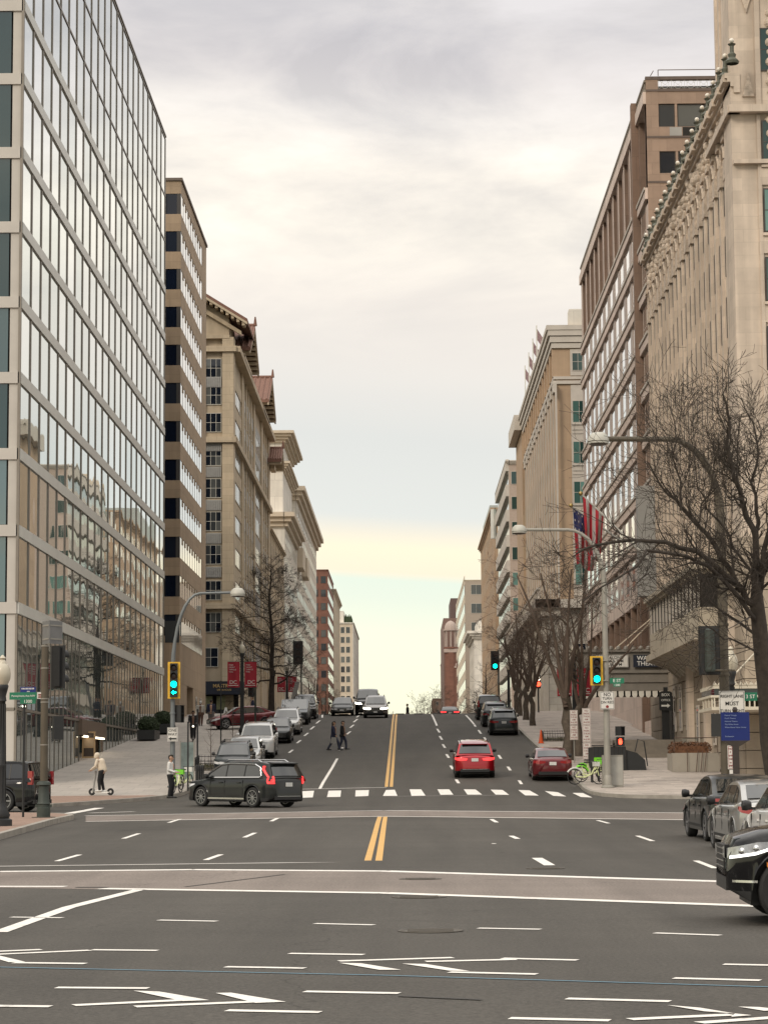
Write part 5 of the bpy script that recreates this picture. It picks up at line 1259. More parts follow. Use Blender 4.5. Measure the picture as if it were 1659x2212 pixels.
# ------------------------------------------------------------------ bare trees
M_bark = mat('tree_bark', (.042, .033, .026), .95, .3, 6, .5); M_bark2 = mat('grey_tree_bark', (.10, .08, .062), .95, .3, 5, .5); M_twig = mat('twigs', (.11, .08, .062), .95, .2, 4)
def tree_data(seed, H, r0, style, spread=1., dens=1.):
    rnd = random.Random(seed); tr = MB(); cr_ = MB()
    def rv(s): return Vector((rnd.gauss(0, s), rnd.gauss(0, s), rnd.gauss(0, s)))
    def limb(p, d, L, r, lev, up, mbx=None):
        """one branch as a bending tapered tube; returns nothing, adds its children"""
        n = max(3, min(7, int(L/.45))) if lev < 3 else 3
        pts = [p]; rs = [r]; dirs = []
        for i in range(n):
            d = (d+rv(.16 if lev else .06)+Vector((0, 0, up))).normalized(); p = p+d*L/n; pts.append(p); rs.append(max(.008, r*(1-.72*(i+1)/n))); dirs.append(d)
        (mbx or cr_).tube(pts, rs, 8 if lev == 0 else 6 if r > .06 else 4 if r > .025 else 3, cap=False)
        if lev >= 4 or L < .35: return
        k = int({0: 10, 1: 7, 2: 6, 3: 5}[lev]*dens)
        for j in range(k):
            f = rnd.uniform(.22, 1.0); i = min(n-1, int(f*n)); q = pts[i].lerp(pts[i+1], f*n-i) if f < 1 else pts[-1]
            dd = dirs[i]; side = dd.orthogonal().normalized(); side.rotate(Matrix.Rotation(rnd.uniform(0, 6.28), 3, dd))
            a = rnd.uniform(.45, 1.0); nd = (dd*math.cos(a)+side*math.sin(a)).normalized()
            limb(q, nd, L*rnd.uniform(.34, .6)*(1.1-.35*f), rs[i]*rnd.uniform(.32, .5), lev+1, .035)
    if style == 'pin':       # one leader to the top, tiers of level branches
        pts = [Vector((rnd.gauss(0, .012)*i, rnd.gauss(0, .012)*i, H*i/12)) for i in range(13)]; rs = [r0*(1-.93*i/12)+(.12*r0 if i == 0 else 0) for i in range(13)]
        tr.tube(pts, rs, 10, cap=False); nb = int(46*dens)
        for j in range(nb):
            f = .2+.78*(j/nb)**.9; i = int(f*12); q = pts[i].lerp(pts[min(12, i+1)], f*12-i); a = j*2.4+rnd.uniform(-.4, .4)
            L = H*.34*spread*(1-f)**.62*rnd.uniform(.75, 1.15)+.5; limb(q, Vector((math.cos(a), math.sin(a), .55-.9*(1-f)*.5)).normalized(), L, r0*.27*(1-f)+.018, 2 if L < 1.6 else 1, .02)
    else:
        fk = {'street': .30, 'oak': .40}[style]; pts = [Vector((0, 0, 0))]; 
        for i in range(5): pts.append(Vector((rnd.gauss(0, .05)*(i+1)*.6, rnd.gauss(0, .05)*(i+1)*.6, H*fk*(i+1)/5)))
        tr.tube(pts, [r0*1.25, r0*1.02, r0*.95, r0*.92, r0*.9, r0*.88], 12, cap=False); nl = {'street': 5, 'oak': 6}[style]
        for j in range(nl):
            a = j*2*math.pi/nl+rnd.uniform(-.4, .4); t_ = (rnd.uniform(.12, .5) if style == 'street' else rnd.uniform(.35, .95))*spread
            if j == 0: t_ = .08
            d = Vector((math.cos(a)*math.sin(t_), math.sin(a)*math.sin(t_), math.cos(t_)))
            limb(pts[-1]-Vector((0, 0, rnd.uniform(0, H*.06))), d, H*rnd.uniform(.5, .66), r0*rnd.uniform(.48, .62), 0 if True else 1, .03, tr if False else cr_)
    return tr.data('trunk', [M_bark if style != 'street' else M_bark2], True), cr_.data('crown', [M_twig if style == 'street' else M_bark], True)
def tree(td, label, X, Y, rz=0, group=None, s=1., cat='tree', name='bare_tree', dz=.12, base=True):
    t = thing(name, label, cat, (X, Y, G(Y)+dz), rz, group); t.scale = (s, s, s)
    link('trunk', td[0], t); link('crown', td[1], t); return t
tree(tree_data(3, 12.9, .27, 'pin', 1.05, 1.0), 'tall pyramid-shaped bare tree beside the left kerb near the crest', -10.6, 184)
tA = tree_data(11, 11.2, .27, 'street', 1.25, .68); tB = tree_data(12, 10.2, .24, 'street', 1.4, .68); tC = tree_data(13, 9.2, .24, 'pin', 1.1, .6)
g_ = 'bare street trees along the right pavement'
tree(tA, 'bare street tree with pale trunk behind the maroon sedan, left of the two nearest', 8.55, 122.6, .3, g_)
tree(tB, 'bare street tree behind the maroon sedan, right of the two nearest, by the red banner', 9.35, 126.0, 2.1, g_, .92)
for i, (x, y, r_, d_, s_) in enumerate(((8.9, 163, 1.0, tB, .82), (8.9, 172, 2.6, tA, .78), (8.9, 181, 4.0, tB, .72), (9.0, 189, 5.2, tA, .68))):
    tree(d_, ['bare street tree behind the nearest parked dark SUV on the right', 'bare street tree, second beyond the orange cone on the right', 'bare street tree, third beyond the orange cone on the right', 'bare street tree at the right side of the crest'][i], x, y, r_, g_, s_)
for i, (x, y, d_, s_) in enumerate(((9, 262, tC, .95), (9, 300, tC, .9), (8.5, 345, tA, .8))): tree(d_, 'thin bare tree beyond the crest on the right side', x, y, i*1.3, 'bare trees beyond the crest', s_)
for i, (x, y, d_, s_) in enumerate(((-10.4, 262, tB, .8), (-10.4, 300, tA, .8), (-10.2, 360, tC, .9), (-10.2, 430, tB, .9))): tree(d_, 'thin bare tree beyond the crest on the left side', x, y, i*1.7, 'bare trees beyond the crest', s_)
for i, (x, y, s_) in enumerate(((4.3, 600, 2.1), (6.6, 620, 2.2), (9.2, 640, 2.5))): tree(tB, 'small round bare tree far off beside the sunset gap', x, y, i*2.7, 'far trees beside the gap', s_, dz=2)
# the big near tree on the right with hand-laid limbs
def near_tree():
    X0, Y0 = 9.95, 62.0
    rnd = random.Random(5); tr = MB(); cr_ = MB()
    def P(u, v, dy=0): p = atY(u, v, Y0+dy); return p
    B = Vector((X0, Y0, G(Y0)+.1))
    trunk = [(1662, 1700), (1660, 1600), (1655, 1500), (1646, 1420), (1640, 1360), (1634, 1304), (1633, 1262), (1631, 1215)]
    tp = [B]+[P(*q) for q in trunk[1:]]; tr.tube(tp, [.27, .24, .23, .22, .21, .19, .13, .08], 14, cap=False)
    limbs = [([(1634, 1310), (1600, 1275), (1556, 1229), (1505, 1190), (1438, 1176), (1361, 1165), (1284, 1175), (1245, 1196)], .105, -1.6),
             ([(1600, 1275), (1574, 1229), (1541, 1175), (1505, 1134), (1474, 1104), (1459, 1078), (1425, 1050), (1400, 1000)], .085, 1.0),
             ([(1507, 1132), (1509, 1110), (1513, 1086), (1549, 1050), (1580, 1029)], .035, .4), ([(1474, 1104), (1466, 1040), (1455, 985), (1462, 930), (1450, 890)], .035, .6),
             ([(1634, 1304), (1633, 1265), (1628, 1152), (1602, 1083), (1587, 1030), (1568, 960), (1575, 890), (1560, 850)], .11, -.6),
             ([(1628, 1160), (1634, 1100), (1625, 1040), (1640, 980), (1626, 920), (1600, 860)], .06, 1.0),
             ([(1637, 1310), (1645, 1230), (1655, 1150), (1680, 1090), (1700, 1010)], .10, 0),
             ([(1636, 1340), (1618, 1327), (1574, 1265), (1528, 1222), (1482, 1204), (1397, 1188), (1377, 1219), (1330, 1247), (1259, 1299)], .075, -2.6),
             ([(1642, 1380), (1600, 1345), (1560, 1325), (1530, 1290), (1490, 1268), (1440, 1265)], .045, 1.6),
             ([(1646, 1420), (1600, 1390), (1560, 1375), (1520, 1350), (1500, 1330)], .035, -1.5), ([(1640, 1270), (1600, 1200), (1575, 1160), (1530, 1100), (1505, 1050), (1500, 980)], .05, 2.0)]
    def rv(s): return Vector((rnd.gauss(0, s), rnd.gauss(0, s), rnd.gauss(0, s)))
    def sub(p, d, L, r, lev):
        n = 4 if lev < 3 else 3; pts = [p]; rs = [r]; ds = []
        for i in range(n): d = (d+rv(.2)+Vector((0, 0, .06))).normalized(); p = p+d*L/n; pts.append(p); rs.append(max(.006, r*(1-.7*(i+1)/n))); ds.append(d)
        cr_.tube(pts, rs, 5 if r > .03 else 3, cap=False)
        if lev >= 4: return
        for j in range(6 if lev < 3 else 4):
            f = rnd.uniform(.15, 1); i = min(n-1, int(f*n)); q = pts[i].lerp(pts[i+1], min(1, f*n-i)); dd = ds[i]; sd = dd.orthogonal().normalized(); sd.rotate(Matrix.Rotation(rnd.uniform(0, 6.28), 3, dd)); a = rnd.uniform(.4, 1.0)
            sub(q, (dd*math.cos(a)+sd*math.sin(a)).normalized(), L*rnd.uniform(.4, .68), rs[i]*rnd.uniform(.45, .65), lev+1)
    for pts_px, r, dy in limbs:
        n = len(pts_px); pts = [P(u, v, dy*(i/(n-1))) for i, (u, v) in enumerate(pts_px)]
        # smooth subdivide
        fine = []
        for i in range(n-1):
            for q in (0, .5): fine.append(pts[i].lerp(pts[i+1], q)+rv(.03))
        fine.append(pts[-1]); m = len(fine); rs = [r*(1-.78*i/(m-1)) for i in range(m)]
        cr_.tube(fine, rs, 8, cap=False)
        for j in range(17):
            f = rnd.uniform(.1, 1); i = min(m-2, int(f*(m-1))); q = fine[i].lerp(fine[i+1], f*(m-1)-i); dd = (fine[i+1]-fine[i]).normalized(); sd = dd.orthogonal().normalized(); sd.rotate(Matrix.Rotation(rnd.uniform(0, 6.28), 3, dd)); a = rnd.uniform(.4, 1.0)
            sub(q, (dd*math.cos(a)+sd*math.sin(a)).normalized(), rnd.uniform(.9, 2.1), rs[i]*.42, 2)
    t = thing('bare_tree', 'big dark bare tree with a forked trunk at the right edge of the photo', 'tree', B)
    o = tr.build('trunk', [M_bark], t, True); o.location = -B; o = cr_.build('crown', [M_bark], t, True); o.location = -B
near_tree()
def sapling(label, X, Y, s=1.):
    rnd = random.Random(int(Y*10)); t = thing('young_tree', label, 'young tree', (X, Y, G(Y)+.15), group='young staked trees on the left pavement')
    a = MB(); a.tube([(0, 0, 0), (.03, 0, 1.2*s), (0, .03, 2.2*s)], [.02, .016, .006], 5)
    for k in range(12):
        z = .6+k*.12*s; an = k*2.4; L = rnd.uniform(.25, .55); a.tube([(0, 0, z), (L*.5*math.cos(an), L*.5*math.sin(an), z+L*.5), (L*.7*math.cos(an), L*.7*math.sin(an), z+L)], [.008, .006, .004], 3, cap=False)
    a.build('stem', [M_twig], t)
sapling('young bare sapling in the left pavement nearest the crossing', -9.9, 118); sapling('young bare sapling beside the iron tree fence on the left', -10.2, 137, 1.2)

# ------------------------------------------------------------------ street lamps, signals, signs
M_pole = mat('grey_painted_steel', (.30, .285, .25), .6, .12, 2, metal=.2); M_bpole = mat('brown_steel_pole', (.085, .07, .048), .65, .15, 2); M_gpole = mat('dark_green_iron', (.035, .045, .038), .6, .2, 4); M_black = mat('black_painted_iron', (.016, .017, .018), .5, .15, 3)
M_lamp = mat('lamp_housing', (.44, .43, .38), .5, .06); M_milk = mat('globe_glass', (.50, .455, .36), .25, .06, 4, spec=.6); M_yelp = mat('yellow_signal_paint', (.72, .42, .03), .45, .06); M_sgn = mat('white_sign_face', (.66, .64, .60), .5, .05, 3)
M_sgr = mat('green_sign_face', (.01, .17, .09), .5, .05); M_sbl = mat('blue_sign_face', (.006, .022, .17), .5, .05); M_blet = mat('black_lettering', (.02, .02, .02), .6, 0); M_wlet = mat('white_lettering', (.75, .75, .72), .5, 0); M_back = mat('grey_sign_back', (.19, .19, .19), .5, .1, metal=.4)
M_ban = mat('red_banner_cloth', (.33, .02, .035), .8, .08, 2); M_lens = mat('dark_lens', (.03, .012, .010), .3, 0); M_gon = emit('green_signal_light', (.0, 1, .62), 6); M_ron = emit('red_signal_light', (1, .05, .02), 6); M_won = emit('white_signal_light', (1, .9, .7), 3)
def arm_lamp(label, px, py, zarm, lx_, r0=.13, base=True, lean=0., col=M_pole, start=None, g='tall street lamps with curved arms'):
    z0 = G(py)+.15; t = thing('street_lamp', label, 'street lamp', (px, py, z0), group=g); s = 1 if lx_ > px else -1; L = abs(lx_-px); zt = zarm-z0; st = zt-(start or 2.4)
    p = MB(); p.tube([(0, 0, 0), (0, 0, st*.5), (0, 0, st)], [r0, r0*.9, r0*.8], 12)
    if base: p.lathe([(r0*1.9, 0), (r0*1.9, .06), (r0*1.2, .12), (r0*1.15, .5), (r0, .55)], n=12)
    for z in (st*.45, st*.62): p.lathe([(r0*.9, z), (r0*1.08, z+.01), (r0*1.08, z+.08), (r0*.9, z+.09)], n=12)
    p.build('pole', [col], t, True)
    a = MB(); pts = []
    for k in range(9):
        q = k/8*math.pi/2; pts.append((s*(L*.42)*(1-math.cos(q)), 0, st+(zt-st)*math.sin(q)))
    pts.append((s*(L-.3), 0, zt+.02)); a.tube([(0, 0, st-.02)]+pts, [r0*.8]*3+[r0*.62]*4+[r0*.5]*4, 10); a.build('arm', [col], t, True)
    h = MB(); h.lathe([(.02, .30), (.18, .28), (.28, .20), (.335, .06), (.34, .0), (.30, -.01), (.325, -.02), (.325, -.07), (.30, -.08)], (s*L, 0, zt-.06), 20)
    ho = h.build('lamp_head', [M_lamp], t, True); d = MB(); d.lathe([(.30, -.07), (.24, -.11), (1e-3, -.13)], (s*L, 0, zt-.06), 20); d.build('diffuser', [mat('dull_diffuser', (.10, .085, .07), .4, .1)], ho, True)
    return t, st, zt
def signal(parent, loc, rotz, lit=2, yellow=True, arrow=False, scale=1., name='signal_head'):
    """three-light head facing local -y"""
    h = MB(); w_, hh = .17*scale, 1.12*scale; n = 4 if arrow else 3; hh = (.36*n+.06)*scale; h.box(-w_, w_, -.10, .12, -hh/2, hh/2, 1)
    fr = .105*scale
    e = MB(); e.box(-w_-fr, -w_, -.02, .03, -hh/2-fr*.6, hh/2+fr*.6); e.box(w_, w_+fr, -.02, .03, -hh/2-fr*.6, hh/2+fr*.6); e.box(-w_, w_, -.02, .03, hh/2, hh/2+fr*.6); e.box(-w_, w_, -.02, .03, -hh/2-fr*.6, -hh/2)
    o = h.build(name, [M_yelp, M_black], parent, loc=loc); o.rotation_euler = (0, 0, rotz)
    e.build('backplate', [M_yelp if yellow else M_black], o)
    for k in range(n):
        z = hh/2-(.21+.36*k)*scale; v_ = MB(); a0 = [(.155*scale*math.cos(a), .155*scale*math.sin(a)) for a in np.linspace(-.5, math.pi+.5, 12)]
        for i in range(11): (x0, q0), (x1, q1) = a0[i], a0[i+1]; v_.add([(x0, -.10, z+q0), (x1, -.10, z+q1), (x1*.95, -.30, z+q1), (x0*.95, -.30, z+q0)], [(0, 1, 2, 3)])
        v_.build('visor', [M_black], o)
        on = (k == lit) or (arrow and k == 3); l = MB()
        if arrow and k == 3:
            l.prism([(-.11, z), (-.01, z+.10), (-.01, z+.035), (.11, z+.035), (.11, z-.035), (-.01, z-.035), (-.01, z-.10)], -.125, -.10, 'y')
        else: l.lathe([(.14*scale, -.105), (.10*scale, -.125), (1e-3, -.135)], (0, 0, z), 18, axis='y')
        l.build('light', [M_gon if (on and lit >= 2) else M_ron if on else M_lens], o, fix=True)
    return o
def board(parent, loc, w_, h_, face, lines, size, lm=M_blet, rotz=0, name='sign_plate', border=True, t_=.012, sizes=None, space=1.05, rim=None):
    b = MB(); b.box(-w_/2, w_/2, -t_, t_, -h_/2, h_/2); o = b.build(name, [face], parent, loc=loc); o.rotation_euler = (0, 0, rotz)
    if border:
        e = MB(); q = .012; a, c = w_/2-.02, h_/2-.02
        for (x0, x1, z0, z1) in ((-a, a, c-q, c), (-a, a, -c, -c+q), (-a, -a+q, -c+q, c-q), (a-q, a, -c+q, c-q)): e.box(x0, x1, -t_-.004, -t_+.001, z0, z1)
        e.build('sign_border', [rim or lm], o)
    n = len(lines); tot = sum((sizes or [size]*n)); z = h_/2*.9
    zs = []; gap = (h_*.86)/max(n, 1)
    for i, l in enumerate(lines):
        sz = (sizes or [size]*n)[i]; text(l, sz, lm, o, (0, -t_-.006, h_/2-h_*.07-gap*(i+.5)))
    return o
# right mid pole with signal
t, st, zt = arm_lamp('tall lamp on the right corner carrying the yellow traffic signal and no-turn sign', 8.73, 101.1, 12.45, 5.05, .15)
k = 49.3
def loc_on(u, v, Y, t): p = atY(u, v, Y); return p-t.location
tl = thing('traffic_signal', 'yellow-framed traffic signal showing green, on the right corner lamp pole', 'traffic light', atY(1288, 1449, 100.9)); signal(tl, (0, 0, 0), 0); b = MB(); b.box(.15, .5, .0, .05, .42, .47); b.box(.15, .5, 0, .05, -.45, -.40); b.build('bracket', [M_pole], tl)
s = thing('turn_sign', 'white NO TURN ON RED sign with a red dot on the right corner pole', 'sign', atY(1311, 1513, 100.85)); o = board(s, (0, 0, 0), .60, .76, M_sgn, ['NO', 'TURN', 'ON RED', ''], .15, sizes=[.20, .155, .155, .1]); d = MB(); d.lathe([(.065, -.016), (1e-3, -.017)], (0, 0, -.27), 16, axis='y'); d.build('red_dot', [mat('red_dot', (.22, .01, .01), .5, 0)], o, fix=True)
s = thing('street_name_sign', 'small green E ST 1200 street name sign right of the yellow signal', 'sign', atY(1332, 1472, 100.9)); board(s, (0, 0, .03), .62, .24, M_sgr, ['E ST'], .19, M_wlet, border=False); board(s, (0, 0, -.16), .32, .13, M_sgr, ['1200'], .13, M_wlet, border=False)
def ped_signal(label, loc, lit, rz=0):
    s = thing('pedestrian_signal', label, 'pedestrian signal', loc, rz, 'pedestrian signal boxes'); b = MB(); b.box(-.17, .17, -.08, .1, -.2, .2); b.box(-.17, .17, -.2, -.08, .17, .2); b.box(-.17, -.15, -.18, -.08, -.2, .17); b.box(.15, .17, -.18, -.08, -.2, .17); b.build('housing', [M_black], s)
    if lit:
        h = MB(); h.prism([(-.06, -.12), (.05, -.12), (.09, .0), (.06, .02), (.06, .11), (.035, .13), (.02, .02), (.01, .14), (-.02, .14), (-.025, .02), (-.05, .12), (-.07, .1), (-.07, -.03)], -.09, -.082, 'y'); h.build('hand_symbol', [M_ron], s, fix=True)
ped_signal('black pedestrian signal with red hand lit beside the right corner pole', atY(1339, 1602, 100.8), True); ped_signal('black pedestrian signal box facing away above the red hand signal', atY(1337, 1579, 101.3), False, .9)
ub = thing('utility_cabinet', 'grey steel cabinet standing behind the right corner pole', 'cabinet', (8.95, 101.7, G(101.7)+.15)); b = MB(); b.box(-.40, .50, -.2, .2, 0, 1.38); b.build('cabinet_body', [M_pole], ub); b = MB(); b.box(-.37, .47, -.215, -.2, .08, 1.3); b.box(-.01, .01, -.225, -.215, .08, 1.3); b.build('cabinet_door', [mat('cabinet_door', (.34, .33, .30), .5, .1)], ub); ub.scale = (1, 1, 1)
# left pole
t, st, zt = arm_lamp('slender curved lamp on the left corner above the green arrow signal', -10.34, 103.2, 9.95, -7.45, .12, start=3.4, col=mat('blue_grey_pole', (.16, .175, .18), .5, .1, metal=.3))
tl = thing('traffic_signal', 'yellow-framed signal with green light and green left arrow on the left corner', 'traffic light', atY(376.5, 1469.5, 102.95)); signal(tl, (0, 0, 0), 0, 2, arrow=True)
s = thing('one_way_sign', 'white ONE WAY sign with black left arrow on the left corner pole', 'sign', atY(373.5, 1586.5, 102.95)); o = board(s, (0, 0, 0), .46, .61, M_sgn, ['ONE', 'WAY', ''], .17); a = MB(); a.prism([(-.19, -.19), (-.06, -.11), (-.06, -.155), (.18, -.155), (.18, -.225), (-.06, -.225), (-.06, -.27)], -.02, -.012, 'y'); a.build('arrow', [M_blet], o, fix=True)
ped_signal('grey pedestrian signal box on the left corner pole, upper of two', atY(387, 1533, 103.4), False, 1.2); ped_signal('grey pedestrian signal box on the left corner pole, lower of two', atY(387, 1551, 103.4), False, 1.2)
# near left island: green-footed pole, signal facing up the street, signs
PX, PY = -10.6, 68.2; z0 = G(PY)+.15
t = thing('signal_pole', 'weathered brown pole with green cast foot on the left island', 'pole', (PX, PY, z0)); p = MB(); p.tube([(0, 0, .9), (0, 0, 5.05)], [.115, .105], 14); p.build('pole', [M_bpole], t, True)
p = MB(); p.lathe([(.20, 0), (.2, .28), (.17, .3), (.17, .38), (.2, .4), (.165, .46), (.155, .92), (.22, .95), (.2, 1.02), (.125, 1.06)], n=14); p.box(-.24, .24, -.05, .05, .3, .38); p.build('cast_foot', [M_gpole], t, True)
p = MB(); p.lathe([(.35, 0), (.35, .02), (1e-3, .02)], n=20); p.build('base_plate', [M_iron], t)
for z in (2.1, 3.35, 3.45, 4.35, 5.0): p = MB(); p.lathe([(.112, z), (.122, z), (.122, z+.03), (.112, z+.03)], n=14); p.build('clamp_band', [M_pole], t)
def facing_away(label, c, sc=1., body=M_black, slim=0): 
    s = thing('traffic_signal', label, 'traffic light', c); o = signal(s, (0, 0, 0), R(180-slim), lit=-1, yellow=False, scale=sc)
    return s
facing_away('dark traffic signal seen from behind on the brown island pole', atY(127, 1441, 68.4), 1.0, slim=38)
for u, lb in ((101, 'left'), (121, 'right')):
    s = thing('sign_back', 'grey rectangular sign seen edge-on from behind at the top of the brown pole, %s one' % lb, 'sign', atY(u, 1366, 68.5), R(55 if lb == 'right' else -60), 'sign backs on the brown pole'); b = MB(); b.box(-.28, .28, -.012, .012, -.34, .34); b.build('sign_plate', [M_back], s); b = MB(); b.box(-.25, .25, -.03, -.012, .18, .22); b.box(-.25, .25, -.03, -.012, -.22, -.18); b.build('bracket', [M_pole], s)
ped_signal('dark pedestrian signal box on the brown island pole, upper of two', atY(123, 1562, 68.5), False, 1.9); ped_signal('dark pedestrian signal box on the brown island pole, lower of two', atY(123, 1583, 68.5), False, 1.9)
t = thing('street_name_post', 'thin dark post with green Pennsylvania Ave sign on the left island', 'sign', (-11.33, 69.0, G(69)+.15)); p = MB(); p.tube([(0, 0, 0), (0, 0, 3.62)], .035, 8); p.build('post', [M_black], t, True)
c = atY(52, 1503.5, 69)-t.location; o = board(t, (c.x, -.05, c.z), .82, .215, M_sgr, ['Pennsylvania Ave NW'], .078, M_wlet, border=False, name='street_name_plate')
c = atY(90, 1502.5, 69)-t.location; o = board(t, (c.x, -.05, c.z), .235, .20, M_sgn, [], .1, border=False, name='flag_plate'); b = MB(); b.box(-.08, .08, -.02, -.012, -.065, -.025); b.box(-.08, .08, -.02, -.012, .0, .04); b.build('red_bars', [mat('brown_red_bar', (.20, .03, .02), .6, 0)], o)
c = atY(62, 1515.5, 69)-t.location; board(t, (c.x, -.05, c.z), .46, .13, M_sgr, ['1300'], .13, M_wlet, border=False, name='number_plate')
c = atY(62, 1490, 69)-t.location; o = board(t, (c.x, -.02, c.z), .46, .17, M_sbl, [], .1, border=False, name='blue_plate'); b = MB()
for k in range(9): b.box(-.19+k*.043, -.165+k*.043, -.02, -.012, .01, .055)
for k in range(3): b.box(-.03+k*.03, -.012+k*.03, -.02, -.012, -.065, -.035)
b.build('small_lettering', [M_wlet], o)
def globe_lamp(label, X, Y, ztop, R_=.22, group='globe street lamps', big=False, banners=None, dz=.15):
    z0 = G(Y)+dz; H = ztop-z0; t = thing('globe_street_lamp', label, 'street lamp', (X, Y, z0), group=group); p = MB(); gz = H-.78
    p.lathe([(.30, 0), (.30, .16), (.22, .2), (.25, .28), (.17, .45), (.13, .62), (.12, .9), (.125, 1.5), (.13, 1.52), (.13, 1.58), (.105, 1.6), (.085, gz-.45), (.12, gz-.42), (.10, gz-.3), (.15, gz-.12), (.17, gz-.03), (.15, gz)], n=14)
    for k in range(10): a = k*.628; p.tube([(.125*math.cos(a), .125*math.sin(a), .62), (.09*math.cos(a), .09*math.sin(a), gz-.5)], .018, 4)
    p.build('post', [M_black], t, True, 50)
    g = MB(); g.lathe([(.14, gz), (R_*.95, gz+.14), (R_*1.0, gz+.28), (R_*.92, gz+.42), (R_*.62, gz+.53), (R_*.45, gz+.56)], n=20); g.build('globe', [M_milk], t, True)
    c = MB(); c.lathe([(R_*.5, gz+.555), (R_*.42, gz+.62), (.06, gz+.65), (.09, gz+.70), (.02, gz+.78)], n=12); c.build('finial', [M_milk], t, True)
    return t, H
globe_lamp('dark ribbed lamp post with clear globe at the left edge on the island', -10.55, 60.7, 4.95, group=None)
_q = atY(1577, 1396, 73.2); globe_lamp('lamp post with globe behind the white sign at the right corner', _q.x, 73.2, _q.z, group=None, dz=.0)
globe_lamp('lamp post whose globe is cut by the right edge of the photo', 11.6, 71.5, 5.0, group=None)
M_b2 = mat('banner_lettering', (.62, .55, .52), .7, 0)
def banner_lamp(label, X, Y, ztop, w_=.72, h_=1.45, zb=None, side=(-1, 1), dx=.48, txt=True):
    t, H = globe_lamp(label, X, Y, ztop, .21)
    for s_ in side:
        b = thing('banner', 'red DC banner, %s one on the %s' % ('left' if s_ < 0 else 'right', label.split(',')[0].replace('banner ', '')), 'banner', (X+s_*dx, Y-.05, zb), group='red banners on lamp posts')
        c = MB(); n = 6
        for i in range(n+1):
            x = -w_/2+w_*i/n; y = .03*math.sin(i*1.4+s_); c.v += [(x, y-.006, -h_/2), (x, y-.006, h_/2)]
        for i in range(n): c.f.append((2*i, 2*i+2, 2*i+3, 2*i+1)); c.m.append(0)
        c.build('cloth', [M_ban], b)
        a = MB(); a.tube([(-s_*w_/2-s_*.15, 0, h_/2), (s_*w_/2, 0, h_/2)], .018, 6); a.tube([(-s_*w_/2-s_*.15, 0, -h_/2), (s_*w_/2, 0, -h_/2)], .018, 6); a.build('banner_arms', [M_black], b)
        if txt:
            for i, l in enumerate(('FIND', 'WHAT', 'THRILLS', 'YOU')): text(l, .13, M_b2, b, (-w_*.38, -.05, h_*.37-i*.15), align='LEFT')
            text('DC', .34, M_b2, b, (-.02 if s_ < 0 else .05, -.05, -h_*.30)); q = MB(); q.box(-w_*.4, w_*.4, -.046, -.04, -h_*.43, -h_*.405); q.build('stripe', [M_b2], b)
banner_lamp('banner lamp post behind the white SUV on the left, near one', -10.75, 153, 10.75, zb=8.55, w_=.80, h_=1.7, dx=.56)
banner_lamp('banner lamp post far up the left pavement, by the tree', -10.8, 212, 12.3, zb=10.3, w_=.75, h_=1.4, dx=.5)
banner_lamp('banner lamp post between the two nearest right trees', 9.35, 128.6, 9.1, zb=6.9, w_=.80, h_=1.55, dx=.55)
globe_lamp('globe lamp post at the crest on the right pavement', 8.9, 200, 11.7, .2)
# right foreground: tall lamp, signal from behind, lane sign, map sign
arm_lamp('tallest curved-arm street lamp, nearest on the right, in front of the ornate building', 9.85, 71.8, 12.15, 6.1, .17, col=M_bpole)
s = facing_away('big black traffic signal seen from behind near the right globe lamp', atY(1531, 1405, 70.9), 1.18); b = MB(); b.box(-.27, .27, -.13, -.05, -.72, .72); b.build('back_panel', [M_black], s); b = MB(); b.lathe([(.14, -.66), (.16, -.6), (.15, .6), (.10, .66)], (0, -.18, 0), 8); b.build('louvred_back', [M_gpole], s); b = MB(); b.tube([(0, -.2, -.62), (.75, -.1, -.62)], .03, 6); b.build('bracket', [M_bpole], s)
s = thing('lane_sign', 'white RIGHT LANE MUST TURN RIGHT sign above the blue map sign', 'sign', atY(1580, 1520, 71.5)); board(s, (0, 0, 0), .78, .78, M_sgn, ['RIGHT LANE', 'MUST', 'TURN RIGHT'], .12, sizes=[.125, .165, .125])
s = thing('wayfinding_sign', 'dark blue visitor map sign on a brown post at the right corner', 'sign', (atY(1588, 1600, 66).x, 66, G(66)+.15)); c = atY(1588.5, 1569, 66)-s.location; bl_ = board(s, (0, 0, c.z), .80, .80, M_sbl, [], .05, border=False, t_=.03)
for i, l in enumerate(('Federal Triangle', "Ford's Theatre", 'National Theatre', 'The White House', 'White House Visitor Center', '', '', 'Smithsonian')): 
    if l: text(l, .052, mat('pale_blue_lettering', (.30, .38, .6), .5, 0), bl_, (-.30, -.04, .31-i*.085), align='LEFT')
p = MB(); p.prism([(-.38, c.z-.4), (.38, c.z-.4), (.12, c.z-.56), (-.12, c.z-.56)], -.03, .03, 'y'); p.box(-.09, .09, -.05, .05, 0, c.z-.56); p.lathe([(.06, 0), (.08, .07), (.05, .14), (1e-3, .15)], (.0, 0, c.z+.4), 10); p.build('post', [mat('brown_post', (.05, .038, .032), .5, .1)], s)
s = thing('parking_sign', 'narrow red and white parking sign under the lane sign', 'sign', atY(1577, 1636, 71.5), group='parking signs on poles'); board(s, (0, 0, 0), .17, .72, M_sgn, ['NO', 'P', '2HR', '7AM', 'to', '6PM'], .07, mat('dark_red_lettering', (.25, .03, .03), .6, 0)); board(s, (.05, 0, -.55), .18, .34, M_sgn, [], .1, border=False, name='lower_plate')
for (u, v, Y, h_, lb) in ((1203.5+.0, 0, 0, 0, ''),): pass
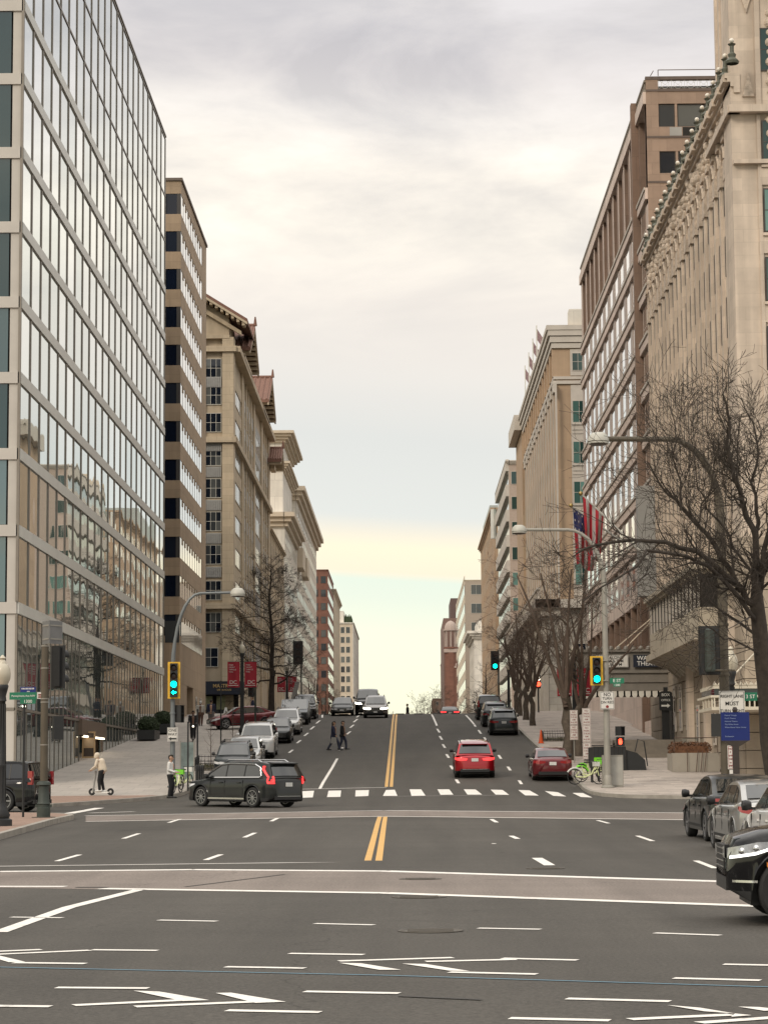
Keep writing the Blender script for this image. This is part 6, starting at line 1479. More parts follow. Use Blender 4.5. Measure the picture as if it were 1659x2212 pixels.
for (u, v, Y, w_, h_, lb) in ((1239, 1566, 119.5, .40, 1.55, 'tall white and red parking sign between the two nearest right trees'), (1266.5, 1585, 118.0, .42, 2.6, 'tall narrow stack of white and red parking signs right of the two trees')):
    s = thing('parking_sign', lb, 'sign', atY(u, v, Y), group='parking signs on poles'); n = 2 if h_ < 2 else 3
    for i in range(n): board(s, (0, 0, h_/2-h_/n*(i+.5)), w_, h_/n-.03, M_sgn, ['NO', 'PARK', '7-9:30', 'AM', '4-6:30'], .12, mat('dark_red_lettering', (.25, .03, .03), .6, 0))
    b = MB(); b.tube([(0, .05, -h_/2-1.6), (0, .05, h_/2)], .03, 6); b.build('post', [M_pole], s)
ped_signal('dark box on the brown lamp pole behind the blue map sign, upper of two', atY(1549, 1556, 71.5), False, 2.6); ped_signal('dark box on the brown lamp pole behind the blue map sign, lower of two', atY(1549, 1577, 71.5), False, 2.6)
s = thing('street_name_sign', 'green street name sign partly hidden behind the lane sign', 'sign', atY(1617, 1505, 72.1)); board(s, (0, 0, 0), .50, .26, M_sgr, ['13 ST'], .16, M_wlet, border=False)
# signals at the crest
def far_signal(label, u, v, Y, lit, sc=1.3, pole=True):
    c = atY(u, v, Y); s = thing('traffic_signal', label, 'traffic light', c, group='signals at the crest'); signal(s, (0, 0, 0), 0, lit, yellow=False, scale=sc)
    if pole: b = MB(); b.tube([(.28, .1, G(Y)+.1-c.z), (.28, .1, .9)], .07, 6); b.build('pole', [M_gpole], s)
far_signal('traffic signal showing green over the parked SUVs at the crest on the right', 1069, 1427, 197, 2); far_signal('dark traffic signal showing red in front of the left banner lamp', 543, 1490, 158, 0, .75)
far_signal('traffic signal dark from below beside the tall pyramid tree', 644, 1410, 200, -1, 1.6)
s = thing('pedestrian_signal', 'small signal with white and red lights among the right street trees', 'pedestrian signal', atY(1162, 1474, 190)); b = MB(); b.box(-.2, .2, -.1, .1, -.5, .6); b.box(-.06, .06, 0, .1, -4, -.5); b.build('housing', [M_black], s); b = MB(); b.sphere((0, -.15, .3), .17, 8); b.build('upper_light', [M_won], s); b = MB(); b.sphere((0, -.15, -.15), .2, 8); b.build('lower_light', [M_ron], s)

# ------------------------------------------------------------------ theatre marquee, signs, flags
t = thing('theatre_marquee', 'grey theatre marquee with white letter board and scalloped fringe over the right pavement', 'marquee', (13.5, 137, 0))
mq = MB(); M_mq = mat('marquee_metal', (.20, .18, .155), .55, .12, 2); mq.box(-3.1, 2.5, 0, 5, 6.75, 9.0); mq.box(-3.25, 2.5, -.15, 5, 9.0, 9.15); mq.box(-3.2, 2.5, -.12, 5, 7.75, 7.9); mq.box(-3.15, 2.5, -.08, 5, 7.2, 7.28); mq.box(-3.2, 2.5, -.12, 5, 6.7, 6.82); mq.build('canopy', [M_mq], t)
sc_ = MB(); x = -2.95
while x < 2.3: sc_.prism([(x, 6.7), (x+.30, 6.7), (x+.30, 6.44), (x+.25, 6.34), (x+.15, 6.29), (x+.05, 6.34), (x, 6.44)], -.10, -.06, 'y'); x += .40
sc_.build('scalloped_fringe', [mat('fringe_glass', (.66, .63, .56), .5, .1)], t)
dk_ = MB(); dk_.box(-3.0, 2.4, .1, .2, 6.35, 6.7); dk_.build('fringe_shade_strip', [M_dark], t)  # dark strip behind the fringe stands in for shade under the canopy
cr2 = MB(); x = -3.1
while x < 2.4: cr2.lathe([(.16, 0), (.14, .12), (.05, .2), (1e-3, .21)], (x, -.05, 9.15), 8); x += .44
cr2.build('crest_ornaments', [M_mq], t)
lb_ = board(t, (-1.3, -.17, 8.45), 1.9, .72, M_sgn, ['   LL ALONG', '  8 PM & 7PM', '   SUN.2PM'], .24, name='letter_board'); lb2 = board(t, (.92, -.17, 8.45), 1.95, .74, mat('navy_sign', (.008, .012, .025), .5, .05), ['WARNER', 'THEATRE'], .36, M_wlet, name='name_board', border=False)
st_ = MB(); 
for dx in (0, .6): st_.tube([(-1.2+dx, .3, 9.1), (2.4, 2.5+dx, 12.0)], .04, 6)
st_.build('stay_rods', [M_whcor], t)
s = thing('box_office_sign', 'black hanging BOX OFFICE sign with white arrow at the theatre wall', 'sign', atY(1437, 1513, 132.5)); s.scale = (.6, .6, .6); b = MB(); b.prism([(-.62, -.85), (-.5, -.95), (.5, -.95), (.62, -.85), (.62, .75), (.45, .85), (.2, .9), (.2, 1.25), (-.2, 1.25), (-.2, .9), (-.45, .85), (-.62, .75)], -.05, .05, 'y'); o = b.build('sign_plate', [M_black], s, fix=True); text('BOX', .38, M_wlet, o, (0, -.07, .52)); text('OFFICE', .27, M_wlet, o, (0, -.07, .02)); a = MB(); a.prism([(-.42, -.42), (.15, -.42), (.15, -.30), (.42, -.5), (.15, -.70), (.15, -.58), (-.42, -.58)], -.07, -.05, 'y'); a.build('arrow', [M_wlet], o, fix=True)
b = MB(); b.box(-.35, .35, .2, .5, -6.0, -.9); b.build('sign_kiosk', [M_black], s)
# white entrance canopy beyond the lamp on the right
t = thing('entrance_canopy', 'ornate white entrance canopy on the side wall of the terracotta building', 'canopy', (14.55, 104.5, 0)); M_can = mat('ivory_canopy_metal', (.58, .53, .43), .5, .1)
z1, z2 = 5.65, 4.55
c = MB(); c.box(-1.0, 4, -2.2, 2.4, z1-.16, z1); c.box(-1.15, 4, -2.3, 2.4, z1-.55, z1-.45); c.box(-1.1, 4, -2.3, 2.4, z2+.0, z2+.14)
x = -1.0
while x < 3.9: c.box(x, x+.06, -2.27, -2.2, z2+.14, z1-.55); x += .22
x = -1.05
while x < 3.9: c.prism([(x, z1), (x+.11, z1+.16), (x+.22, z1)], -2.24, -2.18, 'y'); x += .23
for y in (-2.2, -1.2, -.2, .8): c.box(-1.1, -1.04, y, y+.08, z2+.14, z1-.5)
c.build('canopy_frame', [M_can], t); c = MB(); c.box(-.95, 4, -2.1, 2.3, z1-.5, z1-.17); c.build('canopy_glazing', [M_gd], t)
c = MB(); c.tube([(-.5, -2.2, z1), (3.0, 1.8, z1+3.2)], .035, 5); c.tube([(1.0, -2.2, z1), (4.2, 1.8, z1+4.6)], .035, 5); c.build('stay_rods', [M_can], t)
M_fr, M_fw, M_fb = mat('flag_red', (.42, .02, .035), .8, .1, 3), mat('flag_white', (.50, .47, .46), .8, .1, 3), mat('flag_blue', (.018, .025, .11), .8, .1, 3)
def flag(label, tip, root, Lf, drop, seed):
    t = thing('flag_on_pole', label, 'flag', root, group='striped flags on slanting poles'); tip = Vector(tip)-Vector(root); d = -tip.normalized()
    p = MB(); p.tube([(0, 0, 0), tip], [.09, .05], 8); p.build('pole', [M_alu], t, True); b = MB(); b.sphere(tip, .14, 8); b.build('finial', [mat('gilt', (.45, .33, .12), .4, 0, metal=.6)], t, True)
    nx, nz = 26, 26; f = MB(); rnd = random.Random(seed)
    for i in range(nx+1):
        for j in range(nz+1):
            q = i/nx; s_ = j/nz; a = tip+d*(.15+Lf*q*.8); hang = drop*(1-.18*q)*s_
            gather = 1-.30*s_; x = a.x*1; base = tip+d*(.15+Lf*.3)
            pt = Vector((base.x+(a.x-base.x)*gather, a.y+.34*math.sin(q*11+seed+s_*2)*s_**.5, a.z-hang+.12*s_*math.sin(q*7)))
            f.v.append(tuple(pt))
    for i in range(nx):
        for j in range(nz):
            o = i*(nz+1)+j; f.f.append((o, o+1, o+nz+2, o+nz+1))
            canton = i < nx*.5 and j < nz*.42 and seed < 2; star = canton and (i % 4 == 1) and (j % 4 == 1)
            f.m.append((1 if star else 2) if canton else (0 if (i//4) % 2 == 0 else 1))
    f.build('cloth', [M_fr, M_fw, M_fb], t, True, 80)
flag('striped flag with blue canton hanging lower in front of the granite block', atY(1233, 1092, 147), atY(1345, 1172, 147), 2.4, 3.7, 1.0)
flag('striped flag hanging from the higher slanting pole beside the granite block', atY(1254, 1066, 145), atY(1405, 1212, 145), 2.3, 3.6, 2.6)

# ------------------------------------------------------------------ pavement furniture
def cone(label, loc, sc=1., band=False):
    t = thing('traffic_cone', label, 'traffic cone', loc); t.scale = (sc,)*3; b = MB(); b.box(-.2, .2, -.2, .2, 0, .04); b.lathe([(.16, .04), (.035, .9), (1e-3, .9)], n=14); b.build('cone', [mat('orange_plastic', (.75, .11, .02), .5, .08)], t, True); r_ = MB(); r_.lathe([(.112, .35), (.083, .5)], n=14); r_.lathe([(.066, .62), (.052, .7)], n=14); r_.build('reflective_bands', [M_wlet], t, True)
cone('orange traffic cone standing on the right kerb behind the maroon sedan', (8.12, 139.8, G(139.8)+.15), .9); cone('small white and orange cone by the column at the far right', (12.3, 77.0, G(77)+.15), .8)
def bicycle(label, X, Y, rz, green=True, dz=.15, group='shared bicycles'):
    t = thing('bicycle', label, 'bicycle', (X, Y, G(Y)+dz), rz, group); fm = mat('lime_bicycle_paint', (.18, .62, .03), .4, .05) if green else mat('white_bicycle_paint', (.6, .6, .56), .4, .05)
    for x in (-.55, .55):
        w_ = MB(); pts = [(x+.33*math.cos(a), 0, .35+.33*math.sin(a)) for a in np.linspace(0, 2*math.pi, 21)]; w_.tube(pts, .022, 6, cap=False)
        for k in range(8): a = k*math.pi/4; w_.tube([(x, 0, .35), (x+.32*math.cos(a), 0, .35+.32*math.sin(a))], .004, 3)
        w_.tube([(x, -.05, .35), (x, .05, .35)], .035, 8); w_.build('wheel', [M_tyre], t, True)
    f = MB(); f.tube([(-.55, 0, .35), (-.1, 0, .32), (.2, 0, .45), (.42, 0, .85)], .035, 6); f.tube([(-.1, 0, .32), (-.25, 0, .85)], .025, 6); f.tube([(-.55, 0, .35), (-.22, 0, .7)], .018, 6); f.tube([(.55, 0, .35), (.4, 0, .95)], .022, 6); f.build('frame', [mat('pale_yellow_frame', (.62, .66, .36), .4, .05)], t, True)
    g = MB(); pts = [(-.55+.38*math.cos(a), 0, .35+.38*math.sin(a)) for a in np.linspace(.4, 2.6, 9)]; g.tube(pts, .04, 6); g.box(.30, .55, -.18, .18, .8, 1.0); g.build('mudguard_and_basket', [fm], t, True)
    h = MB(); h.tube([(.36, -.26, 1.02), (.4, 0, 1.0), (.36, .26, 1.02)], .016, 6); h.box(-.38, -.14, -.07, .07, .86, .92); h.build('handlebar_and_saddle', [M_trimb], t)
bicycle('lime green shared bicycle in the rack behind the right corner pole, front one', 8.35, 104.6, R(20)); bicycle('lime green shared bicycle in the rack, behind the front one', 8.45, 106.2, R(35)); bicycle('pale shared bicycle lying against the right bicycle rack', 8.0, 103.2, R(10), False)
bicycle('green shared bicycle parked behind the man in the white shirt', -9.75, 99.3, R(80), group='bicycles on the left pavement'); bicycle('dark bicycle parked beside the glass map panel on the left', -9.6, 101.6, R(75), False, group='bicycles on the left pavement')
def hoops(label, X, Y, n, dx, dy, rz=0):
    t = thing('bicycle_rack', label, 'bicycle rack', (X, Y, G(Y)+.15), rz)
    for k in range(n): a = MB(); a.tube([(k*dx, k*dy-.35, 0), (k*dx, k*dy-.35, .6)]+[(k*dx, k*dy-.35*math.cos(q), .6+.35*math.sin(q)) for q in np.linspace(.2, 2.94, 8)]+[(k*dx, k*dy+.35, .6), (k*dx, k*dy+.35, 0)], .03, 7); a.build('hoop', [M_black], t, True)
hoops('black hooped bicycle rack behind the parked bicycles on the left', -9.3, 103.6, 4, .03, .7); hoops('dark bicycle rack hoops beside the steel cabinet on the right', 8.3, 104.2, 3, .35, .6)
s = thing('map_panel', 'upright glass map panel behind the man in the white shirt', 'sign', (-9.75, 103.9, G(103.9)+.15)); b = MB(); b.box(-.28, .28, -.03, .03, .3, 1.95); b.build('glass_panel', [mat('frosted_panel', (.22, .27, .26), .25, .25, 3)], s); b = MB(); b.box(-.33, -.28, -.04, .04, 0, 2.0); b.box(.28, .33, -.04, .04, 0, 2.0); b.build('posts', [M_pole], s)
def tree_fence(label, X, Y, w_, d_, cat='tree fence', g='iron tree fences'):
    t = thing('tree_fence', label, cat, (X, Y, G(Y)+.15), group=g)
    t.rotation_euler = (math.atan2(G(Y+1)-G(Y-1), 2), 0, 0)
    for (x0, y0, x1, y1) in ((-w_/2, -d_/2, w_/2, -d_/2), (w_/2, -d_/2, w_/2, d_/2), (w_/2, d_/2, -w_/2, d_/2), (-w_/2, d_/2, -w_/2, -d_/2)):
        a = MB(); a.tube([(x0, y0, .48), (x1, y1, .48)], .018, 5); a.tube([(x0, y0, .12), (x1, y1, .12)], .015, 5); n = int(math.hypot(x1-x0, y1-y0)/.16)
        for k in range(n): q = (k+.5)/n; x, y = x0+(x1-x0)*q, y0+(y1-y0)*q; a.tube([(x, y, 0), (x, y, .56)], .010, 4)
        a.build('fence_side', [M_black], t)
    s_ = MB(); s_.box(-w_/2, w_/2, -d_/2, d_/2, -.02, .03); s_.build('soil_bed', [M_dirt], t); rnd = random.Random(int(Y)); p = MB()
    for k in range(160):
        x, y = rnd.uniform(-w_/2+.1, w_/2-.1), rnd.uniform(-d_/2+.1, d_/2-.1); a = rnd.uniform(0, 6.28); L = rnd.uniform(.08, .22); p.add([(x, y, .02), (x+.03, y+.02, .02), (x+L*math.cos(a)*.6, y+L*math.sin(a)*.6, .03+L)], [(0, 1, 2)])
    p.build('low_plants', [mat('dry_plants', (.10, .10, .045), .9, .4, 8)], t)
tree_fence('low black iron fence around the sapling bed nearest the crossing on the left', -10.05, 117.5, 1.1, 4.5); tree_fence('low black iron fence beside the big white SUV on the left', -10.05, 135, 1.1, 4.0); tree_fence('low iron fence with shrubs around the tree behind the orange cone', 9.2, 143.5, 1.6, 3.2)
M_leaf = mat('dark_evergreen_leaves', (.025, .04, .015), .85, .35, 6, island=.4); M_dry = mat('dry_hedge_leaves', (.13, .06, .03), .9, .3, 6, island=.4)
def leaf_mass(blobs, n, size, m, seed, name, parent):
    rnd = random.Random(seed); mb = MB()
    for k in range(n):
        (cx, cy, cz, rx, ry, rz_) = blobs[k % len(blobs)]; v = Vector((rnd.gauss(0, 1), rnd.gauss(0, 1), rnd.gauss(0, 1))).normalized()*rnd.uniform(.7, 1.05); c = Vector((cx+v.x*rx, cy+v.y*ry, max(.02, cz+v.z*rz_)))
        a = Vector((rnd.gauss(0, 1), rnd.gauss(0, 1), rnd.gauss(0, 1))).normalized()*size; b = a.orthogonal().normalized()*size*.6; mb.add([c-a, c+b, c+a, c-b], [(0, 1, 2, 3)])
    return mb.build(name, [m], parent)
def shrub_planter(label, X, Y, w_, d_, n=2):
    t = thing('planter', label, 'planter', (X, Y, G(Y)+.15), group='shrub planters along the glass block'); b = MB(); b.box(-w_/2, w_/2, -d_/2, d_/2, 0, .6); b.build('planter_box', [M_black], t)
    for k in range(n):
        y = -d_/2+(k+.5)*d_/n; c = MB(); c.sphere((0, y, .95), .45, 10); s = c.build('shrub', [M_leaf], t); leaf_mass([(0, y, .95, .58, .58, .52)], 900, .07, M_leaf, k+int(Y), 'leaves', s)
shrub_planter('black planter with round shrubs against the glass block, nearer one', -16.3, 147.5, 1.1, 3.2, 3); shrub_planter('black planter with round shrubs against the glass block, farther one', -16.2, 156, 1.2, 3.4, 3)
t = thing('hedge_planter', 'low concrete planter with rust-brown clipped hedge on the right pavement', 'planter', (13.6, 112.2, G(112.2)+.1)); b = MB(); b.box(-.9, 1.35, -1.0, 1.2, 0, .9); b.build('planter_wall', [mat('planter_concrete', (.33, .30, .255), .85, .12, 1)], t); c = MB(); c.box(-.75, .85, -.85, 1.0, .9, 1.22); h_ = c.build('hedge', [M_dry], t); leaf_mass([(-.75+.2*k, .05, 1.12, .22, 1.0, .32) for k in range(9)], 2600, .05, M_dry, 4, 'leaves', h_)
r_ = MB(); 
for (x0, x1) in ((-.8, 1.25),): r_.tube([(x0, -1.1, 1.0), (x0, -1.1, 1.62), (x1, -1.1, 1.62), (x1, -1.1, .9)], .02, 6)
for x in (-.2, .2, .42, .6): r_.tube([(x, -1.15, 0), (x+(.12 if x > 0 else 0), -1.1, 1.0)], .018, 5)
r_.build('rail', [mat('rusty_rail', (.09, .055, .04), .6, .2, 3)], t)
t = thing('crowd_barrier', 'row of stacked grey steel crowd barriers beside the steps', 'barrier', (15.0, 122.5, G(122.5)+.15))
for k in range(6):
    b = MB(); y = k*.22; x0 = -.45+.05*k; b.tube([(x0, y, .1), (x0, y, 1.1), (x0+.9, y+.5, 1.1), (x0+.9, y+.5, .1)], .02, 5)
    for q in range(6): b.tube([(x0+.15*q, y+.08*q, .15), (x0+.15*q, y+.08*q, 1.1)], .008, 4)
    b.build('barrier_panel', [M_pole], t)
t = thing('pavement_steps', 'short flight of dark stone steps up the right pavement', 'steps', (13.4, 124, 0)); M_step = mat('step_stone', (.20, .175, .145), .85, .15, 2)
for k in range(6): b = MB(); b.box(-2.1, 2.3, k*.42, k*.42+1.4, G(123.6)+.1, G(124)+.18+.16*(k+1)); b.build('step', [M_step], t)
for s_ in (1,): b = MB(); b.tube([(1.0, 1.0, G(124)+.3), (1.0, 1.0, G(124)+1.9), (1.1, 2.4, G(126)+1.4), (1.1, 2.4, G(126)+.2)], .03, 6); b.build('handrail', [M_black], t)
t = thing('stair_enclosure', 'black railed enclosure around a stairwell on the right pavement', 'railing', (9.5+.6, 113, G(113)+.15)); b = MB(); b.box(-1.0, .55, 0, 3.4, 0, 1.15); b.build('panel', [M_black], t); r_ = MB()
for x in np.linspace(-1.0, .55, 9): r_.tube([(x, -.04, 0), (x, -.04, 1.15)], .016, 4)
r_.tube([(-1.1, -.04, 1.2), (.5, -.04, 1.2)], .03, 6); r_.build('rail', [mat('iron_rail', (.04, .035, .03), .5, .1, metal=.3)], t)
b = MB(); b.prism([(.55, 0), (1.55, 0), (1.5, .5), (1.1, .85), (.55, 1.0)], .1, 3.2, 'y'); b.tube([(1.0, 0, .9), (1.15, 0, 1.5), (1.45, 0, 1.4), (1.6, 0, .2)], .03, 6); b.build('curved_end', [M_dk if False else M_black], t, fix=True)
t = thing('sandwich_board', 'wooden sandwich board standing in the lit entrance of the glass block', 'sign', (-17.25, 126.6, G(126.6)+.15)); b = MB(); b.box(-.36, .36, -.03, .03, .05, 1.5); o = b.build('wooden_frame', [mat('plywood', (.42, .29, .16), .6, .15, 3)], t)
for z0_, z1_ in ((1.15, 1.4), (.68, 1.08), (.15, .6)): b = MB(); b.box(-.27, .27, -.045, -.03, z0_, z1_); b.build('poster', [mat('dark_poster', (.05, .035, .025), .6, .2, 9) if z0_ != .68 else mat('tan_poster', (.38, .28, .18), .6, .1)], o)
for k, x in enumerate((-20.6+2.2, -19.6+2.2+.3, -18.3+2.0)):
    t = thing('barricade', 'small white-faced A-frame barricade before the restaurant corner, %s of three' % ['left', 'middle', 'right'][k], 'barricade', (x-.6, 229, G(229)+.2), group='A-frame barricades before the restaurant'); b = MB(); b.prism([(-.45, 0), (-.3, 0), (.02, 1.5), (.35, 0), (.45, 0), (.1, 1.7), (-.1, 1.7)], -.05, .05, 'y'); b.build('frame', [M_wlet], t, fix=True); b = MB(); b.box(-.7, .9, .1, .14, 0, 1.5); b.build('screen', [M_black], t)
for k, (x, y, tilt) in enumerate(((-8.7, 190, .35), (-8.45, 190.2, .3))):
    t = thing('leaning_board', 'long pale board leaning by the big tree on the left, %s one' % ['left', 'right'][k], 'board', (x-1.0, y, G(y)+.1), group='boards leaning by the tree'); b = MB(); b.prism([(0, 0), (.2, 0), (.2+tilt*2, 2.7), (tilt*2, 2.7)], -.05, .05, 'y'); b.build('plank', [M_panel], t, fix=True)
for k, (x, y, h_) in enumerate(((-11.9, 104.5, 3.4), (-11.0, 131, 4.1), (-9.9, 101.0, 3.0))):
    t = thing('thin_post', ['thin dark signpost on the left pavement behind the scooter rider path', 'thin dark signpost beside the walkers on the left pavement', 'thin dark post rising beside the left bicycles'][k], 'post', ([-9.35, -10.4, -9.45][k], y, G(y)+.15), group='thin posts on the left pavement'); b = MB(); b.tube([(0, 0, 0), (0, 0, h_)], .04, 6); b.build('shaft', [M_black], t)

# ------------------------------------------------------------------ people
M_skin = mat('skin_light', (.42, .25, .17), .6, .06, 6); M_skind = mat('skin_brown', (.16, .085, .055), .6, .06, 6)
def capsules(name, segs, m, parent, vox=.014, smooth_it=6, loc=None):
    mb = MB()
    for (a, b, ra, rb) in segs:
        a, b = Vector(a), Vector(b); d = (b-a); L = max(d.length, 1e-3); d = d/L if L > 1e-3 else Vector((0, 0, 1)); pts, rs = [], []
        for q in (-1, -.8, -.45, 0): pts.append(a+d*ra*q); rs.append(max(.15*ra, ra*math.sqrt(max(0, 1-q*q))))
        for q in (0, .45, .8, 1): pts.append(b+d*rb*q+(d*1e-4)); rs.append(max(.15*rb, rb*math.sqrt(max(0, 1-q*q))))
        mb.tube(pts, rs, 12)
    o = mb.build(name, [m], parent, True, 180); md = o.modifiers.new('merge', 'REMESH'); md.mode = 'VOXEL'; md.voxel_size = vox; md.use_smooth_shade = True
    sm = o.modifiers.new('soften', 'SMOOTH'); sm.iterations = smooth_it; sm.factor = .5
    return o
def person(label, X, Y, face, top, legs, hair, skin=M_skin, h=1.75, stride=.0, elbow=(.35, .35), lean=0., dz=.15, hair_long=False, hood=False, coat=0., group=None, shoes=None, reach=(0, 0), foot_z=0.):
    """x forward, y left, z up; stride is half the step length; elbow is the bend of each forearm"""
    t = thing('person', label, 'person', (X, Y, G(Y)+dz+foot_z), R(face), group); k = h/1.75; t.scale = (1.12, 1.16, 1)
    hipz = .92-.12*stride; L = lambda x, z: (x+lean*(z-hipz) if z > hipz else x)
    P = lambda x, y, z: Vector((L(x, z)*k, y*k, z*k))
    hip = {s: P(0, .09*s, hipz) for s in (-1, 1)}; ank = {1: P(stride, .09, .08), -1: P(-stride, -.09, .08+.05*abs(stride))}
    kn = {s: (hip[s]+ank[s])*.5+Vector((.05+.08*abs(stride), 0, .02)) for s in (-1, 1)}
    sh = {s: P(0, .185*s, 1.43) for s in (-1, 1)}
    el = {s: P(-.02-.25*stride*s+reach[0 if s > 0 else 1]*.18, .225*s, 1.15) for s in (-1, 1)}
    wr = {}
    for i, s in enumerate((1, -1)): b = elbow[i]; wr[s] = el[s]+Vector((math.sin(b)*.25*k-.10*stride*s, -s*.03*k, -math.cos(b)*.25*k))
    neck, head = P(.01, 0, 1.50), P(.03, 0, 1.64)
    body = []
    for s in (-1, 1):
        body += [(hip[s], kn[s], .085*k, .058*k), (kn[s], ank[s], .056*k, .038*k), (ank[s]+Vector((-.03, 0, -.03)), ank[s]+Vector((.15, 0, -.045)), .036*k, .03*k), (sh[s], el[s], .05*k, .04*k), (el[s], wr[s], .038*k, .026*k)]
        d = (wr[s]-el[s]).normalized(); f = wr[s]+d*.05*k; body.append((wr[s], f, .03*k, .036*k)); q = d.cross(Vector((0, 1, 0))).normalized()
        for j, (dy, ln_) in enumerate(((-.028, .065), (-.010, .078), (.010, .074), (.027, .058))): a = f+Vector((0, dy*k, 0))+d*.02*k; m1 = a+d*ln_*.55*k+q*.004; body.append((a, m1, .0095*k, .009*k)); body.append((m1, m1+(d*.8-q*.6*(1 if q.x < 0 else -1)).normalized()*ln_*.5*k, .009*k, .0075*k))
        th = wr[s]+d*.03*k+Vector((.028*k, 0, 0)); body.append((th, th+(d*.7+Vector((.7, -s*.2, 0))).normalized()*.055*k, .0105*k, .009*k))
    body += [(P(0, -.06, hipz), P(0, .06, hipz), .115*k, .115*k), (P(0, 0, hipz), P(0, 0, 1.32), .125*k, .14*k), (P(0, -.12, 1.37), P(0, .12, 1.37), .085*k, .085*k), (neck-Vector((0, 0, .06)), neck+Vector((0, 0, .04)), .055*k, .052*k),
             (head+Vector((-.015*k, 0, .03*k)), head+Vector((.012*k, 0, -.05*k)), .088*k, .066*k), (head+Vector((.085*k, 0, -.01*k)), head+Vector((.10*k, 0, -.025*k)), .012*k, .014*k), (head+Vector((.02*k, -.085*k, -.015*k)), head+Vector((.01*k, -.087*k, .01*k)), .014*k, .014*k), (head+Vector((.02*k, .085*k, -.015*k)), head+Vector((.01*k, .087*k, .01*k)), .014*k, .014*k)]
    bo = capsules('body', body, skin, t, .011, 2)
    fc = MB()
    for s in (-1, 1): fc.sphere(head+Vector((.078*k, s*.03*k, .012*k)), .010*k, 6)
    fc.box(*( (head.x+.068*k, head.x+.082*k, -.022*k, .022*k, head.z-.062*k, head.z-.055*k))); fc.build('face_details', [mat('eyes_and_mouth', (.05, .02, .02), .5, 0)], t)
    sl = []
    for s in (-1, 1): sl += [(sh[s], el[s], .068*k, .056*k), (el[s], el[s].lerp(wr[s], .93), .054*k, .042*k)]
    shirt = sl+[(P(0, -.10, 1.38), P(0, .10, 1.38), .098*k, .098*k), (P(0, -.05, 1.0), P(0, -.06, 1.33), .125*k, .12*k), (P(0, .05, 1.0), P(0, .06, 1.33), .125*k, .12*k)]
    if coat: shirt += [(P(0, -.06, .95), P(-.02, -.08, .95-coat), .13*k, .14*k), (P(0, .06, .95), P(-.02, .08, .95-coat), .13*k, .14*k)]
    if hood: shirt += [(head+Vector((-.03, 0, .03)), head+Vector((0, 0, -.06)), .115*k, .10*k), (P(-.1, -.04, 1.0), P(-.13, 0, 1.4), .13*k, .12*k)]
    capsules('top', shirt, top, t, .014, 5)
    tr_ = []
    for s in (-1, 1): tr_ += [(hip[s], kn[s], .105*k, .076*k), (kn[s], kn[s].lerp(ank[s], .92), .074*k, .060*k)]
    tr_ += [(P(0, -.05, hipz+.02), P(0, .05, hipz+.02), .125*k, .125*k)]; capsules('trousers', tr_, legs, t, .014, 5)
    capsules('shoes', [q for s in (-1, 1) for q in ((ank[s]+Vector((-.05, 0, -.03)), ank[s]+Vector((.17, 0, -.045)), .045*k, .036*k),)], shoes or M_trimb, t, .012, 2)
    if not hood:
        hr = [(head+Vector((-.035*k, 0, .055*k)), head+Vector((.01*k, 0, .075*k)), .083*k, .074*k), (head+Vector((-.045*k, 0, .02*k)), head+Vector((-.045*k, 0, -.02*k)), .075*k, .06*k)]
        if hair_long: hr.append((head+Vector((-.06*k, 0, 0)), head+Vector((-.075*k, 0, -.22*k)), .075*k, .06*k))
        capsules('hair', hr, hair, t, .014, 2)
    return t
C_ = lambda n, c: mat(n, c, .85, .12, 5)
M_hb = C_('dark_hair', (.02, .014, .01)); M_navy = C_('navy_cloth', (.018, .022, .05)); M_blk = C_('black_cloth', (.010, .010, .012)); M_jean = C_('dark_denim', (.03, .035, .06)); M_shirt = C_('white_shirt_cloth', (.62, .61, .59))
person('man in white shirt and black trousers standing at the left kerb looking at his hands', -9.62, 95.2, -8, M_shirt, M_blk, M_hb, elbow=(1.25, 1.2), stride=.03, h=1.74)
sc_p = person('person in cream hooded top and black trousers riding the kick scooter', -12.78, 97.9, 172, C_('cream_fleece', (.62, .54, .43)), M_blk, M_hb, elbow=(.9, .9), lean=.28, hood=True, h=1.62, stride=.06, dz=.3, reach=(1, 1), shoes=M_shirt)
t = thing('kick_scooter', 'white kick scooter ridden over the brick strip on the left', 'scooter', (-12.78, 97.9, G(97.9)+.155), R(172)); b = MB(); b.box(-.32, .28, -.08, .08, .10, .15); b.build('deck', [M_wlet], t); b = MB(); b.tube([(.38, 0, .14), (.26, 0, 1.02)], .045, 8); b.tube([(.26, -.24, 1.02), (.26, .24, 1.02)], .018, 6); b.tube([(.28, 0, .14), (.40, 0, .16)], .035, 6); b.build('stem', [M_panel], t, True)
for x in (-.38, .42): b = MB(); b.lathe([(.06, -.03), (.13, -.035), (.15, 0), (.13, .035), (.06, .03), (.06, -.03)], (x, 0, .15), 16, axis='y'); b.build('wheel', [M_tyre], t, True)
person('long-haired woman in navy coat crossing the street, left of the pair', -4.22, 136.4, -15, M_navy, M_jean, M_hb, stride=.30, hair_long=True, coat=.18, h=1.68, dz=0, group='pair crossing the street')
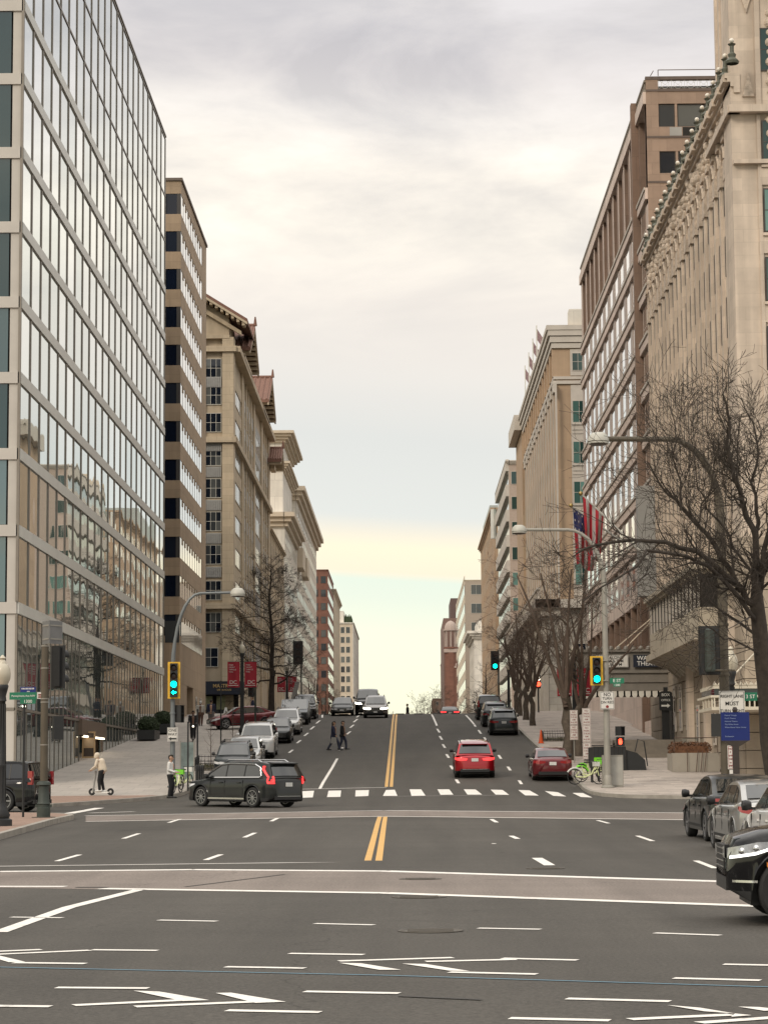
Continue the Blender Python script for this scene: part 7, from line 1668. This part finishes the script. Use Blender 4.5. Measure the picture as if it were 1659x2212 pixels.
person('person in black jacket and jeans crossing the street, right of the pair', -3.72, 137.3, -15, M_blk, M_jean, M_hb, stride=.18, h=1.66, dz=0, coat=.1, group='pair crossing the street', elbow=(.9, .4))
t = thing('tote_bag', 'pale tote bag carried low by the woman crossing the street', 'bag', (-4.2, 136.15, G(136.1)+.42)); b = MB(); b.prism([(-.19, 0), (.17, 0), (.14, .36), (-.14, .36)], -.05, .05, 'y'); b.build('bag_body', [C_('grey_canvas', (.30, .29, .27))], t, fix=True); b = MB(); b.tube([(-.08, 0, .36), (-.05, 0, .5), (.05, 0, .5), (.08, 0, .36)], .01, 5); b.build('bag_handle', [M_blk], t)
person('walker with white cap and pale jacket on the left pavement', -14.6, 165.6, 88, C_('pale_jacket', (.42, .40, .36)), C_('brown_trousers', (.10, .05, .035)), C_('white_cap', (.6, .6, .58)), skin=M_skind, stride=.14)
person('walker in dark blue jacket and grey trousers on the left pavement', -13.85, 165.6, 90, M_navy, C_('grey_trousers', (.13, .12, .12)), M_hb, stride=.08, h=1.84)
sr = person('rider in black on a scooter with its headlight on, coming down the left pavement', -13.2, 144.5, -85, M_blk, M_blk, M_hb, skin=M_skind, stride=.08, dz=.32, elbow=(1.1, 1.1))
t = thing('kick_scooter', 'dark kick scooter with lit front lamp under the rider in black', 'scooter', (-13.2, 144.5, G(144.5)+.16), R(-85)); b = MB(); b.box(-.42, .38, -.08, .08, .10, .15); b.tube([(.46, 0, .14), (.34, 0, 1.1)], .03, 6); b.tube([(.34, -.22, 1.1), (.34, .22, 1.1)], .02, 6); b.build('frame', [M_black], t); b = MB(); b.sphere((.42, 0, .95), .06, 8); b.build('headlight', [M_won], t)
for x in (-.5, .5): b = MB(); b.lathe([(.05, -.03), (.11, -.035), (.13, 0), (.11, .035), (.05, .03), (.05, -.03)], (x, 0, .13), 14, axis='y'); b.build('wheel', [M_tyre], t, True)
person('dark silhouetted person walking across the crest right of the yellow lines', .2, 221.0, 175, M_blk, M_blk, M_hb, stride=.2, dz=0, coat=.2, h=1.75)
person('person in dark coat behind the left banner lamp post', -11.6, 176.0, 200, M_navy, M_blk, M_hb, coat=.15, h=1.75, stride=.08)
